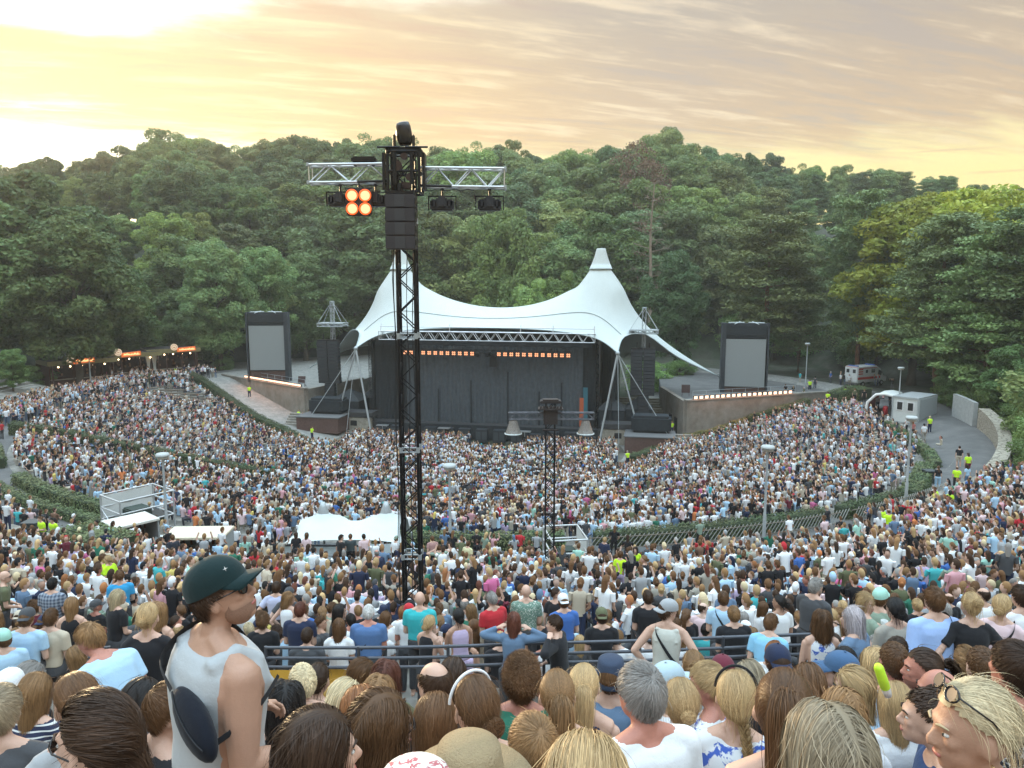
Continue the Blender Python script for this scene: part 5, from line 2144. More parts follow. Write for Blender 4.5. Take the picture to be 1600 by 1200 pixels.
# -------- white two-peaked mixing tent
def foh_tent():
    Yd = 37.6
    x0 = P(550, 840, Yd).x
    zb = gz(x0, Yd)
    root = empty('mixing_tent', (x0, Yd, zb), 0.02, 'small white tent with two grey-capped peaks in the middle of the crowd', 'tent')
    n, m = 31, 15
    zt = P(550, 850, Yd - 2.2).z - zb
    pk = P(505, 785, Yd).z - zb
    sad = P(550, 813, Yd).z - zb
    xh = 2.9
    fr = poly_curve([(-xh, -2.2, zt), (-xh / 2, -2.0, zt + .1), (0, -1.95, zt + .12), (xh / 2, -2.0, zt + .1), (xh, -2.2, zt)], n)
    bk = fr * np.array([1, -0.5, 1]) + np.array([0, 0, -0.55])
    lf = poly_curve([(-xh, -2.2, zt), (-xh + .25, -1.4, zt + .1), (-xh + .35, -0.55, zt + .1), (-xh + .25, 0.3, zt - .2), (-xh, 1.1, zt - .55)], m)
    rt = lf * np.array([-1, 1, 1])
    pins = []
    X = relax_net(lf, rt, fr, bk, [], 5)
    xp = (P(505, 797, Yd).x - x0, P(603, 797, Yd).x - x0)
    for xx in xp:
        d = np.hypot(X[..., 0] - xx, X[..., 1])
        i, j = np.unravel_index(np.argmin(d), d.shape)
        for di in (-1, 0, 1):
            for dj in (-1, 0, 1):
                a = math.atan2(dj, di)
                rr = 0 if di == 0 and dj == 0 else 0.22
                pins.append((i + di, j + dj, (xx + rr * math.cos(a), rr * math.sin(a), pk - 0.42)))
        for i2 in range(n):
            for j2 in range(m):
                r2 = math.hypot(X[i2, j2][0] - xx, X[i2, j2][1])
                if r2 < 1.35 and not (abs(i2 - i) < 2 and abs(j2 - j) < 2):
                    pins.append((i2, j2, (X[i2, j2][0], X[i2, j2][1], pk - 0.42 - float(np.interp(r2, [0.2, 0.45, 0.8, 1.35], [0.04, 0.26, 0.43, 0.62])))))
    for i in range(n):
        j7 = int(np.argmin(np.abs(X[i, :, 1])))
        x = X[i, j7][0]
        if abs(x - (xp[0] + xp[1]) / 2) < (xp[1] - xp[0]) / 2 - 0.35:
            t = abs(x - (xp[0] + xp[1]) / 2) / ((xp[1] - xp[0]) / 2)
            pins.append((i, j7, (x, 0, sad + (pk - 0.5 - sad) * t ** 2.4)))
    X = relax_net(lf, rt, fr, bk, pins, 900)
    o = MB().grid([[tuple(p) for p in r_] for r_ in X]).build('membrane', WHITE_PVC, root)
    md = o.modifiers.new('s', 'SUBSURF')
    md.levels = md.render_levels = 1
    for xx in xp:
        MB().lathe([(0.29, pk - .54), (0.28, pk - .46), (0.18, pk - .20), (0.11, pk + .02), (0, pk + .03)], (xx, 0, 0), 20).build('peak_cap', GALV, root)
        MB().bar((xx, 0, 0), (xx, 0, pk - .3), 0.06).build('pole', GALV, root)
    b = MB()
    for sx in (-1, 1):
        for sy in (-1, 1):
            b.bar((sx * xh, -2.2 if sy < 0 else 1.1, zt if sy < 0 else zt - .55), (sx * xh * 1.02, -2.4 if sy < 0 else 1.2, 0), 0.05)
    b.build('corner_pole', GALV, root)
    wl = []
    for zi in range(5):
        wl.append([(x, -2.1 + 0.03 * math.sin(x * 9), 0.1 + (zt - .15) * zi / 4) for x in np.linspace(-xh + .1, xh - .1, 40)])
    MB().grid(wl).build('side_wall', mat('pale_blue_wall', (0.56, 0.64, 0.66), 0.7), root)
    b = MB()
    b.bar((-xh, -2.25, zt - 0.02), (xh * 0.35, -2.25, zt - 0.08), 0.06)
    b.build('awning_bar', BLACK, root)
    # flag pole with guy
    q = P(597, 870, Yd - 3)
    o = MB()
    o.bar((0, 0, 0), (0, 0, 2.1), 0.035).bar((0, 0, 2.0), (-0.9, 0.1, 0.8), 0.02).box((0.04, 0, 1.95), (0.1, 0.06, 0.4))
    o = o.build('guyed_pole', GALV, None, (q.x, Yd - 3, gz(q.x, Yd - 3)))
    tag(o, 'short grey pole with a slanting stay in front of the white tent', 'pole')


foh_tent()


# -------- bar stalls left
def stall(u, v, Yd, w, d, h, rz, label, roofc):
    p = P(u, v, Yd)
    z = gz(p.x, Yd)
    root = empty('bar_stall', (p.x, Yd, z), rz, label, 'stall', 'bar stalls on the left path')
    MB().box((0, 0, h), (w, d, 0.12), bev=0.02).build('roof', roofc, root)
    b = MB()
    b.box((0, d / 2 - .06, h / 2 - .03), (w - .1, 0.08, h - .12))
    b.box((-w / 2 + .06, 0, h / 2 - .03), (0.08, d - .2, h - .12))
    b.box((w / 2 - .06, 0, h / 2 - .03), (0.08, d - .2, h - .12))
    b.build('walls', mat('stall_grey', (0.30, 0.32, 0.32), 0.6), root)
    MB().box((0, -d / 2 + .1, 0.55), (w - .22, 0.35, 1.1)).build('counter', mat('stall_red', (0.30, 0.03, 0.04), 0.6), root)
    b = MB()
    r_ = random.Random(int(u))
    for k in range(16):
        b.box((-w * .45 + k * w * .06, d / 2 - .16, 1.3 + 0.35 * (k % 2)), (0.09, 0.09, 0.28))
    b.build('bottles', mat('bottle_brown', (0.14, 0.05, 0.03), 0.3, 0, 0.6, 4), root)


stall(208, 872, 37.5, 2.2, 1.8, 2.3, R(48), 'small bar stall with white slanted roof and bottles, left path', mat('stall_roof_white', (0.60, 0.58, 0.52), 0.6, 0, 0.1, 2))
stall(312, 880, 36.5, 3.0, 1.8, 2.0, R(2), 'long bar stall with a cream flat roof, right behind the man in the cap', mat('stall_roof_cream', (0.62, 0.55, 0.42), 0.6, 0, 0.1, 2))
q = P(252, 868, 38)
o = MB()
o.lathe([(0.0, 0), (0.32, 0), (0.32, 1.2), (0.2, 1.35), (0.0, 1.36)])
o.bar((0.2, 0, 1.2), (0.5, 0, 1.45), 0.05)
o = o.build('drinks_tank', mat('pale_steel'), None, (q.x, 38, gz(q.x, 38)))
tag(o, 'pale steel drinks tank between the two bar stalls', 'tank')


# -------- front railings (near) and handrails between tiers
def rail_run(uvY, hs, label, r=0.024, post_every=1.15, posts_to=0.0, m=None, group='railings', back=None):
    pts = [P(u, v, Y) for u, v, Y in uvY]
    root = empty('railing', tuple(pts[0]), 0, label, 'railing', group)
    o = pts[0]
    # resample
    curve = poly_curve([tuple(p) for p in pts], 25)
    for dz in hs:
        b = MB().tube([tuple(Vector(p) - o + Vector((0, 0, dz))) for p in curve], r, 8)
        b.build('bar', m or mat('rail_grey', (0.085, 0.09, 0.105), 0.4, 0.4, 0.15, 6), root)
    L = sum((Vector(curve[i + 1]) - Vector(curve[i])).length for i in range(24))
    n = int(L / post_every)
    for k in range(n + 1):
        t = k / max(1, n) * 24
        i = int(min(23, t))
        p = Vector(curve[i]).lerp(Vector(curve[i + 1]), t - i) - o
        MB().bar(p + Vector((0, 0, 0.02)), p + Vector((0, 0, min(hs) - 0.42)), r * 0.95, n=8).build('post', m or mat('rail_grey'), root)
    return root


rail_run([(-40, 1010, 10.6), (60, 1011, 10.4), (170, 1012, 10.2)], (0, -0.155, -0.29), 'left end of the grey front railing, by the man in blue')
rail_run([(415, 1012, 10.2), (560, 1012, 10.0), (700, 1010, 10.0), (850, 1005, 10.0), (1000, 1001, 10.0), (1130, 996, 10.0), (1290, 990, 10.1)],
         (0, -0.155, -0.29), 'long grey front railing with three bars across the middle')
# yellow banner under the railing
Yb = 10.1
a, c = P(412, 1047, Yb), P(566, 1047, Yb)
rows = []
for k in range(8):
    t = k / 7
    rows.append([(x, Yb + 0.03 * math.sin(x * 7 + t * 2), a.z - t * 0.62 + 0.02 * math.sin(x * 4)) for x in np.linspace(a.x, c.x, 24)])
o = MB().grid(rows).build('yellow_banner', mat('mustard_tarp', (0.62, 0.33, 0.04), 0.6, 0, 0.12, 2, bump=0.6))
tag(o, 'mustard yellow tarpaulin hanging below the front railing', 'banner')
rail_run([(1180, 905, 23), (1300, 905, 24), (1400, 908, 24), (1500, 912, 23)], (0, -0.4), 'thin handrail above the low hedge, upper right', 0.022, 2.0, group='handrails between the rows')
rail_run([(455, 866, 35), (520, 869, 34.5), (560, 868, 34.5)], (0, -0.35, -0.7), 'short dark railing in front of the white tent', 0.025, 0.8, group='handrails between the rows')
rail_run([(700, 862, 36), (770, 862, 36), (840, 863, 36)], (0, -0.45), 'thin handrail left of the slim tower', 0.022, 1.6, group='handrails between the rows')
rail_run([(270, 850, 37), (330, 858, 37), (420, 860, 37)], (0, -0.4), 'thin handrail above the cream stall roof', 0.022, 1.6, group='handrails between the rows')

for i, a in enumerate(np.linspace(60, 100, 13)):
    x, y = ang_pt(52.6 + (i % 2) * 1.2, a)
    tree('bush', x, y, 3.4 + (i % 3) * 0.5, 'dense shrub directly behind the curved stone wall', 'shrubs behind the stone wall', 1.25, (0.85, 0.95, 0.8))
uniq([o for o in TREES if o['label'].startswith('dense shrub directly')])
# ------------------------------------------------------------------ people : bodies, clothes, hair, hats
def skin_material():
    m = mat('skin', objcol=True, rough=0.48, var=0.05, scale=9, spec=0.4, bump=0.15, bscale=120)
    return m


SKIN = skin_material()
CLOTH = mat('cloth', objcol=True, rough=0.9, var=0.04, scale=5, bump=0.55, bscale=5, spec=0.25, sheen=0.1)
DENIM = mat('trouser_cloth', objcol=True, rough=0.9, var=0.10, scale=9, bump=0.8, bscale=12, spec=0.2)
GLASSM = mat('spectacle_frame', (0.015, 0.012, 0.012), 0.25)
LENS = mat('spectacle_lens', (0.10, 0.09, 0.09), 0.08, 0.3)


def pattern_mat(name, kind, base, ink, sc):
    m = bpy.data.materials.new(name)
    m.use_nodes = True
    k = NT(m.node_tree)
    bs = k.n['Principled BSDF']
    tc = k.add('ShaderNodeTexCoord')
    vec = tc.outputs['Object']
    if kind == 'stripes':
        sp = k.add('ShaderNodeSeparateXYZ')
        k.l.new(vec, sp.inputs[0])
        f = k.math('FRACT', k.math('MULTIPLY', sp.outputs[2], sc))
        f = k.math('GREATER_THAN', f, 0.72)
    elif kind == 'check':
        sp = k.add('ShaderNodeSeparateXYZ')
        k.l.new(vec, sp.inputs[0])
        f = k.math('MULTIPLY', k.math('ADD', k.math('GREATER_THAN', k.math('FRACT', k.math('MULTIPLY', sp.outputs[2], sc)), 0.5),
                                     k.math('GREATER_THAN', k.math('FRACT', k.math('MULTIPLY', sp.outputs[0], sc)), 0.5)), 0.5)
    elif kind == 'knit':
        w = k.add('ShaderNodeTexVoronoi', feature='DISTANCE_TO_EDGE')
        w.inputs['Scale'].default_value = sc
        k.l.new(vec, w.inputs['Vector'])
        f = k.math('LESS_THAN', w.outputs['Distance'], 0.10)
    else:
        w = k.noise(vec, sc, 3, 0.6, 0.8)
        f = k.smooth(w, 0.54, 0.60)
    k.l.new(k.mix(f, base, ink), bs.inputs['Base Color'])
    bs.inputs['Roughness'].default_value = 0.9
    return m


PAT = {
    'stripes': pattern_mat('navy_white_stripes', 'stripes', (0.02, 0.025, 0.06), (0.62, 0.62, 0.60), 34),
    'floral': pattern_mat('cream_floral', 'blot', (0.55, 0.53, 0.44), (0.35, 0.25, 0.08), 24),
    'leafprint': pattern_mat('green_leaf_print', 'blot', (0.13, 0.22, 0.17), (0.55, 0.58, 0.50), 42),
    'bluewhite': pattern_mat('blue_white_print', 'blot', (0.66, 0.68, 0.70), (0.05, 0.11, 0.42), 16),
    'check': pattern_mat('blue_grey_check', 'check', (0.30, 0.34, 0.40), (0.06, 0.08, 0.12), 16),
    'knit': pattern_mat('white_crochet', 'knit', (0.70, 0.70, 0.67), (0.36, 0.35, 0.33), 75),
    'dots': pattern_mat('black_white_print', 'blot', (0.03, 0.03, 0.035), (0.5, 0.5, 0.5), 36),
    'pinkprint': pattern_mat('white_pink_print', 'blot', (0.66, 0.63, 0.58), (0.42, 0.12, 0.13), 42),
}


def hair_material():
    m = bpy.data.materials.new('hair')
    m.use_nodes = True
    k = NT(m.node_tree)
    bs = k.n['Principled BSDF']
    oi = k.add('ShaderNodeObjectInfo')
    at = k.add('ShaderNodeAttribute', attribute_name='tone')
    col = k.mix(1.0, oi.outputs['Color'], at.outputs['Fac'], 'MULTIPLY')
    k.l.new(col, bs.inputs['Base Color'])
    bs.inputs['Roughness'].default_value = 0.45
    bs.inputs['Specular IOR Level'].default_value = 0.22
    return m


HAIR = hair_material()
HA, HB, HC = 0.083, 0.103, 0.113          # scalp ellipsoid half-axes (x, y, z)
HOFF = np.array([0, -0.010, 0.012])


def scalp_ok(d, style):
    """d unit directions (n,3) in head space: is it scalp?"""
    az = np.degrees(np.arctan2(np.abs(d[:, 0]), d[:, 1]))      # 0 front .. 180 back
    el = np.degrees(np.arcsin(np.clip(d[:, 2], -1, 1)))
    front = 34
    lim = np.interp(az, [0, 35, 60, 78, 95, 120, 150, 180], [front, front + 4, 24, 12, 8, -18, -40, -46])
    ok = el > lim
    if style == 'bald':
        ok &= (el < np.interp(az, [0, 60, 100, 180], [0, 30, 38, 40]))
    return ok


def resample_dirs(n, r_, style, hi=False):
    out = []
    while sum(len(o) for o in out) < n:
        d = r_.normal(size=(n * 2, 3))
        d /= np.linalg.norm(d, axis=1)[:, None]
        out.append(d[scalp_ok(d, style)])
    return np.concatenate(out)[:n]


def surf(d, k=1.0):
    return d * np.array([HA, HB, HC]) * k + HOFF


def push_out(p, k, body=True, clamp=None):
    """keep points outside the head ellipsoid (scaled k), the neck and the shoulders"""
    q = (p - HOFF) / (np.array([HA, HB, HC]) * k)
    L = np.linalg.norm(q, axis=1)[:, None]
    p = np.where(L < 1, (q / np.maximum(L, 1e-6)) * np.array([HA, HB, HC]) * k + HOFF, p)
    if clamp is not None:
        on = (q[:, 2:3] > -0.30) & (L > 1 + clamp)
        p = np.where(on, (q / np.maximum(L, 1e-6)) * (1 + clamp) * np.array([HA, HB, HC]) * k + HOFF, p)
    if body:
        # neck cylinder
        xy = p[:, :2] - np.array([0, -0.02])
        r = np.linalg.norm(xy, axis=1)[:, None]
        nk = 0.072
        inside = (r[:, 0] < nk) & (p[:, 2] < -0.06) & (p[:, 2] > -0.24)
        xy2 = xy / np.maximum(r, 1e-6) * nk + np.array([0, -0.02])
        p = np.where(inside[:, None], np.concatenate([xy2, p[:, 2:]], 1), p)
        c = np.array([0, -0.02, -0.42])
        rad = np.array([0.235, 0.135, 0.22])
        q = (p - c) / rad
        L = np.linalg.norm(q, axis=1)[:, None]
        p = np.where(L < 1, q / np.maximum(L, 1e-6) * rad + c, p)
    return p


CL = {'long': 0.010, 'bob': 0.018, 'wavy': 0.06, 'short': 0.045, 'swept': 0.08, 'pony': 0.016}


def grow(roots, dirs, style, steps, seg, r_, loose=False, tie=None, length=None, part=0.0, lift=0.0, curl=0.0, wave=0.0):
    n = len(roots)
    pts = [roots.copy()]
    p = roots.copy()
    side = np.sign(roots[:, 0] - part + 1e-4) if part is not None else np.clip(roots[:, 0] / 0.07, -1, 1)
    vel = dirs * 0.15
    nz = r_.normal(size=(n, 3))
    ph = r_.random(n) * 6.28
    seedph = r_.random() * 6.28
    if length is None:
        length = np.ones(n)
    rd = roots / (np.linalg.norm(roots, axis=1)[:, None] + 1e-6)
    aa_ = np.arctan2(rd[:, 0], rd[:, 1])
    bumpy = 0.014 * np.sin(aa_ * 7 + seedph) + 0.010 * np.sin(aa_ * 13 + 2 * seedph) + 0.010 * np.sin(rd[:, 2] * 11 + seedph)
    relief = np.clip(0.25 + 1.5 * r_.random((n, 1)) ** 1.6, 0, 2)
    layer = 1.035 + 0.06 * r_.random((n, 1)) + lift + bumpy[:, None]
    for k in range(steps):
        q = (p - HOFF) / np.array([HA, HB, HC])
        nrm = q / np.array([HA, HB, HC])
        nrm /= np.linalg.norm(nrm, axis=1)[:, None] + 1e-9
        if style in ('pony', 'bun', 'braid', 'clip'):
            g = tie - p
            dist = np.linalg.norm(g, axis=1)[:, None]
            g = g / np.maximum(dist, 1e-6)
            g = g - nrm * np.sum(g * nrm, 1)[:, None] * 0.9
            stepl = np.minimum(seg, dist * 0.6)
        elif style in ('short', 'bald', 'buzz'):
            c = np.array([0.0, -0.07, 0.10])
            g = (p - c)
            g = g - nrm * np.sum(g * nrm, 1)[:, None]
            g /= np.linalg.norm(g, axis=1)[:, None] + 1e-6
            g = g + np.array([0.12, 0.25, -0.15]) + nrm * (0.16 if style == 'short' else 0.06) + nz * 0.13
            stepl = seg
        elif style == 'swept':
            g = np.array([0.25, -1.0, 0.05]) - nrm * (np.array([0.25, -1.0, 0.05]) @ nrm.T)[:, None]
            down = np.clip(-(q[:, 2:3] - 0.35), 0, 1)
            g = g + np.array([0, -0.2, -1.6]) * down + nrm * (0.22 - 0.05 * k) + nz * 0.07
            stepl = seg
        elif style == 'curly':
            c = np.array([0.0, -0.05, 0.10])
            g = (p - c)
            g = g - nrm * np.sum(g * nrm, 1)[:, None] * 0.6
            g /= np.linalg.norm(g, axis=1)[:, None] + 1e-6
            a = ph + k * 1.5
            g = g * 0.5 + np.stack([np.cos(a), np.sin(a), np.sin(a * 1.3)], 1) * 0.9 + nrm * 0.35
            stepl = seg
        else:       # long, bob, wavy, fringe
            on = q[:, 2] > -0.45
            g = np.zeros_like(p)
            spread = np.stack([side * (0.9 if part is not None else 0.45), (-0.35 if part is not None else -1.0) * np.ones(n), -0.25 * np.ones(n)], 1)
            w = np.clip(q[:, 2:3], 0, 1)
            g = spread * w + np.array([0, -0.12, -1.0]) * (1.15 - w)
            g = g - nrm * np.sum(g * nrm, 1)[:, None] * np.where(on, 0.95, 0.0)[:, None]
            low = np.clip((-0.02 - p[:, 2:3]) / 0.06, 0, 1)
            g = g + nz * 0.06 + low * np.concatenate([-p[:, 0:1] * 4.2, -(p[:, 1:2] + 0.075) * 2.5, 0 * p[:, 2:3]], 1)
            if wave:
                g = g + np.stack([np.sin(ph + k * 0.9), np.cos(ph * 1.3 + k * 0.9), 0 * ph], 1) * wave * min(1, k / 4)
            stepl = seg * length[:, None]
        g = g / (np.linalg.norm(g, axis=1)[:, None] + 1e-6)
        vel = 0.45 * vel + 0.55 * g if style != 'curly' else g
        vel /= np.linalg.norm(vel, axis=1)[:, None] + 1e-6
        p = p + vel * stepl
        p = push_out(p, layer if style in ('long', 'bob', 'wavy') else 1.0 + 0.06 * (layer - 0.98) + lift + 0.045, body=style in ('long', 'wavy', 'bob'),
                     clamp=None if style not in CL or loose else CL[style] * relief)
        pts.append(p.copy())
    return np.stack(pts, 1)       # n, steps+1, 3


def ribbons(S, w, r_, taper=True, tone=None, flat=False):
    n, m, _ = S.shape
    T = np.gradient(S, axis=1)
    T /= np.linalg.norm(T, axis=2)[..., None] + 1e-9
    out = S - HOFF
    out = out / (np.linalg.norm(out, axis=2)[..., None] + 1e-9)
    B = np.cross(T, out)
    B /= np.linalg.norm(B, axis=2)[..., None] + 1e-9
    tw = r_.normal(size=(n, 1, 1)) * (0.35 if not flat else 0.12)
    B = B * np.cos(tw) + out * np.sin(tw)
    t = np.linspace(0, 1, m)[None, :, None]
    ww = w * (0.7 + 0.6 * r_.random((n, 1, 1))) * (np.where(t > 0.6, 1 - (t - 0.6) / 0.4 * 0.75, 1) if taper else 1)
    A, C = S - B * ww / 2, S + B * ww / 2
    V = np.stack([A, C], 2).reshape(-1, 3)          # n,m,2
    idx = np.arange(n * m * 2).reshape(n, m, 2)
    F = np.stack([idx[:, :-1, 0], idx[:, :-1, 1], idx[:, 1:, 1], idx[:, 1:, 0]], -1).reshape(-1, 4)
    cl_ = S[:, m // 3] * np.array([38.0, 38.0, 22.0])
    clump = 1.0 + 0.13 * np.sin(cl_[:, 0] + 1.3 * np.sin(cl_[:, 1])) + 0.12 * np.sin(cl_[:, 2] * 1.7 + cl_[:, 0] * 0.6)
    if tone is None:
        tone = 0.74 + 0.5 * r_.random(n) ** 1.3
    tone = np.asarray(tone) * clump
    tv = np.repeat(tone[:, None], m, 1) * np.linspace(0.85, 1.15, m)[None]
    return V, F, np.repeat(tv.reshape(-1), 2)


def blob_tri(c, rad, n=14, m=9):
    b = MB().ball(c, rad, n, m)
    V = np.array(b.v)
    F = [f if len(f) == 4 else (f[0], f[1], f[2], f[2]) for f in b.f]
    return V, F


def hair_data(style, seed, n, w, hi):
    r_ = np.random.default_rng(seed)
    parts = []
    rstyle = 'bald' if style == 'bald' else ''
    d = resample_dirs(n, r_, rstyle)
    roots = surf(d, 1.0)
    K = 1.0
    tie = None
    if style in ('short', 'buzz', 'bald'):
        L = {'short': 0.010, 'buzz': 0.004, 'bald': 0.007}[style]
        S = grow(surf(d, 1.0), d, style, 5, L, r_, lift=0.02 if style == 'short' else 0)
        parts.append(ribbons(S, w * 1.5, r_))
    elif style == 'swept':
        S = grow(surf(d, 1.0), d, style, 8, 0.0125, r_, lift=0.05)
        parts.append(ribbons(S, w * 1.4, r_))
    elif style == 'curly':
        S = grow(surf(d, 1.02), d, style, 8, 0.011, r_, lift=0.06)
        parts.append(ribbons(S, w * 1.5, r_))
    elif style in ('long', 'bob', 'wavy'):
        seg = {'long': 0.036, 'bob': 0.0185, 'wavy': 0.034}[style]
        length = 0.85 + 0.25 * r_.random(n)
        S = grow(roots, d, style, 15, seg, r_, length=length, lift=0.02 if style != 'wavy' else 0.06,
                 wave=0.45 if style == 'wavy' else (0.05 if style == 'long' else 0.08), part=(0.012 if seed % 2 == 0 else None))
        parts.append(ribbons(S, w * 1.35, r_, tone=0.72 + 0.5 * r_.random(n) ** 1.3))
        # closed inner curtain so that no skin shows through
        az = np.radians(np.linspace(62, 298, 44))
        el = np.radians(np.interp(np.linspace(62, 298, 44), [62, 100, 180, 260, 298], [30, 22, 8, 22, 30]))
        gd = np.stack([np.sin(az) * np.cos(el), np.cos(az) * np.cos(el), np.sin(el)], 1)
        GS = grow(surf(gd), gd, 'long', 15, seg * 0.95, np.random.default_rng(1), length=np.full(44, 0.9), lift=0.0)
        a, b, c = GS.shape
        V = GS.reshape(-1, 3)
        idx = np.arange(a * b).reshape(a, b)
        F = np.stack([idx[:-1, :-1], idx[:-1, 1:], idx[1:, 1:], idx[1:, :-1]], -1).reshape(-1, 4)
        parts.append((V, F, np.full(len(V), 0.72)))
    elif style in ('pony', 'highpony', 'lowpony', 'bun', 'braid', 'clip', 'lowbun'):
        tie = {'pony': (0, -0.128, 0.045), 'highpony': (0, -0.105, 0.095), 'lowpony': (0, -0.118, -0.04), 'bun': (0, -0.118, 0.075),
               'lowbun': (0, -0.125, -0.02), 'braid': (0.03, -0.115, -0.045), 'clip': (0, -0.128, 0.01)}[style]
        tie = np.array(tie)
        S = grow(roots, d, 'pony', 12, 0.024, r_, tie=tie, lift=0.0)
        parts.append(ribbons(S, w * 1.5, r_, taper=False, flat=True, tone=0.75 + 0.45 * r_.random(n) ** 1.3))
        m = n // 2
        if style in ('pony', 'highpony', 'lowpony'):
            st0 = tie + r_.normal(size=(m, 3)) * np.array([0.011, 0.006, 0.011])
            P0 = [st0]
            p = st0
            up = 0.5 if style == 'highpony' else 0.15
            v = np.array([0, -1, up]) + r_.normal(size=(m, 3)) * 0.26
            for k in range(13):
                v = v / np.linalg.norm(v, axis=1)[:, None]
                p = p + v * 0.031
                p = push_out(p, 1.12)
                v = v * 0.55 + np.array([0, -0.06, -0.62]) + r_.normal(size=(m, 3)) * 0.05 - (p - np.array([0, p[:, 1].mean(), 0])) * np.array([1.2, 0.6, 0])
                P0.append(p)
            parts.append(ribbons(np.stack(P0, 1), w * 1.8, r_))
            b = MB().ball(tuple(tie + np.array([0, -0.004, 0])), 0.019, 10, 7)
            parts.append((np.array(b.v), [f if len(f) == 4 else (f[0], f[1], f[2], f[2]) for f in b.f], np.full(len(b.v), 0.4)))
        elif style in ('bun', 'lowbun', 'clip'):
            c = tie + np.array([0, -0.022, 0.008])
            rb = 0.040 if style != 'clip' else 0.030
            m = max(60, n // 5)
            ax = r_.normal(size=(m, 3))
            ax /= np.linalg.norm(ax, axis=1)[:, None]
            bx = np.cross(ax, r_.normal(size=(m, 3)))
            bx /= np.linalg.norm(bx, axis=1)[:, None]
            t = np.linspace(0, 4.2, 12)[None, :, None]
            rr = rb * (0.85 + 0.25 * r_.random((m, 1, 1)))
            S = c + (ax[:, None] * np.cos(t) + bx[:, None] * np.sin(t)) * rr * np.array([1.1, 0.85, 1.0])
            parts.append(ribbons(S, w * 2.0, r_, taper=False))
            b = MB().ball(tuple(c), (rb * .95, rb * .75, rb * .9), 12, 8)
            parts.append((np.array(b.v), [f if len(f) == 4 else (f[0], f[1], f[2], f[2]) for f in b.f], np.full(len(b.v), 0.5)))
            # stray wisps at the nape
            dd = resample_dirs(max(20, n // 30), r_, '')
            S = grow(surf(dd), dd, 'long', 7, 0.012, r_, lift=0.06)
            parts.append(ribbons(S, w * 0.8, r_))
        else:
            for k in range(11):
                z = tie[2] - 0.026 * k
                for s in (-1, 1):
                    c = np.array([tie[0] + s * 0.011 + 0.05 * k / 11, -0.105 - 0.03 * math.sin(k / 11 * 2), z])
                    c = push_out(c[None], 1.08)[0]
                    m = 24 if hi else 8
                    ph = r_.normal(size=(m, 3)) * 0.006
                    t = np.linspace(-1, 1, 6)[None, :, None]
                    S = c + ph[:, None] + np.array([-s * 0.012, -0.004, -0.018]) * t + np.array([0, -0.008, 0]) * (1 - t * t)
                    parts.append(ribbons(S, w * 2.2, r_, taper=False))
                    V, F = blob_tri(c, (0.014, 0.012, 0.02), 8, 6)
                    parts.append((V, F, np.full(len(V), 0.6)))
    # loose flyaway hairs all over
    nf = 40 if not hi else 95
    if style not in ('buzz', 'bald', 'curly'):
        dd = resample_dirs(nf, r_, rstyle)
        sty = 'short' if style in ('short', 'swept') else 'long'
        S = grow(surf(dd, 1.03), dd, sty, 7, 0.011 if sty == 'short' else 0.020, r_, loose=True, lift=0.05, wave=0.5, part=None)
        S = S + r_.normal(size=(nf, 1, 3)) * 0.010 * np.linspace(0, 1, 8)[None, :, None]
        parts.append(ribbons(S, w * 0.8, r_, tone=np.full(nf, 1.2)))
    # scalp shell under the strands
    nu, nv = 40, 24
    th = np.linspace(0, 2 * PI, nu, endpoint=False)
    ph = np.linspace(0.001, PI * 0.80, nv)
    D = np.stack([np.outer(np.sin(ph), np.sin(th)), np.outer(np.sin(ph), np.cos(th)), np.outer(np.cos(ph), np.ones(nu))], -1)
    kk = 1.015 if style in ('buzz', 'bald') else 1.035
    V = surf(D.reshape(-1, 3), kk)
    if style == 'curly':
        V = surf(D.reshape(-1, 3), 1.14)
    idx = np.arange(nu * nv).reshape(nv, nu)
    F = np.stack([idx[:-1], np.roll(idx[:-1], -1, 1), np.roll(idx[1:], -1, 1), idx[1:]], -1).reshape(-1, 4)
    cen = D.reshape(-1, 3)[F].mean(1)
    cen /= np.linalg.norm(cen, axis=1)[:, None]
    F = F[scalp_ok(cen, 'bald' if style == 'bald' else '')]
    parts.append((V, F, np.full(len(V), 0.78 if style not in ('buzz', 'bald') else 0.8)))
    Vs, Fs, Ts, o = [], [], [], 0
    for V, F, T in parts:
        Vs.append(V)
        Fs.append(np.asarray(F) + o)
        Ts.append(T)
        o += len(V)
    return np.concatenate(Vs), np.concatenate(Fs), np.concatenate(Ts)


HAIRS = {}


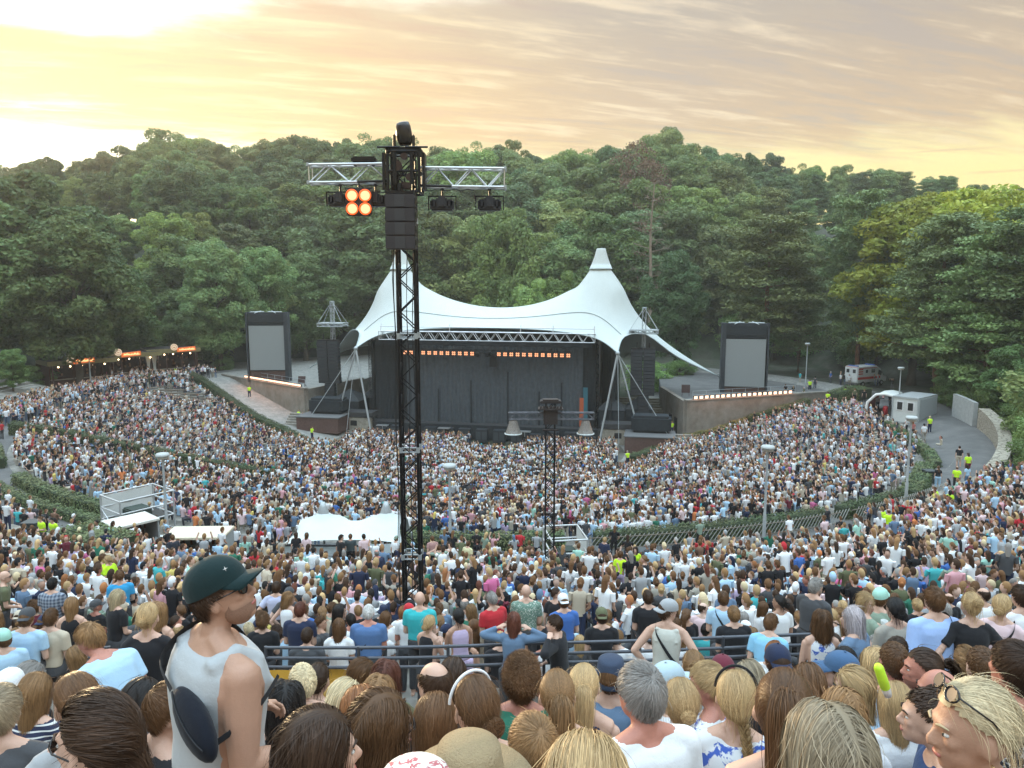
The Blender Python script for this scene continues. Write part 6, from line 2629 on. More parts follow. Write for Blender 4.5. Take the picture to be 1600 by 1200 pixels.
def hair_proto(style, variant=0, hi=False, hat=False):
    key = (style, variant, hi, hat)
    if key in HAIRS:
        return HAIRS[key]
    n = {'short': 1500, 'swept': 1700, 'buzz': 900, 'bald': 500, 'curly': 1200, 'long': 2000, 'wavy': 1900, 'bob': 1900}.get(style, 1300)
    w = 0.0036
    if hi:
        n = int(n * 4.5)
        w = 0.0014
    V, F, T = hair_data(style, 100 + 7 * variant + len(style), n, w, hi)
    if hat:                                  # pressed flat under a hat
        q = (V - HOFF) / np.array([HA, HB, HC])
        L = np.linalg.norm(q, axis=1)[:, None]
        flat = (q[:, 2:3] > 0.0) & (L > 1.02)
        V = np.where(flat, q / L * 1.02 * np.array([HA, HB, HC]) + HOFF, V)
    F = np.asarray(F)
    tri = F[:, 2] == F[:, 3]
    me = bpy.data.meshes.new('hair')
    # quads and the few triangles as quads with a repeated corner would be invalid: write them apart
    Q, Tt = F[~tri], F[tri][:, :3]
    me.vertices.add(len(V))
    me.vertices.foreach_set('co', np.asarray(V, np.float32).ravel())
    li = np.concatenate([Q.ravel(), Tt.ravel()]).astype(np.int32)
    me.loops.add(len(li))
    me.loops.foreach_set('vertex_index', li)
    me.polygons.add(len(Q) + len(Tt))
    ls = np.concatenate([np.arange(len(Q)) * 4, len(Q) * 4 + np.arange(len(Tt)) * 3]).astype(np.int32)
    me.polygons.foreach_set('loop_start', ls)
    me.polygons.foreach_set('use_smooth', np.ones(len(Q) + len(Tt), bool))
    me.update(calc_edges=True)
    a = me.attributes.new('tone', 'FLOAT', 'POINT')
    a.data.foreach_set('value', T.astype(np.float32))
    me.materials.append(HAIR)
    HAIRS[key] = me
    return me


# ---- bodies -------------------------------------------------------------
def remesh(mb, voxel, smooth=3, factor=0.5):
    me = bpy.data.meshes.new('tmp')
    me.from_pydata(mb.v, [], mb.f)
    o = bpy.data.objects.new('tmp', me)
    COL.objects.link(o)
    md = o.modifiers.new('r', 'REMESH')
    md.mode = 'VOXEL'
    md.voxel_size = voxel
    md.use_smooth_shade = True
    if smooth:
        ms = o.modifiers.new('s', 'SMOOTH')
        ms.iterations = smooth
        ms.factor = factor
    dg = bpy.context.evaluated_depsgraph_get()
    ev = o.evaluated_get(dg)
    out = bpy.data.meshes.new_from_object(ev)
    bpy.data.objects.remove(o)
    bpy.data.meshes.remove(me)
    out.polygons.foreach_set('use_smooth', np.ones(len(out.polygons), bool))
    return out


def limb(mb, pts, rs, n=12):
    mb.tube(pts, rs, n)
    for p, r in zip(pts, rs):
        mb.ball(p, r, n, 8)


def hand(mb, wrist, d, up, s, curl=0.4, grip=False, r=0.0085):
    """palm and five separate fingers; d: direction of the hand, up: back of the hand, s: +1 thumb side"""
    w = Vector(wrist)
    d = Vector(d).normalized()
    up = Vector(up)
    up = (up - d * up.dot(d)).normalized()
    side = d.cross(up) * s
    for k in range(4):
        off = side * (0.030 - 0.020 * k)
        a = w + off * 0.55
        b = w + d * 0.078 + off
        mb.tube([a, b], [0.016, 0.0135], 8)
        mb.ball(b, 0.0135, 8, 6)
        L = (0.072, 0.080, 0.074, 0.058)[k]
        p = b
        ang = 0.0
        for j in range(3):
            ang += curl * (1.0 + 0.25 * j)
            q = p + (d * math.cos(ang) - up * math.sin(ang)) * L * (0.46, 0.31, 0.23)[j]
            mb.tube([p, q], [r * (1.05 - .1 * j), r * (0.95 - .1 * j)], 8)
            mb.ball(q, r * (0.95 - .1 * j), 8, 6)
            p = q
    t0 = w + side * 0.022 + d * 0.02
    t1 = t0 + side * 0.030 + d * 0.030 - up * 0.012 * (1 + curl)
    t2 = t1 + side * 0.006 + d * 0.030 - up * 0.016 * (1 + curl)
    mb.tube([t0, t1, t2], [0.014, 0.0115, 0.009], 8)
    mb.ball(t2, 0.009, 8, 6)
    mb.ball(w, 0.020, 8, 6)


def head_prims(mb, c, M, f=False):
    """skull, jaw, nose, ears, brow; c centre, M rotation"""
    def P_(x, y, z):
        return c + M @ Vector((x, y, z))

    def ell(x, y, z, rx, ry, rz, n=16, m=12):
        vs, fs = [], []
        b = MB().ball((0, 0, 0), (rx, ry, rz), n, m)
        mb.add([P_(*(Vector(v) + Vector((x, y, z)))) for v in b.v], b.f)
    k = 0.94 if f else 1.0
    ell(0, -0.010, 0.012, 0.079, 0.099, 0.108, 20, 14)
    ell(0, 0.030, -0.050, 0.060 * k, 0.062, 0.072, 16, 12)
    ell(0, 0.062, -0.092, 0.032 * k, 0.028, 0.026)
    ell(0, 0.030, -0.085, 0.050 * k, 0.050, 0.030)
    ell(0.030, 0.066, -0.018, 0.026, 0.022, 0.024)
    ell(-0.030, 0.066, -0.018, 0.026, 0.022, 0.024)
    ell(0, 0.082, 0.022, 0.050, 0.014, 0.014)
    mb.tube([P_(0, 0.086, 0.012), P_(0, 0.100, -0.012), P_(0, 0.111, -0.030)], [0.008, 0.010, 0.0125], 8)
    mb.ball(P_(0, 0.108, -0.032), 0.013, 8, 6)
    mb.ball(P_(0.011, 0.098, -0.036), 0.009, 8, 6)
    mb.ball(P_(-0.011, 0.098, -0.036), 0.009, 8, 6)
    ell(0, 0.089, -0.062, 0.023, 0.010, 0.0065, 12, 8)
    ell(0, 0.086, -0.072, 0.019, 0.011, 0.0075, 12, 8)
    for s in (-1, 1):
        b = MB().ball((0, 0, 0), (0.008, 0.019, 0.031), 12, 9)
        R_ = Matrix.Rotation(0.35 * s, 3, 'Z')
        mb.add([P_(*(R_ @ Vector(v) + Vector((s * 0.082, -0.004, -0.018)))) for v in b.v], b.f)


ARMS = {
    'down': ((0.235, -0.03, -0.28), (0.245, 0.05, -0.53)),
    'lap': ((0.225, 0.02, -0.27), (0.09, 0.25, -0.37)),
    'fold': ((0.235, 0.03, -0.26), (-0.02, 0.22, -0.24)),
    'phone': ((0.215, 0.10, -0.25), (0.055, 0.30, -0.07)),
    'up': ((0.36, 0.02, 0.02), (0.12, 0.03, 0.20)),
    'hips': ((0.36, -0.08, -0.22), (0.20, 0.04, -0.42)),
    'rail': ((0.24, 0.12, -0.22), (0.20, 0.36, -0.20)),
    'reach': ((0.20, 0.20, -0.10), (0.08, 0.40, 0.10)),
    'heroarm': ((0.245, -0.02, -0.30), (0.20, 0.34, -0.38)),
}


class Body:
    pass


def make_body(sex='m', pose='sit', arm='lap', yaw=0.0, pitch=0.0, lean=0.10, voxel=0.012, arm2=None, headroll=0.0, bulk=1.0, hands=False,
              sleeve='short', legs='long', bend=0.0):
    f = sex == 'f'
    B = Body()
    sh = (0.165 if f else 0.190) * (0.96 + 0.04 * bulk)
    if pose == 'stand':
        hip = Vector((0, 0, 0.93))
        L = 0.50
    else:
        hip = Vector((0, 0, 0.50))
        L = 0.50
    up = Vector((0, math.sin(lean), math.cos(lean)))
    fw = Vector((0, math.cos(lean), -math.sin(lean)))
    rt = Vector((1, 0, 0))

    def T(x, y, z):
        return hip + rt * x + fw * y + up * z
    mb, sm, pm = MB(), MB(), MB()
    bk = bulk
    # torso : chain of ellipsoids approximated by flattened tubes
    secs = [(-0.08, 0.165 if f else 0.158, 0.115), (0.05, 0.150 if f else 0.152, 0.105), (0.17, 0.125 if f else 0.148, 0.098),
            (0.30, 0.140 if f else 0.165, 0.108), (0.40, 0.150 if f else 0.178, 0.110), (0.46, 0.140 if f else 0.168, 0.095), (0.505, 0.10, 0.068), (0.54, 0.055, 0.052)]

    def torso(m, grow, lo=0, hi=None, xs=1.0):
        n = 24
        vs, fs = [], []
        ss = secs[lo:hi]
        for z, rx, ry in ss:
            for i in range(n):
                t = 2 * PI * i / n
                cx, sx_ = math.cos(t), math.sin(t)
                e = 0.86
                x = abs(cx) ** e * math.copysign(1, cx) * (rx * bk + grow) * xs
                y = abs(sx_) ** e * math.copysign(1, sx_) * (ry * bk + grow)
                if f and sx_ > 0.3 and 0.25 < z < 0.42:
                    y += 0.03
                vs.append(T(x, y - 0.005, z))
        for k in range(len(ss) - 1):
            for i in range(n):
                j = (i + 1) % n
                fs.append((k * n + i, k * n + j, (k + 1) * n + j, (k + 1) * n + i))
        fs.append(tuple(range(n - 1, -1, -1)))
        fs.append(tuple(range((len(ss) - 1) * n, len(ss) * n)))
        m.add(vs, fs)
    torso(mb, 0.0)
    nb = T(0, -0.012, 0.50)
    hc = nb + up * 0.185 + Vector((0, 0.028, 0)) + fw * bend
    limb(mb, [nb - up * 0.03, nb + up * 0.06 + fw * bend * .5, hc + Vector((0, -0.015, -0.07))], [0.060 if not f else 0.05, 0.052 if not f else 0.043, 0.050 if not f else 0.042])
    M = Matrix.Rotation(yaw, 3, 'Z') @ Matrix.Rotation(pitch, 3, 'X') @ Matrix.Rotation(headroll, 3, 'Y')
    head_prims(mb, hc, M, f)
    B.head, B.M = hc, M
    B.top = hc.z + 0.132
    # trapezius and shoulders
    for s in (-1, 1):
        S = T(s * sh, -0.005, 0.445)
        mb.tube([T(s * 0.03, -0.02, 0.535), T(s * sh * 0.9, -0.01, 0.465)], [0.050, 0.052], 10)
        ra = (0.050 if not f else 0.040) * bk
        mb.ball(S - rt * (s * 0.012), ra * 1.06, 12, 8)
        a = ARMS[arm if (s < 0 or arm2 is None) else arm2]
        E = S + rt * (s * (a[0][0] - 0.19)) + fw * a[0][1] + up * a[0][2]
        W = S + rt * (s * (a[1][0] - 0.19)) + fw * a[1][1] + up * a[1][2]
        # keep anatomical lengths
        E = S + (E - S).normalized() * (0.285 if not f else 0.262)
        W = E + (W - E).normalized() * (0.250 if not f else 0.228)
        mid = (S + E) / 2
        limb(mb, [S, mid, E], [ra * 1.05, ra * 0.98, ra * 0.76])
        limb(mb, [E, E.lerp(W, 0.35), W], [ra * 0.76, ra * 0.78, ra * 0.50])
        d = (W - E).normalized()
        if s < 0:
            B.elbowL, B.wristL, B.dL = E, W, d
        else:
            B.elbowR, B.wristR, B.dR = E, W, d
        hand(mb, W + d * 0.012, d, Vector((s * 0.6, -0.2, 0.7)) if arm != 'down' else Vector((s, 0, 0)), -s if True else s, curl=0.45, r=0.0085 if voxel < 0.009 else 0.0105)
        g = 0.016
        if sleeve != 'none':
            sm.tube([T(s * 0.04, -0.02, 0.515), T(s * sh * 0.9, -0.01, 0.465)], [0.052, 0.062], 12)
            e = E if sleeve == 'long' else S.lerp(E, 0.62)
            sm.tube([S, e], [ra * 1.1 + g, ra * 0.95 + g * 1.3], 12)
            sm.ball(S, ra * 1.1 + g, 12, 8)
            if sleeve == 'long':
                sm.ball(E, ra * 0.85 + g, 12, 8)
                sm.tube([E, E.lerp(W, 0.95)], [ra * 0.9 + g, ra * 0.62 + g * .7], 12)
        # legs
        hx = 0.095 if not f else 0.100
        if pose == 'stand':
            H = Vector((s * hx, 0, 0.90))
            Kn = Vector((s * (hx + 0.02), 0.02, 0.49))
            An = Vector((s * (hx + 0.03), -0.02, 0.09))
        else:
            H = Vector((s * hx, 0.02, 0.49))
            Kn = Vector((s * (hx + 0.05), 0.42, 0.50))
            An = Vector((s * (hx + 0.05), 0.38, 0.09))
        limb(mb, [H, H.lerp(Kn, 0.5), Kn], [0.088, 0.074, 0.054])
        limb(mb, [Kn, Kn.lerp(An, 0.35), An], [0.054, 0.056, 0.036])
        limb(mb, [An + Vector((0, -0.03, -0.05)), An + Vector((0, 0.13, -0.062))], [0.032, 0.028])
        pm.tube([H + Vector((0, -0.01, 0.06)), Kn if legs == 'long' else H.lerp(Kn, 0.8)], [0.105, 0.072 if legs == 'long' else 0.088], 12)
        pm.ball(H, 0.104, 12, 8)
        if legs == 'long':
            pm.ball(Kn, 0.070, 12, 8)
            pm.tube([Kn, An + Vector((0, 0, 0.03))], [0.070, 0.058], 12)
    torso(sm, 0.016 if not f else 0.011, 1, 7, 1.0 if sleeve != 'none' else 0.90)
    if sleeve == 'none':
        wd = 0.040 if not f else 0.020
        for s in (-1, 1):
            ox = (0.100 if not f else 0.075) * bk
            sm.tube([T(s * ox, 0.04 * bk, 0.33), T(s * ox, 0.088 * bk, 0.38), T(s * ox, 0.062 * bk, 0.46), T(s * ox * 1.03, 0.00, 0.515), T(s * ox * 1.03, -0.060 * bk, 0.485), T(s * ox, -0.088 * bk, 0.38), T(s * ox, -0.03 * bk, 0.33)],
                    [wd * .5, wd, wd, wd * .9, wd, wd, wd * .5], 10)
    torso(pm, 0.010, 0, 2)
    pm.ball(hip + Vector((0, 0, 0)), (0.165, 0.125, 0.12), 16, 10)
    B.body = remesh(mb, voxel, 2)
    B.shirt = remesh(sm, max(voxel, 0.013), 4)
    B.pants = remesh(pm, 0.02, 3)
    B.body.materials.append(SKIN)
    B.shirt.materials.append(CLOTH)
    B.pants.materials.append(DENIM)
    B.pose = pose
    B.T = T
    B.sh = sh
    return B


BODIES = {}


def get_body(**kw):
    key = tuple(sorted(kw.items()))
    if key not in BODIES:
        BODIES[key] = make_body(**kw)
    return BODIES[key]


def link(name, me, parent, color=None, loc=None, rot=None):
    o = bpy.data.objects.new(name, me)
    COL.objects.link(o)
    o.parent = parent
    if color is not None:
        o.color = tuple(color)[:3] + (1,)
    if loc is not None:
        o.matrix_local = Matrix.Translation(loc) @ (rot.to_4x4() if rot is not None else Matrix())
    return o


def setmat(o, m):
    o.material_slots[0].link = 'OBJECT'
    o.material_slots[0].material = m


_shared = {}


def shared(name, fn):
    if name not in _shared:
        _shared[name] = fn()
    return _shared[name]


def mesh_of(mb, m, smooth_all=None):
    me = bpy.data.meshes.new('part')
    me.from_pydata(mb.v, [], mb.f)
    me.polygons.foreach_set('use_smooth', mb.sm)
    me.materials.append(m)
    me.update()
    return me


def cap_mesh():
    b = MB()
    n = 28
    prof = []
    for k in range(9):
        t = k / 8 * PI / 2
        prof.append((math.cos(t), math.sin(t)))
    vs, fs = [], []
    for c, s_ in prof:
        for i in range(n):
            a = 2 * PI * i / n
            seam = 1 - 0.012 * (abs(math.sin(3 * a)) < 0.12) * c
            vs.append((0.094 * c * math.cos(a) * seam, 0.116 * c * math.sin(a) * seam - 0.008, 0.030 + 0.112 * s_ ** 0.85))
    for k in range(8):
        for i in range(n):
            j = (i + 1) % n
            fs.append((k * n + i, k * n + j, (k + 1) * n + j, (k + 1) * n + i))
    b.add(vs, fs, True)
    b.ball((0, -0.008, 0.143), 0.009, 8, 6)
    rows_t, rows_b = [], []
    for r_ in range(6):
        t = r_ / 5
        row = []
        for i in range(15):
            a = (i / 14 - 0.5) * 2.1
            x = math.sin(a) * 0.091 * (1 - 0.10 * t)
            y0 = math.cos(a) * 0.110 - 0.010
            row.append((x, y0 + t * 0.075 * math.cos(a * 0.75) ** 0.8, 0.034 - 0.018 * t - 0.30 * x * x / 0.09 * t))
        rows_t.append(row)
        rows_b.append([(p[0], p[1], p[2] - 0.006) for p in row])
    b.grid(rows_t)
    b.grid(rows_b[::-1])
    return mesh_of(b, CLOTH)


def bucket_mesh():
    b = MB().lathe([(0.0, 0.135), (0.06, 0.132), (0.083, 0.118), (0.094, 0.03), (0.098, 0.02), (0.135, -0.02), (0.132, -0.024), (0.095, 0.012)], (0, -0.005, 0), 28)
    return mesh_of(b, CLOTH)


def straw_mesh():
    b = MB().lathe([(0.0, 0.150), (0.05, 0.148), (0.088, 0.130), (0.104, 0.03), (0.112, 0.022), (0.19, 0.010), (0.19, 0.004), (0.11, 0.014)], (0, -0.005, 0), 40)
    return mesh_of(b, mat('straw', objcol=True, rough=0.85, var=0.12, scale=60, bump=1.0, bscale=160))


def glasses_mesh(frame=True, side=1):
    b = MB()
    if frame:
        for s in (-1, 1):
            pts = []
            for i in range(17):
                a = 2 * PI * i / 16
                pts.append((s * 0.033 + 0.023 * math.cos(a), 0.098 - abs(0.010 * math.cos(a)) * (1 if s * math.cos(a) > 0 else 0), 0.002 + 0.019 * math.sin(a)))
            b.tube(pts, 0.0028, 6)
            b.tube([(s * 0.056, 0.090, 0.008), (s * 0.078, 0.06, 0.008), (s * 0.084, 0.005, 0.002), (s * 0.082, -0.02, -0.008)], 0.0026, 6)
        b.tube([(-0.011, 0.100, 0.006), (0, 0.104, 0.008), (0.011, 0.100, 0.006)], 0.0025, 6)
        return mesh_of(b, GLASSM)
    for s in (side,):
        b.lathe([(0.0, 0.0), (0.021, 0.0)], (s * 0.033, 0.0965, 0.002), 16, Matrix.Rotation(-PI / 2, 3, 'X'))
    return mesh_of(b, LENS)


def eyes_mesh(s=1):
    b = MB()
    for s in (s,):
        b.ball((s * 0.031, 0.0800, 0.002), (0.0125, 0.0085, 0.0062), 10, 8)
    return mesh_of(b, mat('eye_white', (0.55, 0.52, 0.48), 0.3, var=0))


def iris_mesh(s=1):
    b = MB()
    for s in (s,):
        b.ball((s * 0.031, 0.0865, 0.002), (0.0052, 0.0035, 0.0055), 8, 6)
    return mesh_of(b, mat('iris_dark', (0.03, 0.025, 0.02), 0.2, var=0))


def brow_mesh(s=1):
    b = MB()
    for s in (s,):
        b.tube([(s * 0.016, 0.097, 0.022), (s * 0.032, 0.094, 0.029), (s * 0.050, 0.080, 0.024)], [0.0035, 0.0042, 0.002], 6)
    return mesh_of(b, mat('brow_hair', objcol=True, rough=0.8, var=0))


def lips_mesh():
    b = MB()
    b.ball((0, 0.0925, -0.0665), (0.021, 0.0078, 0.0078), 12, 6)
    return mesh_of(b, mat('lips', (0.40, 0.13, 0.11), 0.4, var=0))


def beard_mesh():
    b = MB()
    b.ball((0, 0.034, -0.058), (0.0635, 0.064, 0.070), 18, 12)
    V = np.array(b.v)
    keep = [f for f in b.f if np.mean(V[list(f)], 0)[2] < -0.052 or (np.mean(V[list(f)], 0)[1] < 0.03 and np.mean(V[list(f)], 0)[2] < -0.02)]
    b2 = MB()
    b2.add(b.v, keep, True)
    return mesh_of(b2, mat('stubble', objcol=True, rough=0.9, var=0.3, scale=90))


def sling_mesh(bag=True):
    """strap across the back from the left shoulder to the right hip"""
    b = MB()
    return b


def band_mesh():
    b = MB()
    pts = []
    for i in range(20):
        a = PI * i / 19
        pts.append((0.092 * math.cos(a), 0.035 - 0.01 * math.sin(a), 0.02 + 0.118 * math.sin(a)))
    b.tube(pts, 0.0065, 8)
    return mesh_of(b, CLOTH)


SKINS = {'fair': (0.60, 0.375, 0.28), 'tan': (0.47, 0.27, 0.185), 'red': (0.50, 0.22, 0.16), 'dark': (0.12, 0.065, 0.042), 'pale': (0.66, 0.45, 0.36)}
HAIRC = {'black': (0.020, 0.017, 0.016), 'dark': (0.050, 0.027, 0.016), 'brown': (0.125, 0.062, 0.028), 'light': (0.26, 0.145, 0.065),
         'blonde': (0.47, 0.315, 0.155), 'pale': (0.62, 0.50, 0.31), 'grey': (0.28, 0.26, 0.24), 'white': (0.6, 0.58, 0.55), 'auburn': (0.13, 0.045, 0.028),
         'ginger': (0.32, 0.13, 0.05), 'ash': (0.36, 0.285, 0.19), 'silver': (0.50, 0.44, 0.45)}
SHIRTS = {'black': (0.018, 0.018, 0.021), 'white': (0.74, 0.75, 0.76), 'grey': (0.34, 0.35, 0.36), 'dark grey': (0.07, 0.072, 0.078), 'navy': (0.022, 0.03, 0.065),
          'light blue': (0.40, 0.58, 0.74), 'blue': (0.06, 0.15, 0.42), 'bright blue': (0.03, 0.28, 0.60), 'denim': (0.13, 0.20, 0.30), 'teal': (0.06, 0.38, 0.40), 'green': (0.035, 0.17, 0.11),
          'olive': (0.12, 0.13, 0.07), 'beige': (0.50, 0.43, 0.33), 'pink': (0.62, 0.33, 0.36), 'pale pink': (0.70, 0.52, 0.53), 'lilac': (0.50, 0.40, 0.56), 'red': (0.48, 0.03, 0.04),
          'wine': (0.14, 0.025, 0.04), 'yellow': (0.68, 0.55, 0.16), 'mint': (0.35, 0.60, 0.50), 'orange': (0.65, 0.22, 0.08), 'sage': (0.24, 0.31, 0.24), 'brown': (0.16, 0.09, 0.06),
          'sand': (0.36, 0.33, 0.28), 'rose': (0.55, 0.14, 0.28), 'hi-vis yellow': (0.55, 0.85, 0.03)}
PERSONS = []


def person(x, y, z, rz, sex='m', pose='sit', arm='lap', arm2=None, yaw=0.0, pitch=0.0, lean=0.10, roll=0.0, bulk=1.0, hair='short', hc='brown', skin='fair', top='white',
           pat=None, sleeve='short', pants='dark grey', legs='long', hat=None, hatc='black', glasses=False, face=None, scale=1.0, hi=False, voxel=0.012,
           beard=False, label=None, variant=0, group='concert-goers', bend=0.0, band=None, hatpat=None):
    b = get_body(sex=sex, pose=pose, arm=arm, arm2=arm2, yaw=round(R(yaw), 3), pitch=round(R(pitch), 3), lean=lean, headroll=round(R(roll), 3), bulk=bulk,
                 sleeve=sleeve, legs=legs, voxel=voxel, bend=bend)
    root = empty('person', (x, y, z), rz, label, 'person', group)
    root.scale = (scale,) * 3
    root.empty_display_size = 0.1
    sk = SKINS[skin]
    j = 0.92 + 0.16 * random.random()
    o = link('body', b.body, root, tuple(c * j for c in sk))
    o = link('shirt', b.shirt, root, SHIRTS[top] if isinstance(top, str) else top)
    if pat:
        setmat(o, PAT[pat])
    link('shorts' if legs == 'short' else 'trousers', b.pants, root, SHIRTS.get(pants, (0.05, 0.05, 0.06)))
    M4 = Matrix.Translation(b.head) @ b.M.to_4x4()
    cx = random.uniform(0.85, 1.2)
    hcol = tuple(c * cx for c in HAIRC[hc])
    if hair and hair != 'none':
        o = link('hair', hair_proto(hair, variant, hi, bool(hat)), root, hcol)
        o.matrix_local = M4
    if hat:
        me = {'cap': lambda: shared('cap', cap_mesh), 'capback': lambda: shared('cap', cap_mesh), 'bucket': lambda: shared('bucket', bucket_mesh), 'straw': lambda: shared('straw', straw_mesh)}[hat]()
        o = link('hat' if hat in ('bucket', 'straw') else 'cap', me, root, SHIRTS[hatc] if isinstance(hatc, str) else hatc)
        if hatpat:
            setmat(o, PAT[hatpat])
        o.matrix_local = M4 @ (Matrix.Rotation(PI, 4, 'Z') if hat == 'capback' else Matrix()) @ Matrix.Rotation(R(7), 4, 'X')
    if band:
        o = link('hair_band', shared('band', band_mesh), root, SHIRTS[band])
        o.matrix_local = M4
    if glasses:
        o = link('glasses', shared('glf', lambda: glasses_mesh(True)), root)
        o.matrix_local = M4
        for sd in (-1, 1):
            link('lens', shared('gll%d' % sd, lambda: glasses_mesh(False, sd)), o)
    if face is None:
        face = abs(math.degrees(rz) % 360 - 180 + yaw) < 150
    if face:
        for sd in (-1, 1):
            o = link('eye', shared('eye%d' % sd, lambda: eyes_mesh(sd)), root)
            o.matrix_local = M4
            link('iris', shared('iris%d' % sd, lambda: iris_mesh(sd)), o)
            o = link('eyebrow', shared('brow%d' % sd, lambda: brow_mesh(sd)), root, tuple(c * 0.7 for c in hcol))
            o.matrix_local = M4
        o = link('lips', shared('lips', lips_mesh), root)
        o.matrix_local = M4
    if beard:
        o = link('beard', shared('beard', beard_mesh), root, tuple(a_ * 0.35 + c * 0.52 for a_, c in zip(hcol, sk)))
        o.matrix_local = M4
    root['_top'] = b.top * scale
    PERSONS.append(root)
    return root, b


def place(u, v, Y, rz=0, label=None, **kw):
    """head top seen at column u, row v, at distance Y; rz degrees: 0 looks at the stage, + turns left, - turns right"""
    root, b = person(0, 0, 0, R(rz), label=label, **kw)
    s = kw.get('scale', 1.0)
    hd = Matrix.Rotation(R(rz), 3, 'Z') @ (Vector(b.head) * s)
    # the outline of a head seen from above starts one head radius over its centre
    rad = 0.130 + (0.018 if kw.get('hat') else 0.0) + {'curly': 0.012, 'wavy': 0.010, 'swept': 0.010, 'none': -0.010, 'buzz': -0.006, 'bun': 0.012}.get(kw.get('hair'), 0.0)
    c0 = P(u, v, Y)
    depth = Y * CP - (c0.z - CAMZ) * SP
    c = P(u, v + FPX * rad * s / depth, Y)
    root.location = (c.x - hd.x, Y - hd.y, c.z - hd.z)
    return root, b
# ------------------------------------------------------------------ the people nearest the camera
def strap(root, pts, w, col, name='strap', th=0.006):
    """flat band through points in the person's frame"""
    c = poly_curve(pts, 28)
    b = MB()
    rows = []
    for i in range(28):
        p = Vector(c[i])
        t = Vector(c[min(27, i + 1)]) - Vector(c[max(0, i - 1)])
        out = Vector((p.x, p.y, 0)).normalized() if Vector((p.x, p.y, 0)).length > 1e-4 else Vector((0, -1, 0))
        s_ = t.cross(out).normalized() * w / 2
        rows.append([tuple(p - s_), tuple(p + out * th * .8), tuple(p + s_)])
    b.grid(rows)
    me = mesh_of(b, CLOTH)
    return link(name, me, root, SHIRTS[col])


def sling(root, b, col='black', bag=None, s=1, w=0.035):
    """cross-body strap over the back; s=+1 from right shoulder"""
    T = b.T
    g = 0.025
    pts = [T(s * 0.10, 0.105 + g, 0.36), T(s * 0.12, 0.03, 0.515 + g), T(s * 0.115, -0.075 - g, 0.46), T(s * 0.03, -0.115 - g, 0.33),
           T(-s * 0.08, -0.11 - g, 0.18), T(-s * 0.17 - s * g * .0, -0.04, 0.08)]
    strap(root, [tuple(p) for p in pts], w, col)


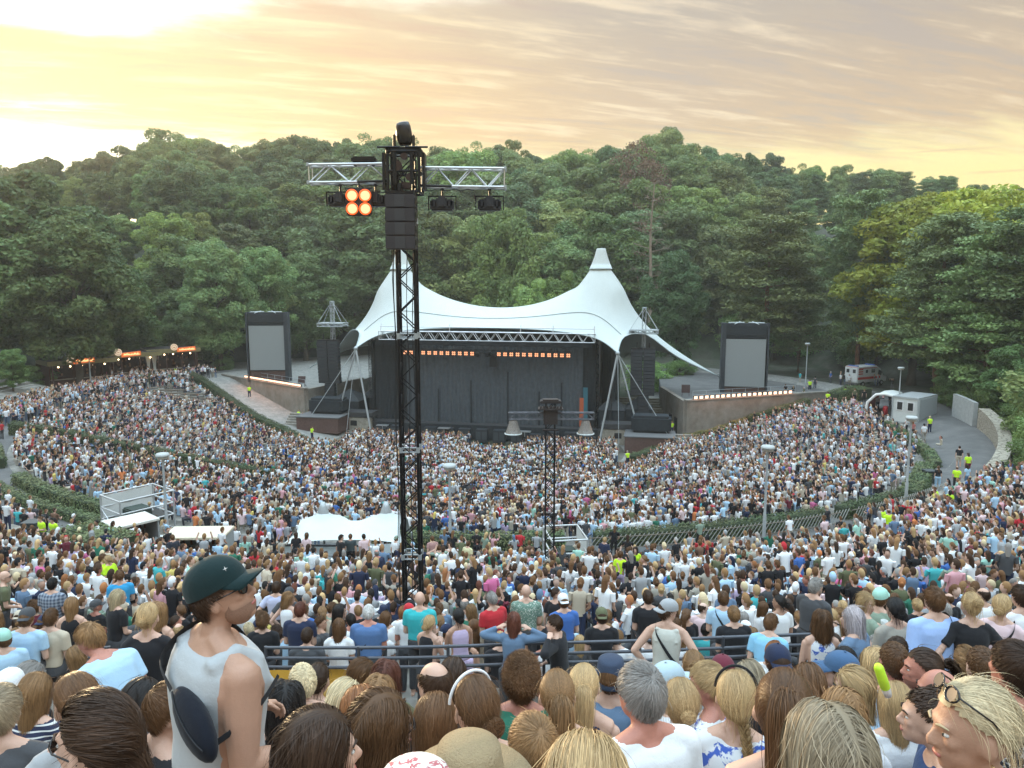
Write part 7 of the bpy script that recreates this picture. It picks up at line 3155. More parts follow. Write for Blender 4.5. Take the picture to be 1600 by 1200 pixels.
def hero():
    # 1 ---- the man in the tank top and green cap, standing
    r1, b1 = place(348, 861, 2.72, rz=-46, sex='m', pose='stand', arm='heroarm', yaw=-46, pitch=20, lean=0.04, bulk=1.28, hair='short', hc='dark', skin='tan',
                   top=(0.40, 0.42, 0.43), sleeve='none', hi=True, voxel=0.0075, hat='cap', hatc=(0.007, 0.022, 0.023), glasses=True, scale=1.04, beard=True,
                   label='tall man in a dark green cap and grey tank top standing at the left front', pants='dark grey')
    T = b1.T
    # tank top straps and the sling bag on his back
    strap(r1, [tuple(T(0.15, 0.11, 0.30)), tuple(T(-0.02, 0.14, 0.42)), tuple(T(-0.10, 0.06, 0.535)), tuple(T(-0.125, -0.06, 0.53)), tuple(T(-0.10, -0.165, 0.46)), tuple(T(0.02, -0.175, 0.39))], 0.034, 'black', 'bag_strap')
    strap(r1, [tuple(T(0.23, -0.12, 0.27)), tuple(T(0.25, -0.03, 0.32)), tuple(T(0.24, 0.05, 0.37)), tuple(T(0.19, 0.13, 0.41))], 0.022, 'black', 'bag_strap')
    bm_ = MB()
    c = T(0.165, -0.155, 0.33)
    q = Matrix.Rotation(0.42, 3, 'Y')
    bb = MB().ball((0, 0, 0), (0.155, 0.048, 0.074), 20, 12)
    bm_.add([c + q @ Vector(v) for v in bb.v], bb.f, True)
    o = link('sling_bag', mesh_of(bm_, CLOTH), r1, (0.004, 0.006, 0.012))
    zp = MB().tube([tuple(c + q @ Vector((x, -0.047 * math.sqrt(max(0.05, 1 - (x / .165) ** 2)), 0.03))) for x in np.linspace(-.13, .13, 12)], 0.0035, 6)
    link('zip', mesh_of(zp, BLACK), o)
    # small white star on the cap
    st_ = MB()
    pts = []
    for k in range(8):
        a = PI * k / 4
        rr = 0.0095 if k % 2 == 0 else 0.0025
        pts.append((0.0, rr * math.cos(a), rr * math.sin(a)))
    M4 = Matrix.Translation(b1.head) @ b1.M.to_4x4()
    vs = [Vector((0.068, 0.080, 0.095)) + Vector((p[1] * 0.5, -p[1] * .8, p[2])) for p in pts]
    st_.add(vs + [Vector((0.071, 0.083, 0.096))], [(i, (i + 1) % 8, 8) for i in range(8)])
    o = link('cap_emblem', mesh_of(st_, mat('white_thread', (0.8, 0.8, 0.8), 0.6, var=0)), r1)
    o.matrix_local = M4

    A = []

    def p(u, v, Y, rz, label, **k):
        k.setdefault('voxel', 0.010 if Y < 4 else 0.012)
        A.append(place(u, v, Y * 1.1 if Y < 5.6 else Y, rz=rz, label=label, **k))
        return A[-1]
    # ---- very near heads, left to right
    p(148, 1078, 1.72, 48, 'dark-haired man with swept hair and black glasses in the bottom left corner', hair='swept', hc='dark', hi=True, top='white', glasses=True, yaw=28, skin='fair', voxel=0.0085)
    r, b = p(498, 1102, 1.72, -32, 'woman with long straight dark brown hair at the bottom, face turned right', sex='f', hair='long', hc='dark', hi=True, top='black', yaw=-30, voxel=0.0085)
    p(598, 1073, 2.15, -22, 'woman with wavy brown hair and thin glasses behind the straight-haired one', sex='f', hair='wavy', hc='brown', hi=True, top='white', yaw=-30, glasses=True, voxel=0.0085)
    p(733, 1146, 1.80, 5, 'person in a wide round straw hat at the bottom centre', hat='straw', hatc=(0.50, 0.37, 0.21), hair='short', hc='brown', top='navy')
    p(650, 1178, 1.55, 10, 'person in a white and pink printed cap at the bottom edge', hat='bucket', hatc='white', hair='short', hc='brown', top='black', hatpat='pinkprint')
    r, b = p(742, 1052, 2.55, 18, 'woman with white sunglasses pushed over brown hair tied in a messy bun', sex='f', hair='lowbun', hc='brown', hi=True, top='sand', yaw=12, band='white')
    p(832, 1113, 2.25, 25, 'boy with short tousled light brown hair low in the centre', hair='short', hc='light', hi=True, top='white', scale=0.93)
    p(915, 1141, 1.28, -8, 'big head of streaked golden hair cut by the bottom edge, centre', sex='f', hair='long', hc='blonde', hi=True, top='white', variant=3)
    p(1000, 1033, 2.68, 22, 'man with thick grey hair and glasses in a white t-shirt, centre front', hair='short', hc='grey', hi=True, top='white', glasses=True, skin='red', yaw=12, bulk=1.05, variant=1)
    p(1225, 1042, 1.95, -10, 'woman with a high brown ponytail tied by a pale scrunchie', sex='f', hair='highpony', hc='brown', hi=True, top='white', sleeve='none', yaw=-8)
    p(1292, 1093, 1.38, 6, 'big head of ash blonde hair cut by the bottom edge, right', sex='f', hair='bob', hc='ash', hi=True, top='white', variant=1)
    r, b = p(1520, 1058, 1.70, 62, 'blonde woman with sunglasses on her head and a low bun, face turned left', sex='f', hair='lowbun', hc='pale', hi=True, top='black', sleeve='none', yaw=22, skin='tan', voxel=0.0085, pitch=-6)
    o = link('sunglasses', shared('glf', lambda: glasses_mesh(True)), r)
    M4 = Matrix.Translation(b.head) @ b.M.to_4x4()
    o.matrix_local = M4 @ Matrix.Translation((0, -0.012, 0.062)) @ Matrix.Rotation(R(34), 4, 'X') @ Matrix.Diagonal((1.06, 0.98, 1.0, 1))
    for sd in (-1, 1):
        link('lens', shared('gll%d' % sd, lambda: glasses_mesh(False, sd)), o)
    er = MB().lathe([(0.009, -.0012), (0.0105, 0), (0.009, .0012), (0.0078, 0), (0.009, -.0012)], (0.084, -0.008, -0.062), 16, Matrix.Rotation(PI / 2, 3, 'X'))
    o = link('earring', mesh_of(er, mat('gold', (0.6, 0.42, 0.15), 0.3, 0.9, 0)), r)
    o.matrix_local = M4
    o = link('earring', mesh_of(MB().lathe([(0.009, -.0012), (0.0105, 0), (0.009, .0012), (0.0078, 0), (0.009, -.0012)], (-0.084, -0.008, -0.062), 16, Matrix.Rotation(PI / 2, 3, 'X')), mat('gold')), r)
    o.matrix_local = M4

    # ---- second layer, 2.7 - 4.5 m
    p(2, 1068, 3.2, 8, 'man with short ash brown hair at the left edge in a dark grey t-shirt', hair='short', hc='ash', top='dark grey', hi=True)
    p(56, 1050, 4.1, -6, 'person with a streaky brown bob in a navy and white striped shirt', sex='f', hair='bob', hc='light', pat='stripes', hi=True)
    p(118, 1048, 2.75, 40, 'person with smooth brown hair between the striped shirt and the dark-haired man', sex='f', hair='lowbun', hc='brown', top='grey', yaw=15, hi=True)
    p(224, 1056, 3.2, -20, 'woman with messy near-black hair in a low knot left of the tall man', sex='f', hair='lowbun', hc='black', top='white', sleeve='none', yaw=-15)
    p(268, 1063, 2.9, -48, 'man with short brown hair in a black t-shirt just below the sling bag', hair='short', hc='brown', top='black', yaw=-24, hi=True)
    p(447, 1058, 3.5, 6, 'woman with loose black curls right of the tall man', sex='f', hair='wavy', hc='black', top='black')
    p(562, 1070, 3.1, 10, 'head with copper-coloured hair behind the wavy-haired woman', sex='f', hair='bob', hc='ginger', top='white')
    p(472, 1036, 4.3, 22, 'person with cropped platinum hair in a white vest top', sex='f', hair='buzz', hc='pale', top='white', sleeve='none', yaw=15)
    p(498, 1032, 4.9, -12, 'woman with a dark brown topknot in a black top', sex='f', hair='bun', hc='dark', top='black')
    p(540, 1058, 4.0, -12, 'woman with platinum bobbed hair half hidden behind brown heads', sex='f', hair='bob', hc='pale', top='white', yaw=-30)
    p(592, 1052, 3.6, 0, 'woman with smooth brown hair in the centre left', sex='f', hair='bob', hc='light', top='white', variant=1)
    p(604, 1027, 4.6, -8, 'woman with shaggy auburn hair below the front railing', sex='f', hair='wavy', hc='auburn', top='olive')
    p(567, 1027, 5.2, -40, 'woman with tousled brown hair looking right above the yellow tarpaulin', sex='f', hair='bob', hc='brown', top='sand', yaw=-30)
    p(678, 1031, 3.55, 30, 'balding man with dark hair at the back and a black shirt', hair='bald', hc='dark', top='black', yaw=18, hi=True)
    p(680, 1080, 2.85, -4, 'person with long straight brown hair in front of the balding man', sex='f', hair='long', hc='brown', top='navy', hi=True, variant=1)
    p(708, 1026, 4.4, -10, 'woman with dark brown hair right behind the balding man', sex='f', hair='bob', hc='dark', top='black')
    p(815, 1022, 3.8, -4, 'young man with curly brown hair in a green t-shirt', hair='curly', hc='brown', top='green', hi=True, skin='red')
    p(870, 1044, 3.15, 4, 'girl with a long light brown ponytail and pink hair clip', sex='f', hair='pony', hc='light', top='white', sleeve='none', hi=True)
    p(912, 1035, 3.65, -6, 'woman with a blonde ponytail and navy strap top', sex='f', hair='pony', hc='blonde', top='navy', sleeve='none', hi=True, variant=1)
    p(955, 1020, 4.3, -20, 'person in a navy bucket hat behind the grey-haired man', hat='bucket', hatc=(0.04, 0.055, 0.09), hair='short', hc='brown', top='denim')
    p(1045, 1030, 4.1, -72, 'person in a pale blue baseball cap facing right', hat='cap', hatc=(0.40, 0.50, 0.55), hair='short', hc='brown', top='white')
    p(1063, 1057, 3.15, 2, 'blonde woman with a clipped updo in a white crochet top', sex='f', hair='clip', hc='blonde', pat='knit', hi=True)
    p(1105, 1033, 3.7, 55, 'young blond man facing left in a blue and white printed shirt', hair='short', hc='blonde', pat='bluewhite', yaw=25, skin='red', hi=True)
    p(1150, 1044, 2.95, -15, 'blonde woman with black sunglasses on her hair and a side braid', sex='f', hair='braid', hc='blonde', pat='bluewhite', hi=True, band='black')
    p(1083, 1012, 5.0, 0, 'woman with a light brown knot of hair near the railing', sex='f', hair='bun', hc='light', top='grey')
    p(1585, 1000, 2.9, 12, 'man with short dark brown hair at the right edge in a black printed top', hair='short', hc='dark', pat='dots', yaw=10, hi=True, skin='red')
    p(1533, 1010, 4.0, -4, 'man with a short brown haircut in a dark top, second from the right edge', hair='buzz', hc='brown', top='dark grey')
    p(1396, 1003, 4.1, 4, 'man with a buzz cut in a light blue t-shirt', hair='buzz', hc='brown', top='light blue', skin='red')
    p(1440, 1011, 3.9, 55, 'man with a brown topknot facing left beside the buzz cut man', hair='pony', hc='dark', top='navy', yaw=22, skin='red', beard=True)
    p(1464, 1042, 3.5, 50, 'balding man with a red forehead in a dark shirt, right', hair='bald', hc='dark', top='black', yaw=20, skin='red')
    p(1312, 1014, 4.4, 50, 'man in a blue baseball cap facing left, right side', hat='cap', hatc=(0.06, 0.12, 0.22), hair='short', hc='dark', top='navy', yaw=20)
    p(1332, 1040, 3.75, 45, 'person with a smooth blonde bob and glasses facing left', sex='f', hair='bob', hc='blonde', top='light blue', yaw=20, glasses=True)
    p(1366, 1010, 4.6, 10, 'woman with blonde hair in front of the rail, beside the buzz cut man', sex='f', hair='long', hc='blonde', top='sand', glasses=True)
    p(1398, 1064, 3.2, -5, 'blonde child in navy dungarees under the raised stick', sex='f', hair='bob', hc='blonde', top='white', scale=0.86, hi=True)
    p(1316, 1072, 2.9, 10, 'head with straight sandy hair behind the ash blonde head', sex='f', hair='bob', hc='light', top='white', variant=1)
    p(1262, 1035, 3.6, -4, 'head with brown hair between the ponytail and the blue cap', sex='f', hair='bob', hc='brown', top='black')
    p(1216, 1005, 4.9, 0, 'person in a navy cap with both hands on the head', hat='capback', hatc='navy', hair='short', hc='dark', top='black', arm='up')
    p(1130, 1022, 5.2, 0, 'person in a dark red cap by the front railing', hat='capback', hatc='wine', hair='short', hc='dark', top='grey')
    p(1170, 1030, 4.4, 20, 'woman with shoulder-length dark blonde hair near the railing', sex='f', hair='bob', hc='ash', top='black')
    p(48, 1032, 4.9, -20, 'grey-haired person near the left railing', sex='f', hair='bob', hc='grey', top='black', yaw=-18)
    p(14, 1043, 4.6, 10, 'person in a white cap at the left edge', hat='capback', hatc='white', hair='short', hc='brown', top='white')
    p(658, 1088, 2.6, 0, 'tuft of light hair just behind the straw hat', sex='f', hair='bob', hc='light', top='white') if False else None
    # man in light blue bent forward
    p(140, 972, 5.0, 62, 'man in a light blue t-shirt bending forward behind the left heads', pose='stand', arm='lap', lean=0.55, pitch=-28, hair='short', hc='light', top='light blue', skin='red', yaw=20, bend=0.03, bulk=1.08)
    p(232, 940, 6.2, 4, 'woman with a blonde knot in a black top standing left of the tall man', sex='f', pose='stand', arm='lap', hair='clip', hc='blonde', top='black', sleeve='short')
    p(118, 1008, 7.4, 60, 'woman in a cream floral dress behind the bending man', sex='f', hair='bob', hc='light', pat='floral', pose='stand', scale=0.95)

    # ---- at and beyond the railing
    ph = p(672, 960, 10.9, -28, 'woman with a blonde low bun in a black dress holding a phone by the rail', sex='f', pose='stand', arm='phone', hair='lowbun', hc='blonde', top='black', sleeve='none')
    p(716, 949, 10.9, 20, 'woman with a black bun in a lilac dress by the rail', sex='f', pose='stand', arm='phone', hair='lowbun', hc='black', top='lilac', sleeve='none', skin='tan', pants='lilac')
    p(803, 955, 9.9, -6, 'woman with long auburn hair and raised arms in a grey hoodie', sex='f', pose='stand', arm='up', hair='long', hc='auburn', top='denim', sleeve='long')
    p(866, 960, 9.8, 70, 'person in a black hoodie leaning on the rail', pose='stand', arm='up', arm2='lap', hair='short', hc='dark', top='black', sleeve='long', yaw=15)
    r, b = p(1043, 934, 8.3, -14, 'standing man in a pale tank top with a grey cap turned backwards', pose='stand', arm='hips', hair='short', hc='dark', top=(0.56, 0.56, 0.50), sleeve='none', hat='capback', hatc='grey', yaw=-62, skin='fair')
    sling(r, b, 'black', s=-1)
    r, b = p(1459, 916, 7.0, 4, 'tall man in a light blue shirt with a black sling bag, right of centre', pose='stand', arm='down', hair='short', hc='brown', top=(0.36, 0.50, 0.80), sleeve='long', bulk=1.08)
    sling(r, b, 'black', s=1, w=0.05)
    p(1516, 922, 6.9, -6, 'blonde woman with a topknot in a black waistcoat over white sleeves', sex='f', pose='stand', arm='hips', hair='bun', hc='blonde', top='black', sleeve='short')
    r, b = p(1566, 927, 7.6, -35, 'blonde woman in a pale pink shirt with a black strap at the right edge', sex='f', pose='stand', arm='lap', hair='lowbun', hc='blonde', top='pale pink', sleeve='short', yaw=-10)
    sling(r, b, 'black', s=1)
    p(1595, 913, 7.8, 5, 'man in a white t-shirt cut by the right edge', pose='stand', arm='down', hair='short', hc='dark', top='white')
    p(1398, 932, 7.6, 4, 'woman with a dark bun in a grey-beige blazer', sex='f', pose='stand', arm='lap', hair='lowbun', hc='black', top='sand', sleeve='long')
    r, b = p(1332, 946, 7.3, 38, 'woman with silvery pink hair in a dusty blue dress', sex='f', pose='stand', arm='lap', hair='long', hc='silver', top='denim', sleeve='short', yaw=30)
    p(1284, 950, 7.8, -8, 'woman with wavy brown hair in a white and blue printed vest', sex='f', pose='stand', arm='lap', hair='wavy', hc='brown', pat='bluewhite', sleeve='none')
    cu = p(1353, 925, 8.8, -60, 'blonde woman holding a clear plastic cup, facing right', sex='f', pose='stand', arm='phone', hair='bob', hc='blonde', top='sage', yaw=-90)
    p(1376, 916, 9.4, -50, 'person in a mint green cap', pose='stand', hat='cap', hatc='mint', hair='short', hc='brown', top='sage')
    p(1275, 902, 10.5, -50, 'grey-haired man in a grey t-shirt standing and looking right', pose='stand', arm='phone', hair='short', hc='grey', top='dark grey', yaw=-20, beard=True)
    p(1205, 958, 9.9, -30, 'man with glasses in a bright light blue t-shirt bending behind the rail', hair='short', hc='brown', top=(0.25, 0.52, 0.72), yaw=-25, glasses=True, lean=0.35)
    p(1146, 946, 10.8, 3, 'man in a black t-shirt sitting just behind the rail, right', hair='short', hc='light', top='black', bulk=1.1)
    r, b = p(1130, 923, 12.0, -10, 'man in a pale blue shirt with a black crossbody strap, right', pose='stand', hair='short', hc='brown', top='light blue')
    sling(r, b, 'black', s=-1)
    p(940, 948, 11.2, 0, 'person in an olive cap and plain black t-shirt behind the railing', hat='capback', hatc='olive', hair='short', hc='dark', top='black')
    p(1012, 922, 12.6, 2, 'man with a fade haircut in a black t-shirt', hair='short', hc='dark', top='black', bulk=1.1)
    p(880, 926, 12.4, 12, 'man in a white cap and blue t-shirt', hat='capback', hatc='white', hair='short', hc='brown', top='blue')
    p(822, 913, 12.6, 0, 'bald man in a green leaf-print shirt', hair='none', hc='grey', pat='leafprint', bulk=1.12, pose='stand')
    p(768, 924, 12.4, 35, 'grey-haired man in a red polo shirt looking down', hair='short', hc='grey', top='red', pitch=-25, pose='stand', bulk=1.1, face=True)
    p(656, 924, 11.8, 0, 'bald man in a turquoise t-shirt right of the lighting tower', hair='none', hc='grey', top=(0.04, 0.42, 0.44), bulk=1.15, pose='stand')
    r, b = p(576, 944, 10.9, 0, 'broad man in a blue t-shirt with a dark strap left of the tower', hair='buzz', hc='white', top=(0.09, 0.17, 0.34), bulk=1.22, skin='red')
    sling(r, b, 'black', s=1, w=0.02)
    p(531, 943, 11.6, -70, 'woman with long black hair in a black jacket facing right', sex='f', hair='long', hc='black', top='black', sleeve='long')
    p(530, 965, 10.7, 0, 'woman with very long brown hair in a white top', sex='f', hair='long', hc='brown', top='white')
    p(480, 980, 10.4, 2, 'man in a grey t-shirt sitting just behind the rail, left', hair='buzz', hc='dark', top='dark grey')
    p(469, 940, 11.6, -4, 'man with auburn hair in a navy t-shirt', hair='short', hc='auburn', top='navy', bulk=1.08)
    p(411, 957, 12.0, 4, 'person with dark curls in a black t-shirt right of the tall man', hair='curly', hc='brown', top='black')
    p(432, 908, 15.0, 2, 'standing man in a pale lilac shirt near the tall man cap', pose='stand', hair='short', hc='dark', top=(0.50, 0.52, 0.68), arm='hips')
    p(42, 948, 9.6, 4, 'person in a dark grey cap and pale blue t-shirt behind the left railing', hat='capback', hatc='dark grey', hair='short', hc='brown', top='light blue')
    p(80, 950, 9.8, -4, 'man with short brown hair in a sand-coloured t-shirt behind the left railing', hair='short', hc='brown', top='beige')
    p(112, 932, 10.6, 10, 'woman with a brown bob in a black strap top behind the left railing', sex='f', hair='bob', hc='light', top='black', sleeve='none')
    p(4, 980, 9.2, 40, 'man with a mint green cap and beard at the left edge', hat='cap', hatc='mint', hair='short', hc='brown', top='light blue', beard=True, yaw=20)
    p(82, 902, 14.2, 0, 'person with black hair in a blue checked shirt, left', hair='short', hc='black', pat='check', bulk=1.1)
    p(8, 892, 14.5, -50, 'bald man with glasses in an olive shirt at the left edge', hair='none', hc='grey', top='olive', yaw=-20, glasses=True, pose='stand')
    p(187, 890, 15.5, 25, 'man in a bright blue t-shirt looking down, left', pose='stand', hair='short', hc='brown', top=(0.04, 0.32, 0.60), pitch=-25)
    p(185, 920, 11.2, -30, 'blonde woman in a black top with glasses near the left rail', sex='f', hair='bob', hc='pale', top='black', yaw=-30)
    p(40, 990, 8.0, 20, 'dark-haired child behind the left railing', hair='curly', hc='black', top='sand', scale=0.85, yaw=-40) if False else None
    p(248, 938, 8.6, -8, 'woman with light brown hair right beside the tall man', sex='f', hair='wavy', hc='light', top='black', sleeve='none')
    for (r, b), nm in ((ph, 'phone'), (cu, 'cup')):
        w = (b.wristR + b.wristL) / 2 if nm == 'phone' else b.wristR
        w = r.location + Matrix.Rotation(r.rotation_euler.z, 3, 'Z') @ (w + Vector((0, 0.09, 0.05)))
        if nm == 'phone':
            o = MB().box((0, 0, 0), (0.075, 0.009, 0.15), bev=0.004).build('phone', mat('phone_white', (0.7, 0.7, 0.7), 0.3), None, tuple(w), r.rotation_euler.z)
            tag(o, 'white phone held up by the blonde woman at the railing', 'phone')
        else:
            o = MB().lathe([(0.0, -0.06), (0.032, -0.06), (0.043, 0.07), (0.040, 0.07), (0.030, -0.05)]).build('cup', mat('clear_cup', (0.6, 0.62, 0.6), 0.15), None, tuple(w))
            tag(o, 'clear plastic cup in the hand of the blonde woman, right', 'cup')
    return r1


hero()

# the yellow-green inflatable stick with the hands that hold it
def stick():
    base = P(1388, 1088, 3.25)
    tip = P(1371, 1038, 3.22)
    b = MB()
    d = (tip - base)
    L = d.length
    q = d.to_track_quat('Z', 'Y').to_matrix()
    prof = [(0.0, 0.0), (0.016, 0.004), (0.019, 0.03), (0.020, 0.05)]
    b.lathe(prof, tuple(base), 18, q)
    b.build('handle', mat('white_plastic', (0.75, 0.75, 0.72), 0.4), None)
    root = empty('foam_stick', tuple(base), 0, 'bright yellow-green stick with a white end held up in two hands', 'cheering stick')
    o = [x for x in COL.objects if x.name.startswith('handle') and x.parent is None and x.type == 'MESH'][-1]
    o.parent = root
    o.location = -base
    m = MB().lathe([(0.020, 0.05), (0.0215, 0.055), (0.022, L * .5), (0.021, L - .02), (0.014, L - .004), (0, L)], tuple(base), 20, q)
    o = m.build('stick', mat('neon_foam', (0.55, 0.85, 0.04), 0.5), root)
    o.location = -base
    # the holder : a person leaning in from the right with navy sleeves
    r, bd = place(1448, 1075, 3.05, rz=70, sex='m', arm='phone', hair='buzz', hc='dark', top=(0.025, 0.06, 0.16), sleeve='long', skin='fair', voxel=0.0085,
                  label='person in navy sleeves holding up the yellow-green stick', lean=0.25)
    return r


stick()
# ------------------------------------------------------------------ further individuals and the mass of the crowd
TOPS_W = [('white', 35), ('black', 29), ('grey', 8), ('dark grey', 6), ('navy', 5), ('light blue', 7), ('blue', 2), ('denim', 4), ('teal', 1.5), ('green', 1.5), ('olive', 2),
          ('beige', 4), ('pink', 2.5), ('pale pink', 3.5), ('lilac', 1), ('red', 2), ('wine', 1.5), ('yellow', 0.7), ('mint', 1.2), ('orange', 0.6), ('sage', 1.5), ('brown', 1.2), ('sand', 3), ('rose', 0.8)]
_tw = np.array([w for _, w in TOPS_W])
_tw = _tw / _tw.sum()
HW = [('dark', 25), ('brown', 30), ('light', 16), ('blonde', 10), ('pale', 3), ('grey', 6), ('black', 6), ('auburn', 2.5), ('ginger', 1)]
_hw = np.array([w for _, w in HW], float)
_hw /= _hw.sum()
cr = np.random.default_rng(21)
pr = random.Random(77)

MALE_H = ['short'] * 6 + ['buzz'] * 2 + ['bald', 'curly', 'swept']
FEM_H = ['long'] * 4 + ['wavy'] * 2 + ['bob'] * 2 + ['pony'] * 3 + ['bun', 'lowbun', 'clip', 'lowpony']
HN = {'dark': 'dark brown', 'brown': 'brown', 'light': 'light brown', 'blonde': 'blonde', 'pale': 'pale blonde', 'grey': 'grey', 'black': 'black', 'auburn': 'auburn', 'ginger': 'ginger'}
SN = {'short': 'short', 'buzz': 'cropped', 'bald': 'thinning', 'curly': 'curly', 'swept': 'swept', 'long': 'long', 'wavy': 'wavy', 'bob': 'bobbed', 'pony': 'ponytailed', 'bun': 'top-knotted',
      'lowbun': 'low-bunned', 'clip': 'clipped-up', 'lowpony': 'low-ponytailed'}


def zone(u, Y):
    side = 'far left' if u < 270 else 'left of tower' if u < 615 else 'right of tower' if u < 960 else 'centre right' if u < 1280 else 'far right'
    d = 'before railing' if Y < 10 else 'behind railing' if Y < 13 else 'in middle rows' if Y < 16.5 else 'in upper rows'
    return d + ' ' + side


def random_person(x, y, rz, stand, label=None, gp='concert-goers', far=False, z=None, **over):
    sex = 'f' if pr.random() < 0.52 else 'm'
    sex = over.pop('sex', sex)
    hc = HW[cr.choice(len(HW), p=_hw)][0]
    top = TOPS_W[cr.choice(len(TOPS_W), p=_tw)][0]
    hair = pr.choice(MALE_H if sex == 'm' else FEM_H)
    arm = pr.choice(['lap', 'lap', 'fold']) if not stand else pr.choice(['down', 'down', 'fold', 'hips'])
    yaw = pr.choice([0, 0, 0, 35, -35, 65, -65])
    hat = None
    k = dict(sex=sex, pose='stand' if stand else 'sit', arm=arm, yaw=yaw, hair=hair, hc=hc, top=top, skin=pr.choice(['fair', 'fair', 'tan', 'pale', 'red', 'fair', 'dark' if pr.random() < .25 else 'fair']),
             sleeve='none' if (sex == 'f' and pr.random() < 0.35) else 'short', scale=pr.uniform(0.93, 1.06), variant=pr.choice([0, 1]), voxel=0.014, group=gp)
    if pr.random() < 0.09:
        k['hat'] = pr.choice(['cap', 'capback', 'capback', 'bucket'])
        k['hatc'] = pr.choice(['black', 'white', 'navy', 'beige', 'dark grey', 'red'])
    k.update(over)
    zz = gz(x, y) if z is None else z
    root, b = person(x, y, zz, rz, **k)
    u, v = proj(x, y, zz + b.top)
    if label is None:
        who = 'man' if sex == 'm' else 'woman'
        if k.get('hat'):
            lab = '%s in %s %s, %s top, %s' % (who, k['hatc'], {'cap': 'cap', 'capback': 'cap', 'bucket': 'bucket hat'}[k['hat']], k['top'], zone(u, y))
        else:
            lab = '%s with %s %s hair, %s top, %s' % (who, SN[k['hair']], HN[k['hc']], k['top'], zone(u, y))
        root['label'] = lab
    else:
        root['label'] = label
    return root


def occupied(x, y, rad, lst):
    return any((a - x) ** 2 + (b - y) ** 2 < rad * rad for a, b in lst)


hero_xy = [(o.location.x, o.location.y) for o in PERSONS]
hero_uv = [(proj(o.location.x, o.location.y, o.location.z + o['_top']), o.location.y) for o in PERSONS]
MAXP = 300
N_FAR = 62
# rows of seats seen from the camera
cands = []
for r_ in np.arange(86.2, 55.6, -0.9):
    if 76.9 < r_ < 79.0:
        continue
    da = math.degrees(0.56 / r_)
    a = -35 + pr.random() * da
    while a < 40:
        x, y = ang_pt(r_ + pr.uniform(-.12, .12), a + pr.uniform(-.15, .15) * da)
        a += da * pr.uniform(0.95, 1.12)
        if y < 1.9:
            continue
        z = gz(x, y)
        u, v = proj(x, y, z + 1.3)
        if u < -40 or u > 1640 or v > 1215:
            continue
        cands.append((x, y, z, u, v, r_))
cands.sort(key=lambda c: c[1])
taken = list(hero_xy)
rest = []
near_count = 0
for (x, y, z, u, v, r_) in cands:
    size = 0.24 * FPX / y
    clash = occupied(x, y, 0.44, taken)
    if y < 10.2:
        # leave the heads placed by hand in view
        for (hu, hv), hy in hero_uv:
            hs = 0.24 * FPX / max(1.0, hy)
            if abs(hu - u) < 0.5 * (hs * 0.85 + size * 0.85) and abs(hv - v) < 0.75 * (hs + size) * 0.6 and hy > y - 0.3:
                clash = True
            if abs(hu - u) < 0.35 * size and 0 < hv - v < 0.0:
                clash = True
    if clash or pr.random() < 0.04 or (y < 5.2 and pr.random() < 0.85) or (5.0 < y < 9.7 and u < 1190):
        continue
    if len(PERSONS) < MAXP - N_FAR:
        stand = y > 10.5 and pr.random() < 0.045
        rz = math.atan2(-(SX - x), (SY - y)) * 1.0 + R(pr.gauss(0, 14))
        if pr.random() < 0.05:
            rz += R(pr.choice([70, -70, 150]))
        random_person(x, y, rz, stand)
        taken.append((x, y))
    else:
        rest.append((x, y, z, r_))

# ---- distinct small figures further off : stewards, people standing on the promenade and in the yards
def far_person(u, v, label, h=1.74, rz=None, **k):
    """v: row of the head top"""
    p = G(u, v, h)
    rr = R(pr.uniform(-40, 40)) if rz is None else R(rz)
    k.setdefault('pose', 'stand')
    k.pop('pose')
    return random_person(p.x, p.y, rr, True, label, 'people standing on the paths', z=None, **k)


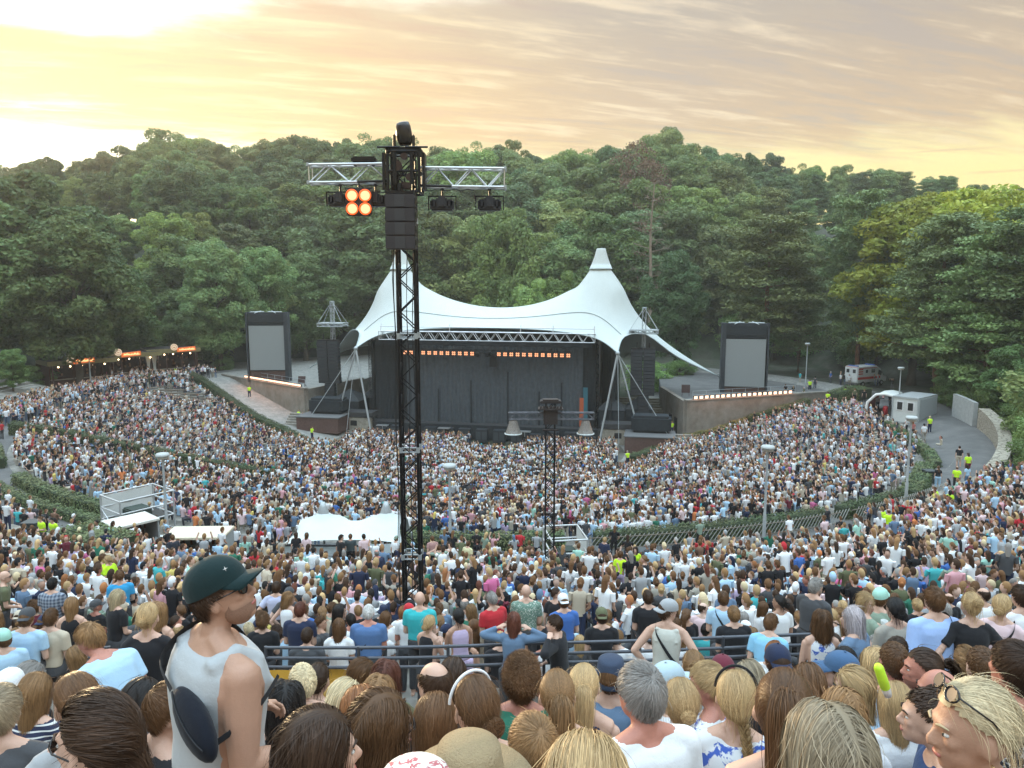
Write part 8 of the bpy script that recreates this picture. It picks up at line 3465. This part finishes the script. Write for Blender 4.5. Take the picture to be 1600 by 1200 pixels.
HV = 'hi-vis yellow'
for (u, v, lab, kw) in [
    (462, 832, 'woman in a black top over a white shirt on the terrace left of the tent', dict(top='black', sex='f', hair='bob', hc='dark')),
    (478, 833, 'woman in a pale pink top and dark trousers on the terrace left of the tent', dict(top='pale pink', sex='f', hair='bob', hc='brown')),
    (531, 837, 'man in a black t-shirt and shorts on the terrace before the tent', dict(top='black', sex='m', hair='curly', hc='dark', legs='short', pants='black', yaw=-35)),
    (547, 835, 'man in a dark green-grey t-shirt and black shorts on the terrace', dict(top=(0.045, 0.06, 0.065), sex='m', hair='short', hc='brown', legs='short', pants='black', bulk=1.1)),
    (569, 835, 'man in a pale pink shirt on the terrace before the tent', dict(top='pale pink', sex='m', hair='short', hc='dark', pants='black')),
    (595, 834, 'man in a black t-shirt in front of the guyed pole', dict(top='black', sex='m', hair='buzz', hc='brown', yaw=65)),
    (617, 838, 'man in a white t-shirt and green cap at the right of the tent', dict(top='white', sex='m', hat='capback', hatc='sage', hair='short', hc='brown', pants='black')),
    (590, 860, 'broad man in a navy jumper below the white tent', dict(top='navy', sex='m', hair='bald', hc='grey', skin='red', bulk=1.2, sleeve='long')),
    (576, 864, 'woman in a black strappy dress below the white tent', dict(top='black', sex='f', hair='long', hc='light', sleeve='none', pants='black')),
    (676, 838, 'man in a reddish patterned shirt right of the lighting tower', dict(top=(0.42, 0.24, 0.22), sex='m', hair='short', hc='brown', legs='short', pants='black')),
    (686, 852, 'man in a sage t-shirt and yellow shorts right of the lighting tower', dict(top='sage', sex='m', hair='short', hc='brown', legs='short', pants='yellow', arm='up')),
    (704, 848, 'man in a white t-shirt with a black strap and black shorts', dict(top='white', sex='m', hair='short', hc='dark', legs='short', pants='black')),
    (730, 846, 'man in a pale yellow shirt on the terrace', dict(top=(0.66, 0.60, 0.36), sex='m', hair='short', hc='brown')),
    (270, 836, 'man in a dark t-shirt standing between the bar stalls', dict(top=(0.03, 0.035, 0.05), sex='m', hair='short', hc='brown')),
    (65, 806, 'steward in a yellow vest with arms folded behind the left bins', dict(top=HV, sex='m', hair='short', hc='brown', arm='fold', rz=150)),
    (83, 808, 'steward in a yellow vest over black, right of the left bins', dict(top=HV, sex='m', hair='short', hc='black', rz=160)),
    (155, 866, 'steward in a bright yellow vest by the square hedge', dict(top=HV, sex='m', hair='short', hc='brown', rz=-60)),
    (171, 868, 'second steward in a yellow vest by the square hedge', dict(top=HV, sex='f', hair='lowbun', hc='blonde', rz=70)),
    (466, 640, 'left steward of the trio on the left gravel ramp', dict(top=HV, sex='m', pants='navy')),
    (473, 645, 'middle steward of the trio on the left gravel ramp', dict(top=HV, sex='m', pants='navy')),
    (482, 640, 'right steward of the trio on the left gravel ramp', dict(top=HV, sex='m', pants='navy')),
    (487, 666, 'steward standing alone at the lower end of the left gravel ramp', dict(top=HV, sex='m', pants='navy')),
    (389, 602, 'steward standing below the left video screen', dict(top=HV, sex='m', pants='navy')),
    (275, 573, 'steward in a yellow vest in front of the right kiosk', dict(top=HV, sex='m', pants='navy')),
    (544, 673, 'man in black walking at the left edge of the stage front', dict(top='black', sex='m', pants='black')),
    (1050, 658, 'steward in a yellow vest by the right retaining wall', dict(top=HV, sex='m', pants='navy')),
    (1020, 668, 'man in black striding on the right gravel ramp', dict(top='black', sex='m', pants='black')),
    (1028, 668, 'man in a red and black jersey on the right gravel ramp', dict(top='red', sex='m', pants='black')),
    (981, 704, 'steward in a yellow vest at the foot of the right gravel ramp', dict(top=HV, sex='m', pants='navy')),
    (969, 862, 'steward with a yellow vest and purple trousers between the central bins', dict(top=HV, sex='f', hair='short', hc='brown', pants='lilac')),
    (983, 855, 'man in a black t-shirt talking between the central stewards', dict(top='black', sex='m', hair='short', hc='brown', yaw=-35)),
    (993, 853, 'steward in a yellow vest with folded arms between the central bins', dict(top=HV, sex='f', hair='long', hc='dark', arm='fold', rz=170, pants='black')),
    (1010, 868, 'woman in a black top with folded arms by the right central bin', dict(top='black', sex='f', hair='lowbun', hc='light', rz=60)),
    (944, 840, 'man in a navy t-shirt and pale shorts beside the scaffold frame', dict(top='navy', sex='m', legs='short', pants='beige')),
    (1380, 792, 'steward in yellow and purple, rear of the group at the hedge', dict(top=HV, sex='m', pants='lilac')),
    (1390, 796, 'steward in yellow and purple, front of the group at the hedge', dict(top=HV, sex='m', pants='lilac')),
    (1463, 761, 'steward in yellow and purple on the right walkway, left one', dict(top=HV, sex='m', hair='short', hc='brown', pants='lilac')),
    (1485, 766, 'steward in a yellow vest on the right walkway, right one', dict(top=HV, sex='f', hair='long', hc='black', pants='lilac')),
    (1496, 729, 'steward walking down the right walkway', dict(top=HV, sex='m', pants='black')),
    (1500, 697, 'man in a black t-shirt and beige shorts in the middle of the walkway', dict(top='black', sex='m', legs='short', pants='beige')),
    (1514, 708, 'steward in a yellow vest close to the stone wall', dict(top=HV, sex='m', pants='wine')),
    (1513, 726, 'woman in a light blue top by the stone wall', dict(top='light blue', sex='f', pants='denim')),
    (1445, 662, 'man in a white t-shirt and khaki trousers on the upper walkway', dict(top='white', sex='m', pants='sand')),
    (1427, 658, 'woman in a red top and black shorts on the upper walkway', dict(top=(0.40, 0.14, 0.12), sex='f', hair='long', hc='ginger', legs='short', pants='black')),
    (1454, 650, 'steward sitting against the grey barrier on the walkway', dict(top=HV, sex='m', pants='navy')),
    (1467, 728, 'person in jeans and a black strap top by the walkway bin', dict(top='black', sex='f', pants='light blue')),
    (1434, 774, 'man in a white t-shirt and jeans at the end of the walkway', dict(top='white', sex='m', pants='denim')),
    (1372, 618, 'person in a white shirt in front of the arched tent', dict(top='white', sex='m', pants='black')),
    (1403, 635, 'person in black beside the lamp post at the container', dict(top='black', sex='m', pants='black')),
    (1351, 608, 'man in black on the yard left of the arched tent', dict(top='black', sex='m', pants='black')),
    (1336, 607, 'person in a yellow-trimmed dark jacket on the yard', dict(top='olive', sex='m', pants='black')),
    (1322, 604, 'steward in yellow and purple below the ambulance', dict(top=HV, sex='m', pants='lilac')),
    (1294, 612, 'steward in a yellow vest at the green bush bed', dict(top=HV, sex='m', pants='navy')),
    (1266, 593, 'steward in a yellow vest right of the thin lamp post', dict(top=HV, sex='m', pants='navy')),
    (1274, 588, 'person in a dark top with a lanyard behind that steward', dict(top='dark grey', sex='m', pants='navy')),
    (1228, 600, 'left one of two people in black above the right wall', dict(top='black', sex='m', pants='light blue')),
    (1240, 602, 'right one of two people in black above the right wall', dict(top='black', sex='f', legs='short', pants='black')),
]:
    kw = dict(kw)
    rzz = kw.pop('rz', None)
    p = G(u, v, 1.74)
    if p.y > 150:
        continue
    rz = R(pr.uniform(-40, 40)) if rzz is None else R(rzz)
    kw.setdefault('arm', 'down')
    kw.setdefault('yaw', 0)
    kw.setdefault('sleeve', 'short')
    kw.setdefault('hat', None)
    kw.setdefault('skin', 'fair')
    kw['scale'] = 1.0
    o = random_person(p.x, p.y, rz, True, lab, 'people standing on the paths', **kw)
    taken.append((p.x, p.y))
uniq(PERSONS)
for o in PERSONS:
    if len(o['label'].split()) > 16:
        o['label'] = o['label'].replace('thinning ', '').replace(' in reversed', ' in').replace(' hair,', ',')
        print('LONG', o['label'])
PXY = [(o.location.x, o.location.y) for o in PERSONS]
for o in PERSONS:
    del o['_top']


# ---- the mass : every body its own little figure, merged into one sheet of people
def low_person(pose, longhair, arms, det, rnd):
    """returns verts, tris, part id per vert (0 skin 1 top 2 trousers 3 hair)"""
    parts = []
    nu, nv = (10, 8) if det else (7, 5)

    def addp(mb, pid):
        parts.append((np.array(mb.v), mb.f, pid))
    hipz = 0.92 if pose == 'stand' else 0.50
    hd = np.array([0, 0.03, hipz + 0.685])
    b = MB().ball(tuple(hd), (0.076, 0.095, 0.118), nu, nv)
    addp(b, 0)
    b = MB().ball((0, 0, 0), 1.0, nu, nv)
    V = np.array(b.v)
    keep = [f for f in b.f if scalp_ok(np.mean(V[list(f)], 0)[None], '')[0]]
    b2 = MB()
    k = 1.12 if not longhair else 1.16
    b2.add(V * np.array([0.076, 0.095, 0.115]) * k + hd + np.array([0, -0.012, 0.012]), keep)
    addp(b2, 3)
    if longhair == 1:
        b = MB().tube([tuple(hd + np.array([0, -0.06, 0.04])), tuple(hd + np.array([0, -0.085, -0.12])), tuple(hd + np.array([0, -0.115, -0.22]))], [0.072, 0.068, 0.045], nu - 1)
        addp(b, 3)
    elif longhair == 2:
        b = MB().ball(tuple(hd + np.array([0, -0.125, 0.03])), 0.042, 7, 5)
        addp(b, 3)
    b = MB().tube([(0, 0, hipz + 0.48), tuple(hd + np.array([0, -.01, -0.07]))], [0.055, 0.046], 6)
    addp(b, 0)
    n = 10 if det else 7
    b = MB()
    secs = [(-0.02, 0.165, 0.12), (0.2, 0.15, 0.105), (0.38, 0.18, 0.115), (0.47, 0.175, 0.10), (0.53, 0.085, 0.065)]
    vs = [(rx * math.cos(2 * PI * i / n), ry * math.sin(2 * PI * i / n), hipz + z) for z, rx, ry in secs for i in range(n)]
    fs = [(q * n + i, q * n + (i + 1) % n, (q + 1) * n + (i + 1) % n, (q + 1) * n + i) for q in range(4) for i in range(n)] + [tuple(range(4 * n, 5 * n))]
    b.add(vs, fs)
    addp(b, 1)
    an = 6 if det else 4
    for s in (-1, 1):
        S = np.array([s * 0.195, 0, hipz + 0.45])
        if arms == 'up':
            E, W = S + [s * 0.10, 0.10, 0.14], S + [s * 0.02, 0.14, 0.38]
        elif arms == 'out':
            E, W = S + [s * 0.10, 0.06, -0.24], S + [-s * 0.02, 0.26, -0.18]
        else:
            E, W = S + [s * 0.05, -0.02, -0.27], S + [-s * 0.03, 0.16, -0.42]
        addp(MB().tube([tuple(S + [0, 0, 0.02]), tuple(S * 0.45 + E * 0.55)], [0.062, 0.055], an), 1)
        addp(MB().tube([tuple(S * 0.5 + E * 0.5), tuple(E), tuple(W)], [0.042, 0.038, 0.028], an), 0)
    for s in (-1, 1):
        if pose == 'stand':
            addp(MB().tube([(s * 0.09, 0, 0.95), (s * 0.11, 0.01, 0.5), (s * 0.12, 0, 0.03)], [0.10, 0.07, 0.05], an), 2)
        else:
            addp(MB().tube([(s * 0.09, -0.02, 0.50), (s * 0.13, 0.42, 0.50)], [0.10, 0.07], an), 2)
            if det:
                addp(MB().tube([(s * 0.13, 0.42, 0.50), (s * 0.13, 0.40, 0.05)], [0.07, 0.05], an), 2)
    VV, TT, PP, o = [], [], [], 0
    for V, F, pid in parts:
        V = V.astype(np.float32)
        for f in F:
            for i in range(1, len(f) - 1):
                TT.append((f[0] + o, f[i] + o, f[i + 1] + o))
        VV.append(V)
        PP.append(np.full(len(V), pid))
        o += len(V)
    return np.concatenate(VV), np.array(TT, np.int32), np.concatenate(PP)


def crowd_positions():
    pts = []           # x, y, pose(0 sit,1 stand), facing jitter
    hed = []
    for o in COL.objects:
        if o.name.startswith('hedge'):
            fol = [c for c in o.children if c.name.startswith('woody_core')][0]
            for v in fol.data.vertices:
                if v.index % 4 == 0:
                    hed.append((v.co.x + o.location.x, v.co.y + o.location.y))
    hed = np.array(hed)
    lamps = [(o.location.x, o.location.y, 0.4) for o in COL.objects if o.parent is None and o.name.split('.')[0] in ('lamp_post', 'lighting_tower')]
    blocks = [(o.location.x, o.location.y, 1.9) for o in COL.objects if o.parent is None and o.name.split('.')[0] in ('bar_stall', 'scaffold_frame', 'drinks_tank', 'wheelie_bin')]
    blocks = [(a, b, 0.8 if c else c) if False else (a, b, c) for a, b, c in blocks]
    tent = [o for o in COL.objects if o.name == 'mixing_tent'][0].location
    eb = G(272, 622)
    # seated tiers
    for r_ in np.arange(24.4, 47.2, 0.86):
        da = math.degrees(0.53 / r_)
        for a in np.arange(a_left(r_) + 1.0, a_right(r_) - 1.2, da):
            x, y = ang_pt(r_ + cr.normal() * 0.12, a + cr.normal() * da * 0.2)
            pts.append((x, y, cr.random() < 0.22, 0.92))
    # arena
    for r_ in np.arange(4, 24.2, 0.62):
        da = math.degrees(0.50 / r_)
        for a in np.arange(-118, 112, da):
            x, y = ang_pt(r_ + cr.normal() * 0.12, a + cr.normal() * da * 0.2)
            l = np.array([x - SX, y - SY])
            lx, ly = l @ EX, l @ EY
            if ly > -3.4 - 0.02 * abs(lx):
                continue
            if abs(lx) > 17.0 and r_ < 18.5:
                continue
            if a > a_right(max(r_, 16)) - 1 and r_ > 14:
                continue
            if r_ > 18 and a < a_left(r_) + 1:
                continue
            pts.append((x, y, True, 0.95))
    # the ring path: thin in the middle, packed on the far left
    for r_ in np.arange(48.6, 53.6, 0.62):
        da = math.degrees(0.55 / r_)
        for a in np.arange(-110, 100, da):
            dens = 0.78 if a < -62 else (0.35 if a < -50 else (0.13 if a < -34 else (0.30 if a < 14 else (0.16 if a < 36 else 0.03))))
            if a < -104:
                dens = 0.5
            if a > 40:
                dens = 0.012
            if 38 < a < 59 and r_ > 50.4:
                dens = 0.85
            if cr.random() < dens:
                x, y = ang_pt(r_ + cr.normal() * 0.15, a)
                pts.append((x, y, True, 1.0))
    # by the kiosks
    for _ in range(170):
        a = cr.uniform(-124, -98)
        r_ = cr.uniform(50, 60)
        x, y = ang_pt(r_, a)
        u, v = proj(x, y, gz(x, y) + 1.5)
        if u < 235 and v > 566:
            pts.append((x, y, True, 1.0))
    # ambulance yard
    for _ in range(26):
        p_ = G(cr.uniform(1240, 1400), cr.uniform(598, 625))
        pts.append((p_.x, p_.y, True, 1.0))
    # upper tier
    for r_ in np.arange(55.0, 77.0, 0.9):
        da = math.degrees(0.52 / r_)
        for a in np.arange(-60, 61, da):
            x, y = ang_pt(r_ + cr.normal() * 0.12, a + cr.normal() * da * 0.2)
            if r_ < 56.6 and (-22 < a < 12):
                if cr.random() > 0.30:
                    continue
                pts.append((x, y, True, 1.0))
                continue
            pts.append((x, y, cr.random() < 0.13, 0.95))
    out = []
    P2 = np.array(PXY)
    for (x, y, stnd, keep) in pts:
        z = gz(x, y)
        if cr.random() > keep:
            continue
        rq, aq = polar(x, y)
        if aq > 40 and r_walk(float(aq)) - 0.9 < rq < 49.5 and cr.random() > 0.02:
            continue
        if y < 3:
            continue
        u, v = proj(x, y, z + 1.2)
        if u < -50 or u > 1650 or v > 1260:
            continue
        if y < 30 and min(np.hypot(P2[:, 0] - x, P2[:, 1] - y)) < 0.45:
            continue
        if y >= 30 and min(np.hypot(P2[:, 0] - x, P2[:, 1] - y)) < 0.8:
            continue
        rr, aa = polar(x, y)
        if rr > 55.5 and y < ymax_ind and abs(aa) < 40:
            continue
        if len(hed) and np.min(np.abs(hed[:, 0] - x) + np.abs(hed[:, 1] - y)) < 1.15:
            continue
        if any((a - x) ** 2 + (b - y) ** 2 < c * c for a, b, c in lamps):
            continue
        if any((a - x) ** 2 + (b - y) ** 2 < (1.0 if False else c) ** 2 for a, b, c in blocks):
            continue
        if abs(x - tent.x) < 3.1 and abs(y - tent.y) < 2.7:
            continue
        if ((x - eb.x) / 5.0) ** 2 + ((y - eb.y) / 2.6) ** 2 < 1:
            continue
        out.append((x, y, z, stnd))
    return out


ymax_ind = max([c[1] for c in cands if any(abs(c[0] - a) < 0.3 and abs(c[1] - b) < 0.3 for a, b in taken)] + [10]) if cands else 12
ymax_ind = sorted([o.location.y for o in PERSONS if o.get('group') == 'concert-goers'])[-3]
POS = crowd_positions() + [(x, y, z, cr.random() < 0.06) for (x, y, z, r_) in rest if y < ymax_ind and False]
print('crowd size', len(POS), 'individuals', len(PERSONS), 'ymax', ymax_ind)


def build_crowd():
    lib = {}
    for det in (0, 1):
        for pose in ('sit', 'stand'):
            lib[(det, pose)] = [low_person(pose, lh, ar, det, None) for lh, ar in ((0, 'rest'), (1, 'rest'), (0, 'out'), (1, 'out'), (2, 'rest'), (0, 'up'))]
    probs = [0.42, 0.17, 0.16, 0.07, 0.12, 0.06]
    buckets = {}
    for (x, y, z, s_) in POS:
        det = 1 if y < 46 else 0
        t = cr.choice(6, p=probs)
        buckets.setdefault((det, 'stand' if s_ else 'sit', t), []).append((x, y, z))
    tops = np.array([SHIRTS[n] for n, _ in TOPS_W])
    hcs = np.array([HAIRC[n] for n, _ in HW])
    sks = np.array([SKINS[k] for k in ('fair', 'pale', 'tan', 'red', 'dark')])
    pts_ = np.array([(0.03, 0.04, 0.08), (0.02, 0.02, 0.022), (0.13, 0.18, 0.26), (0.4, 0.36, 0.29), (0.08, 0.08, 0.09)])
    VV, FF, CC, o = [], [], [], 0
    for (det, pose, t), L in buckets.items():
        V, T, Pp = lib[(det, pose)][t]
        L = np.array(L)
        n = len(L)
        face = np.arctan2(-(SX - L[:, 0]), SY - L[:, 1]) + cr.normal(size=n) * 0.4
        odd = cr.random(n) < 0.10
        face = face + np.where(odd, cr.uniform(-3.1, 3.1, n), 0)
        c, s_ = np.cos(face), np.sin(face)
        sc = cr.uniform(0.90, 1.07, n)
        W = np.empty((n, len(V), 3), np.float32)
        lean = cr.normal(size=n) * 0.05
        Vx = V[None, :, 0] * sc[:, None] + lean[:, None] * V[None, :, 2]
        Vy = V[None, :, 1] * sc[:, None] + (0.04 + cr.normal(size=n) * 0.06)[:, None] * V[None, :, 2]
        W[..., 0] = L[:, 0, None] + Vx * c[:, None] - Vy * s_[:, None]
        W[..., 1] = L[:, 1, None] + Vx * s_[:, None] + Vy * c[:, None]
        W[..., 2] = L[:, 2, None] + V[None, :, 2] * sc[:, None]
        col = np.empty((n, 4, 3))
        j = cr.uniform(0.8, 1.15, (n, 1))
        col[:, 0] = sks[cr.choice(5, n, p=[.5, .2, .18, .09, .03])] * j
        col[:, 1] = tops[cr.choice(len(tops), n, p=_tw)] * cr.uniform(0.92, 1.12, (n, 1))
        col[:, 2] = pts_[cr.choice(5, n)] * j
        hh = hcs[cr.choice(len(hcs), n, p=_hw)] * cr.uniform(0.8, 1.35, (n, 1))
        hatm = cr.random(n) < 0.08
        hh[hatm] = tops[cr.choice(len(tops), hatm.sum(), p=_tw)]
        col[:, 3] = hh
        # bare shoulders / arms come with skin parts; a few have sleeveless torsos of skin tone patches
        C = col[:, Pp]
        F = T[None] + (np.arange(n, dtype=np.int32) * len(V))[:, None, None] + o
        VV.append(W.reshape(-1, 3))
        FF.append(F.reshape(-1, 3))
        CC.append(C.reshape(-1, 3))
        o += n * len(V)
    V, F, C = np.concatenate(VV), np.concatenate(FF), np.concatenate(CC)
    ob = np_mesh('crowd', V, F, mat('crowd_cloth', attr='col', rough=0.85, var=0.0, spec=0.25), None, smooth=True)
    a = ob.data.attributes.new('col', 'FLOAT_COLOR', 'POINT')
    buf = np.ones((len(V), 4), np.float32)
    buf[:, :3] = C
    a.data.foreach_set('color', buf.ravel())
    tag(ob, 'dense seated and standing crowd filling the tiers down to the stage', 'crowd', kind='stuff')
    print('crowd tris', len(F))


build_crowd()
# ------------------------------------------------------------------ evening air
hz = MB().box((0, 130, 37), (560, 420, 100))
hm = bpy.data.materials.new('evening_haze')
hm.use_nodes = True
hk = NT(hm.node_tree)
hk.n.clear()
ho = hk.add('ShaderNodeOutputMaterial')
hv = hk.add('ShaderNodeVolumePrincipled')
hv.inputs['Color'].default_value = (0.95, 0.92, 0.84, 1)
hv.inputs['Density'].default_value = 0.0005
hv.inputs['Anisotropy'].default_value = 0.35
hk.l.new(hv.outputs[0], ho.inputs['Volume'])
o = hz.build('haze', hm)
tag(o, kind='stuff')
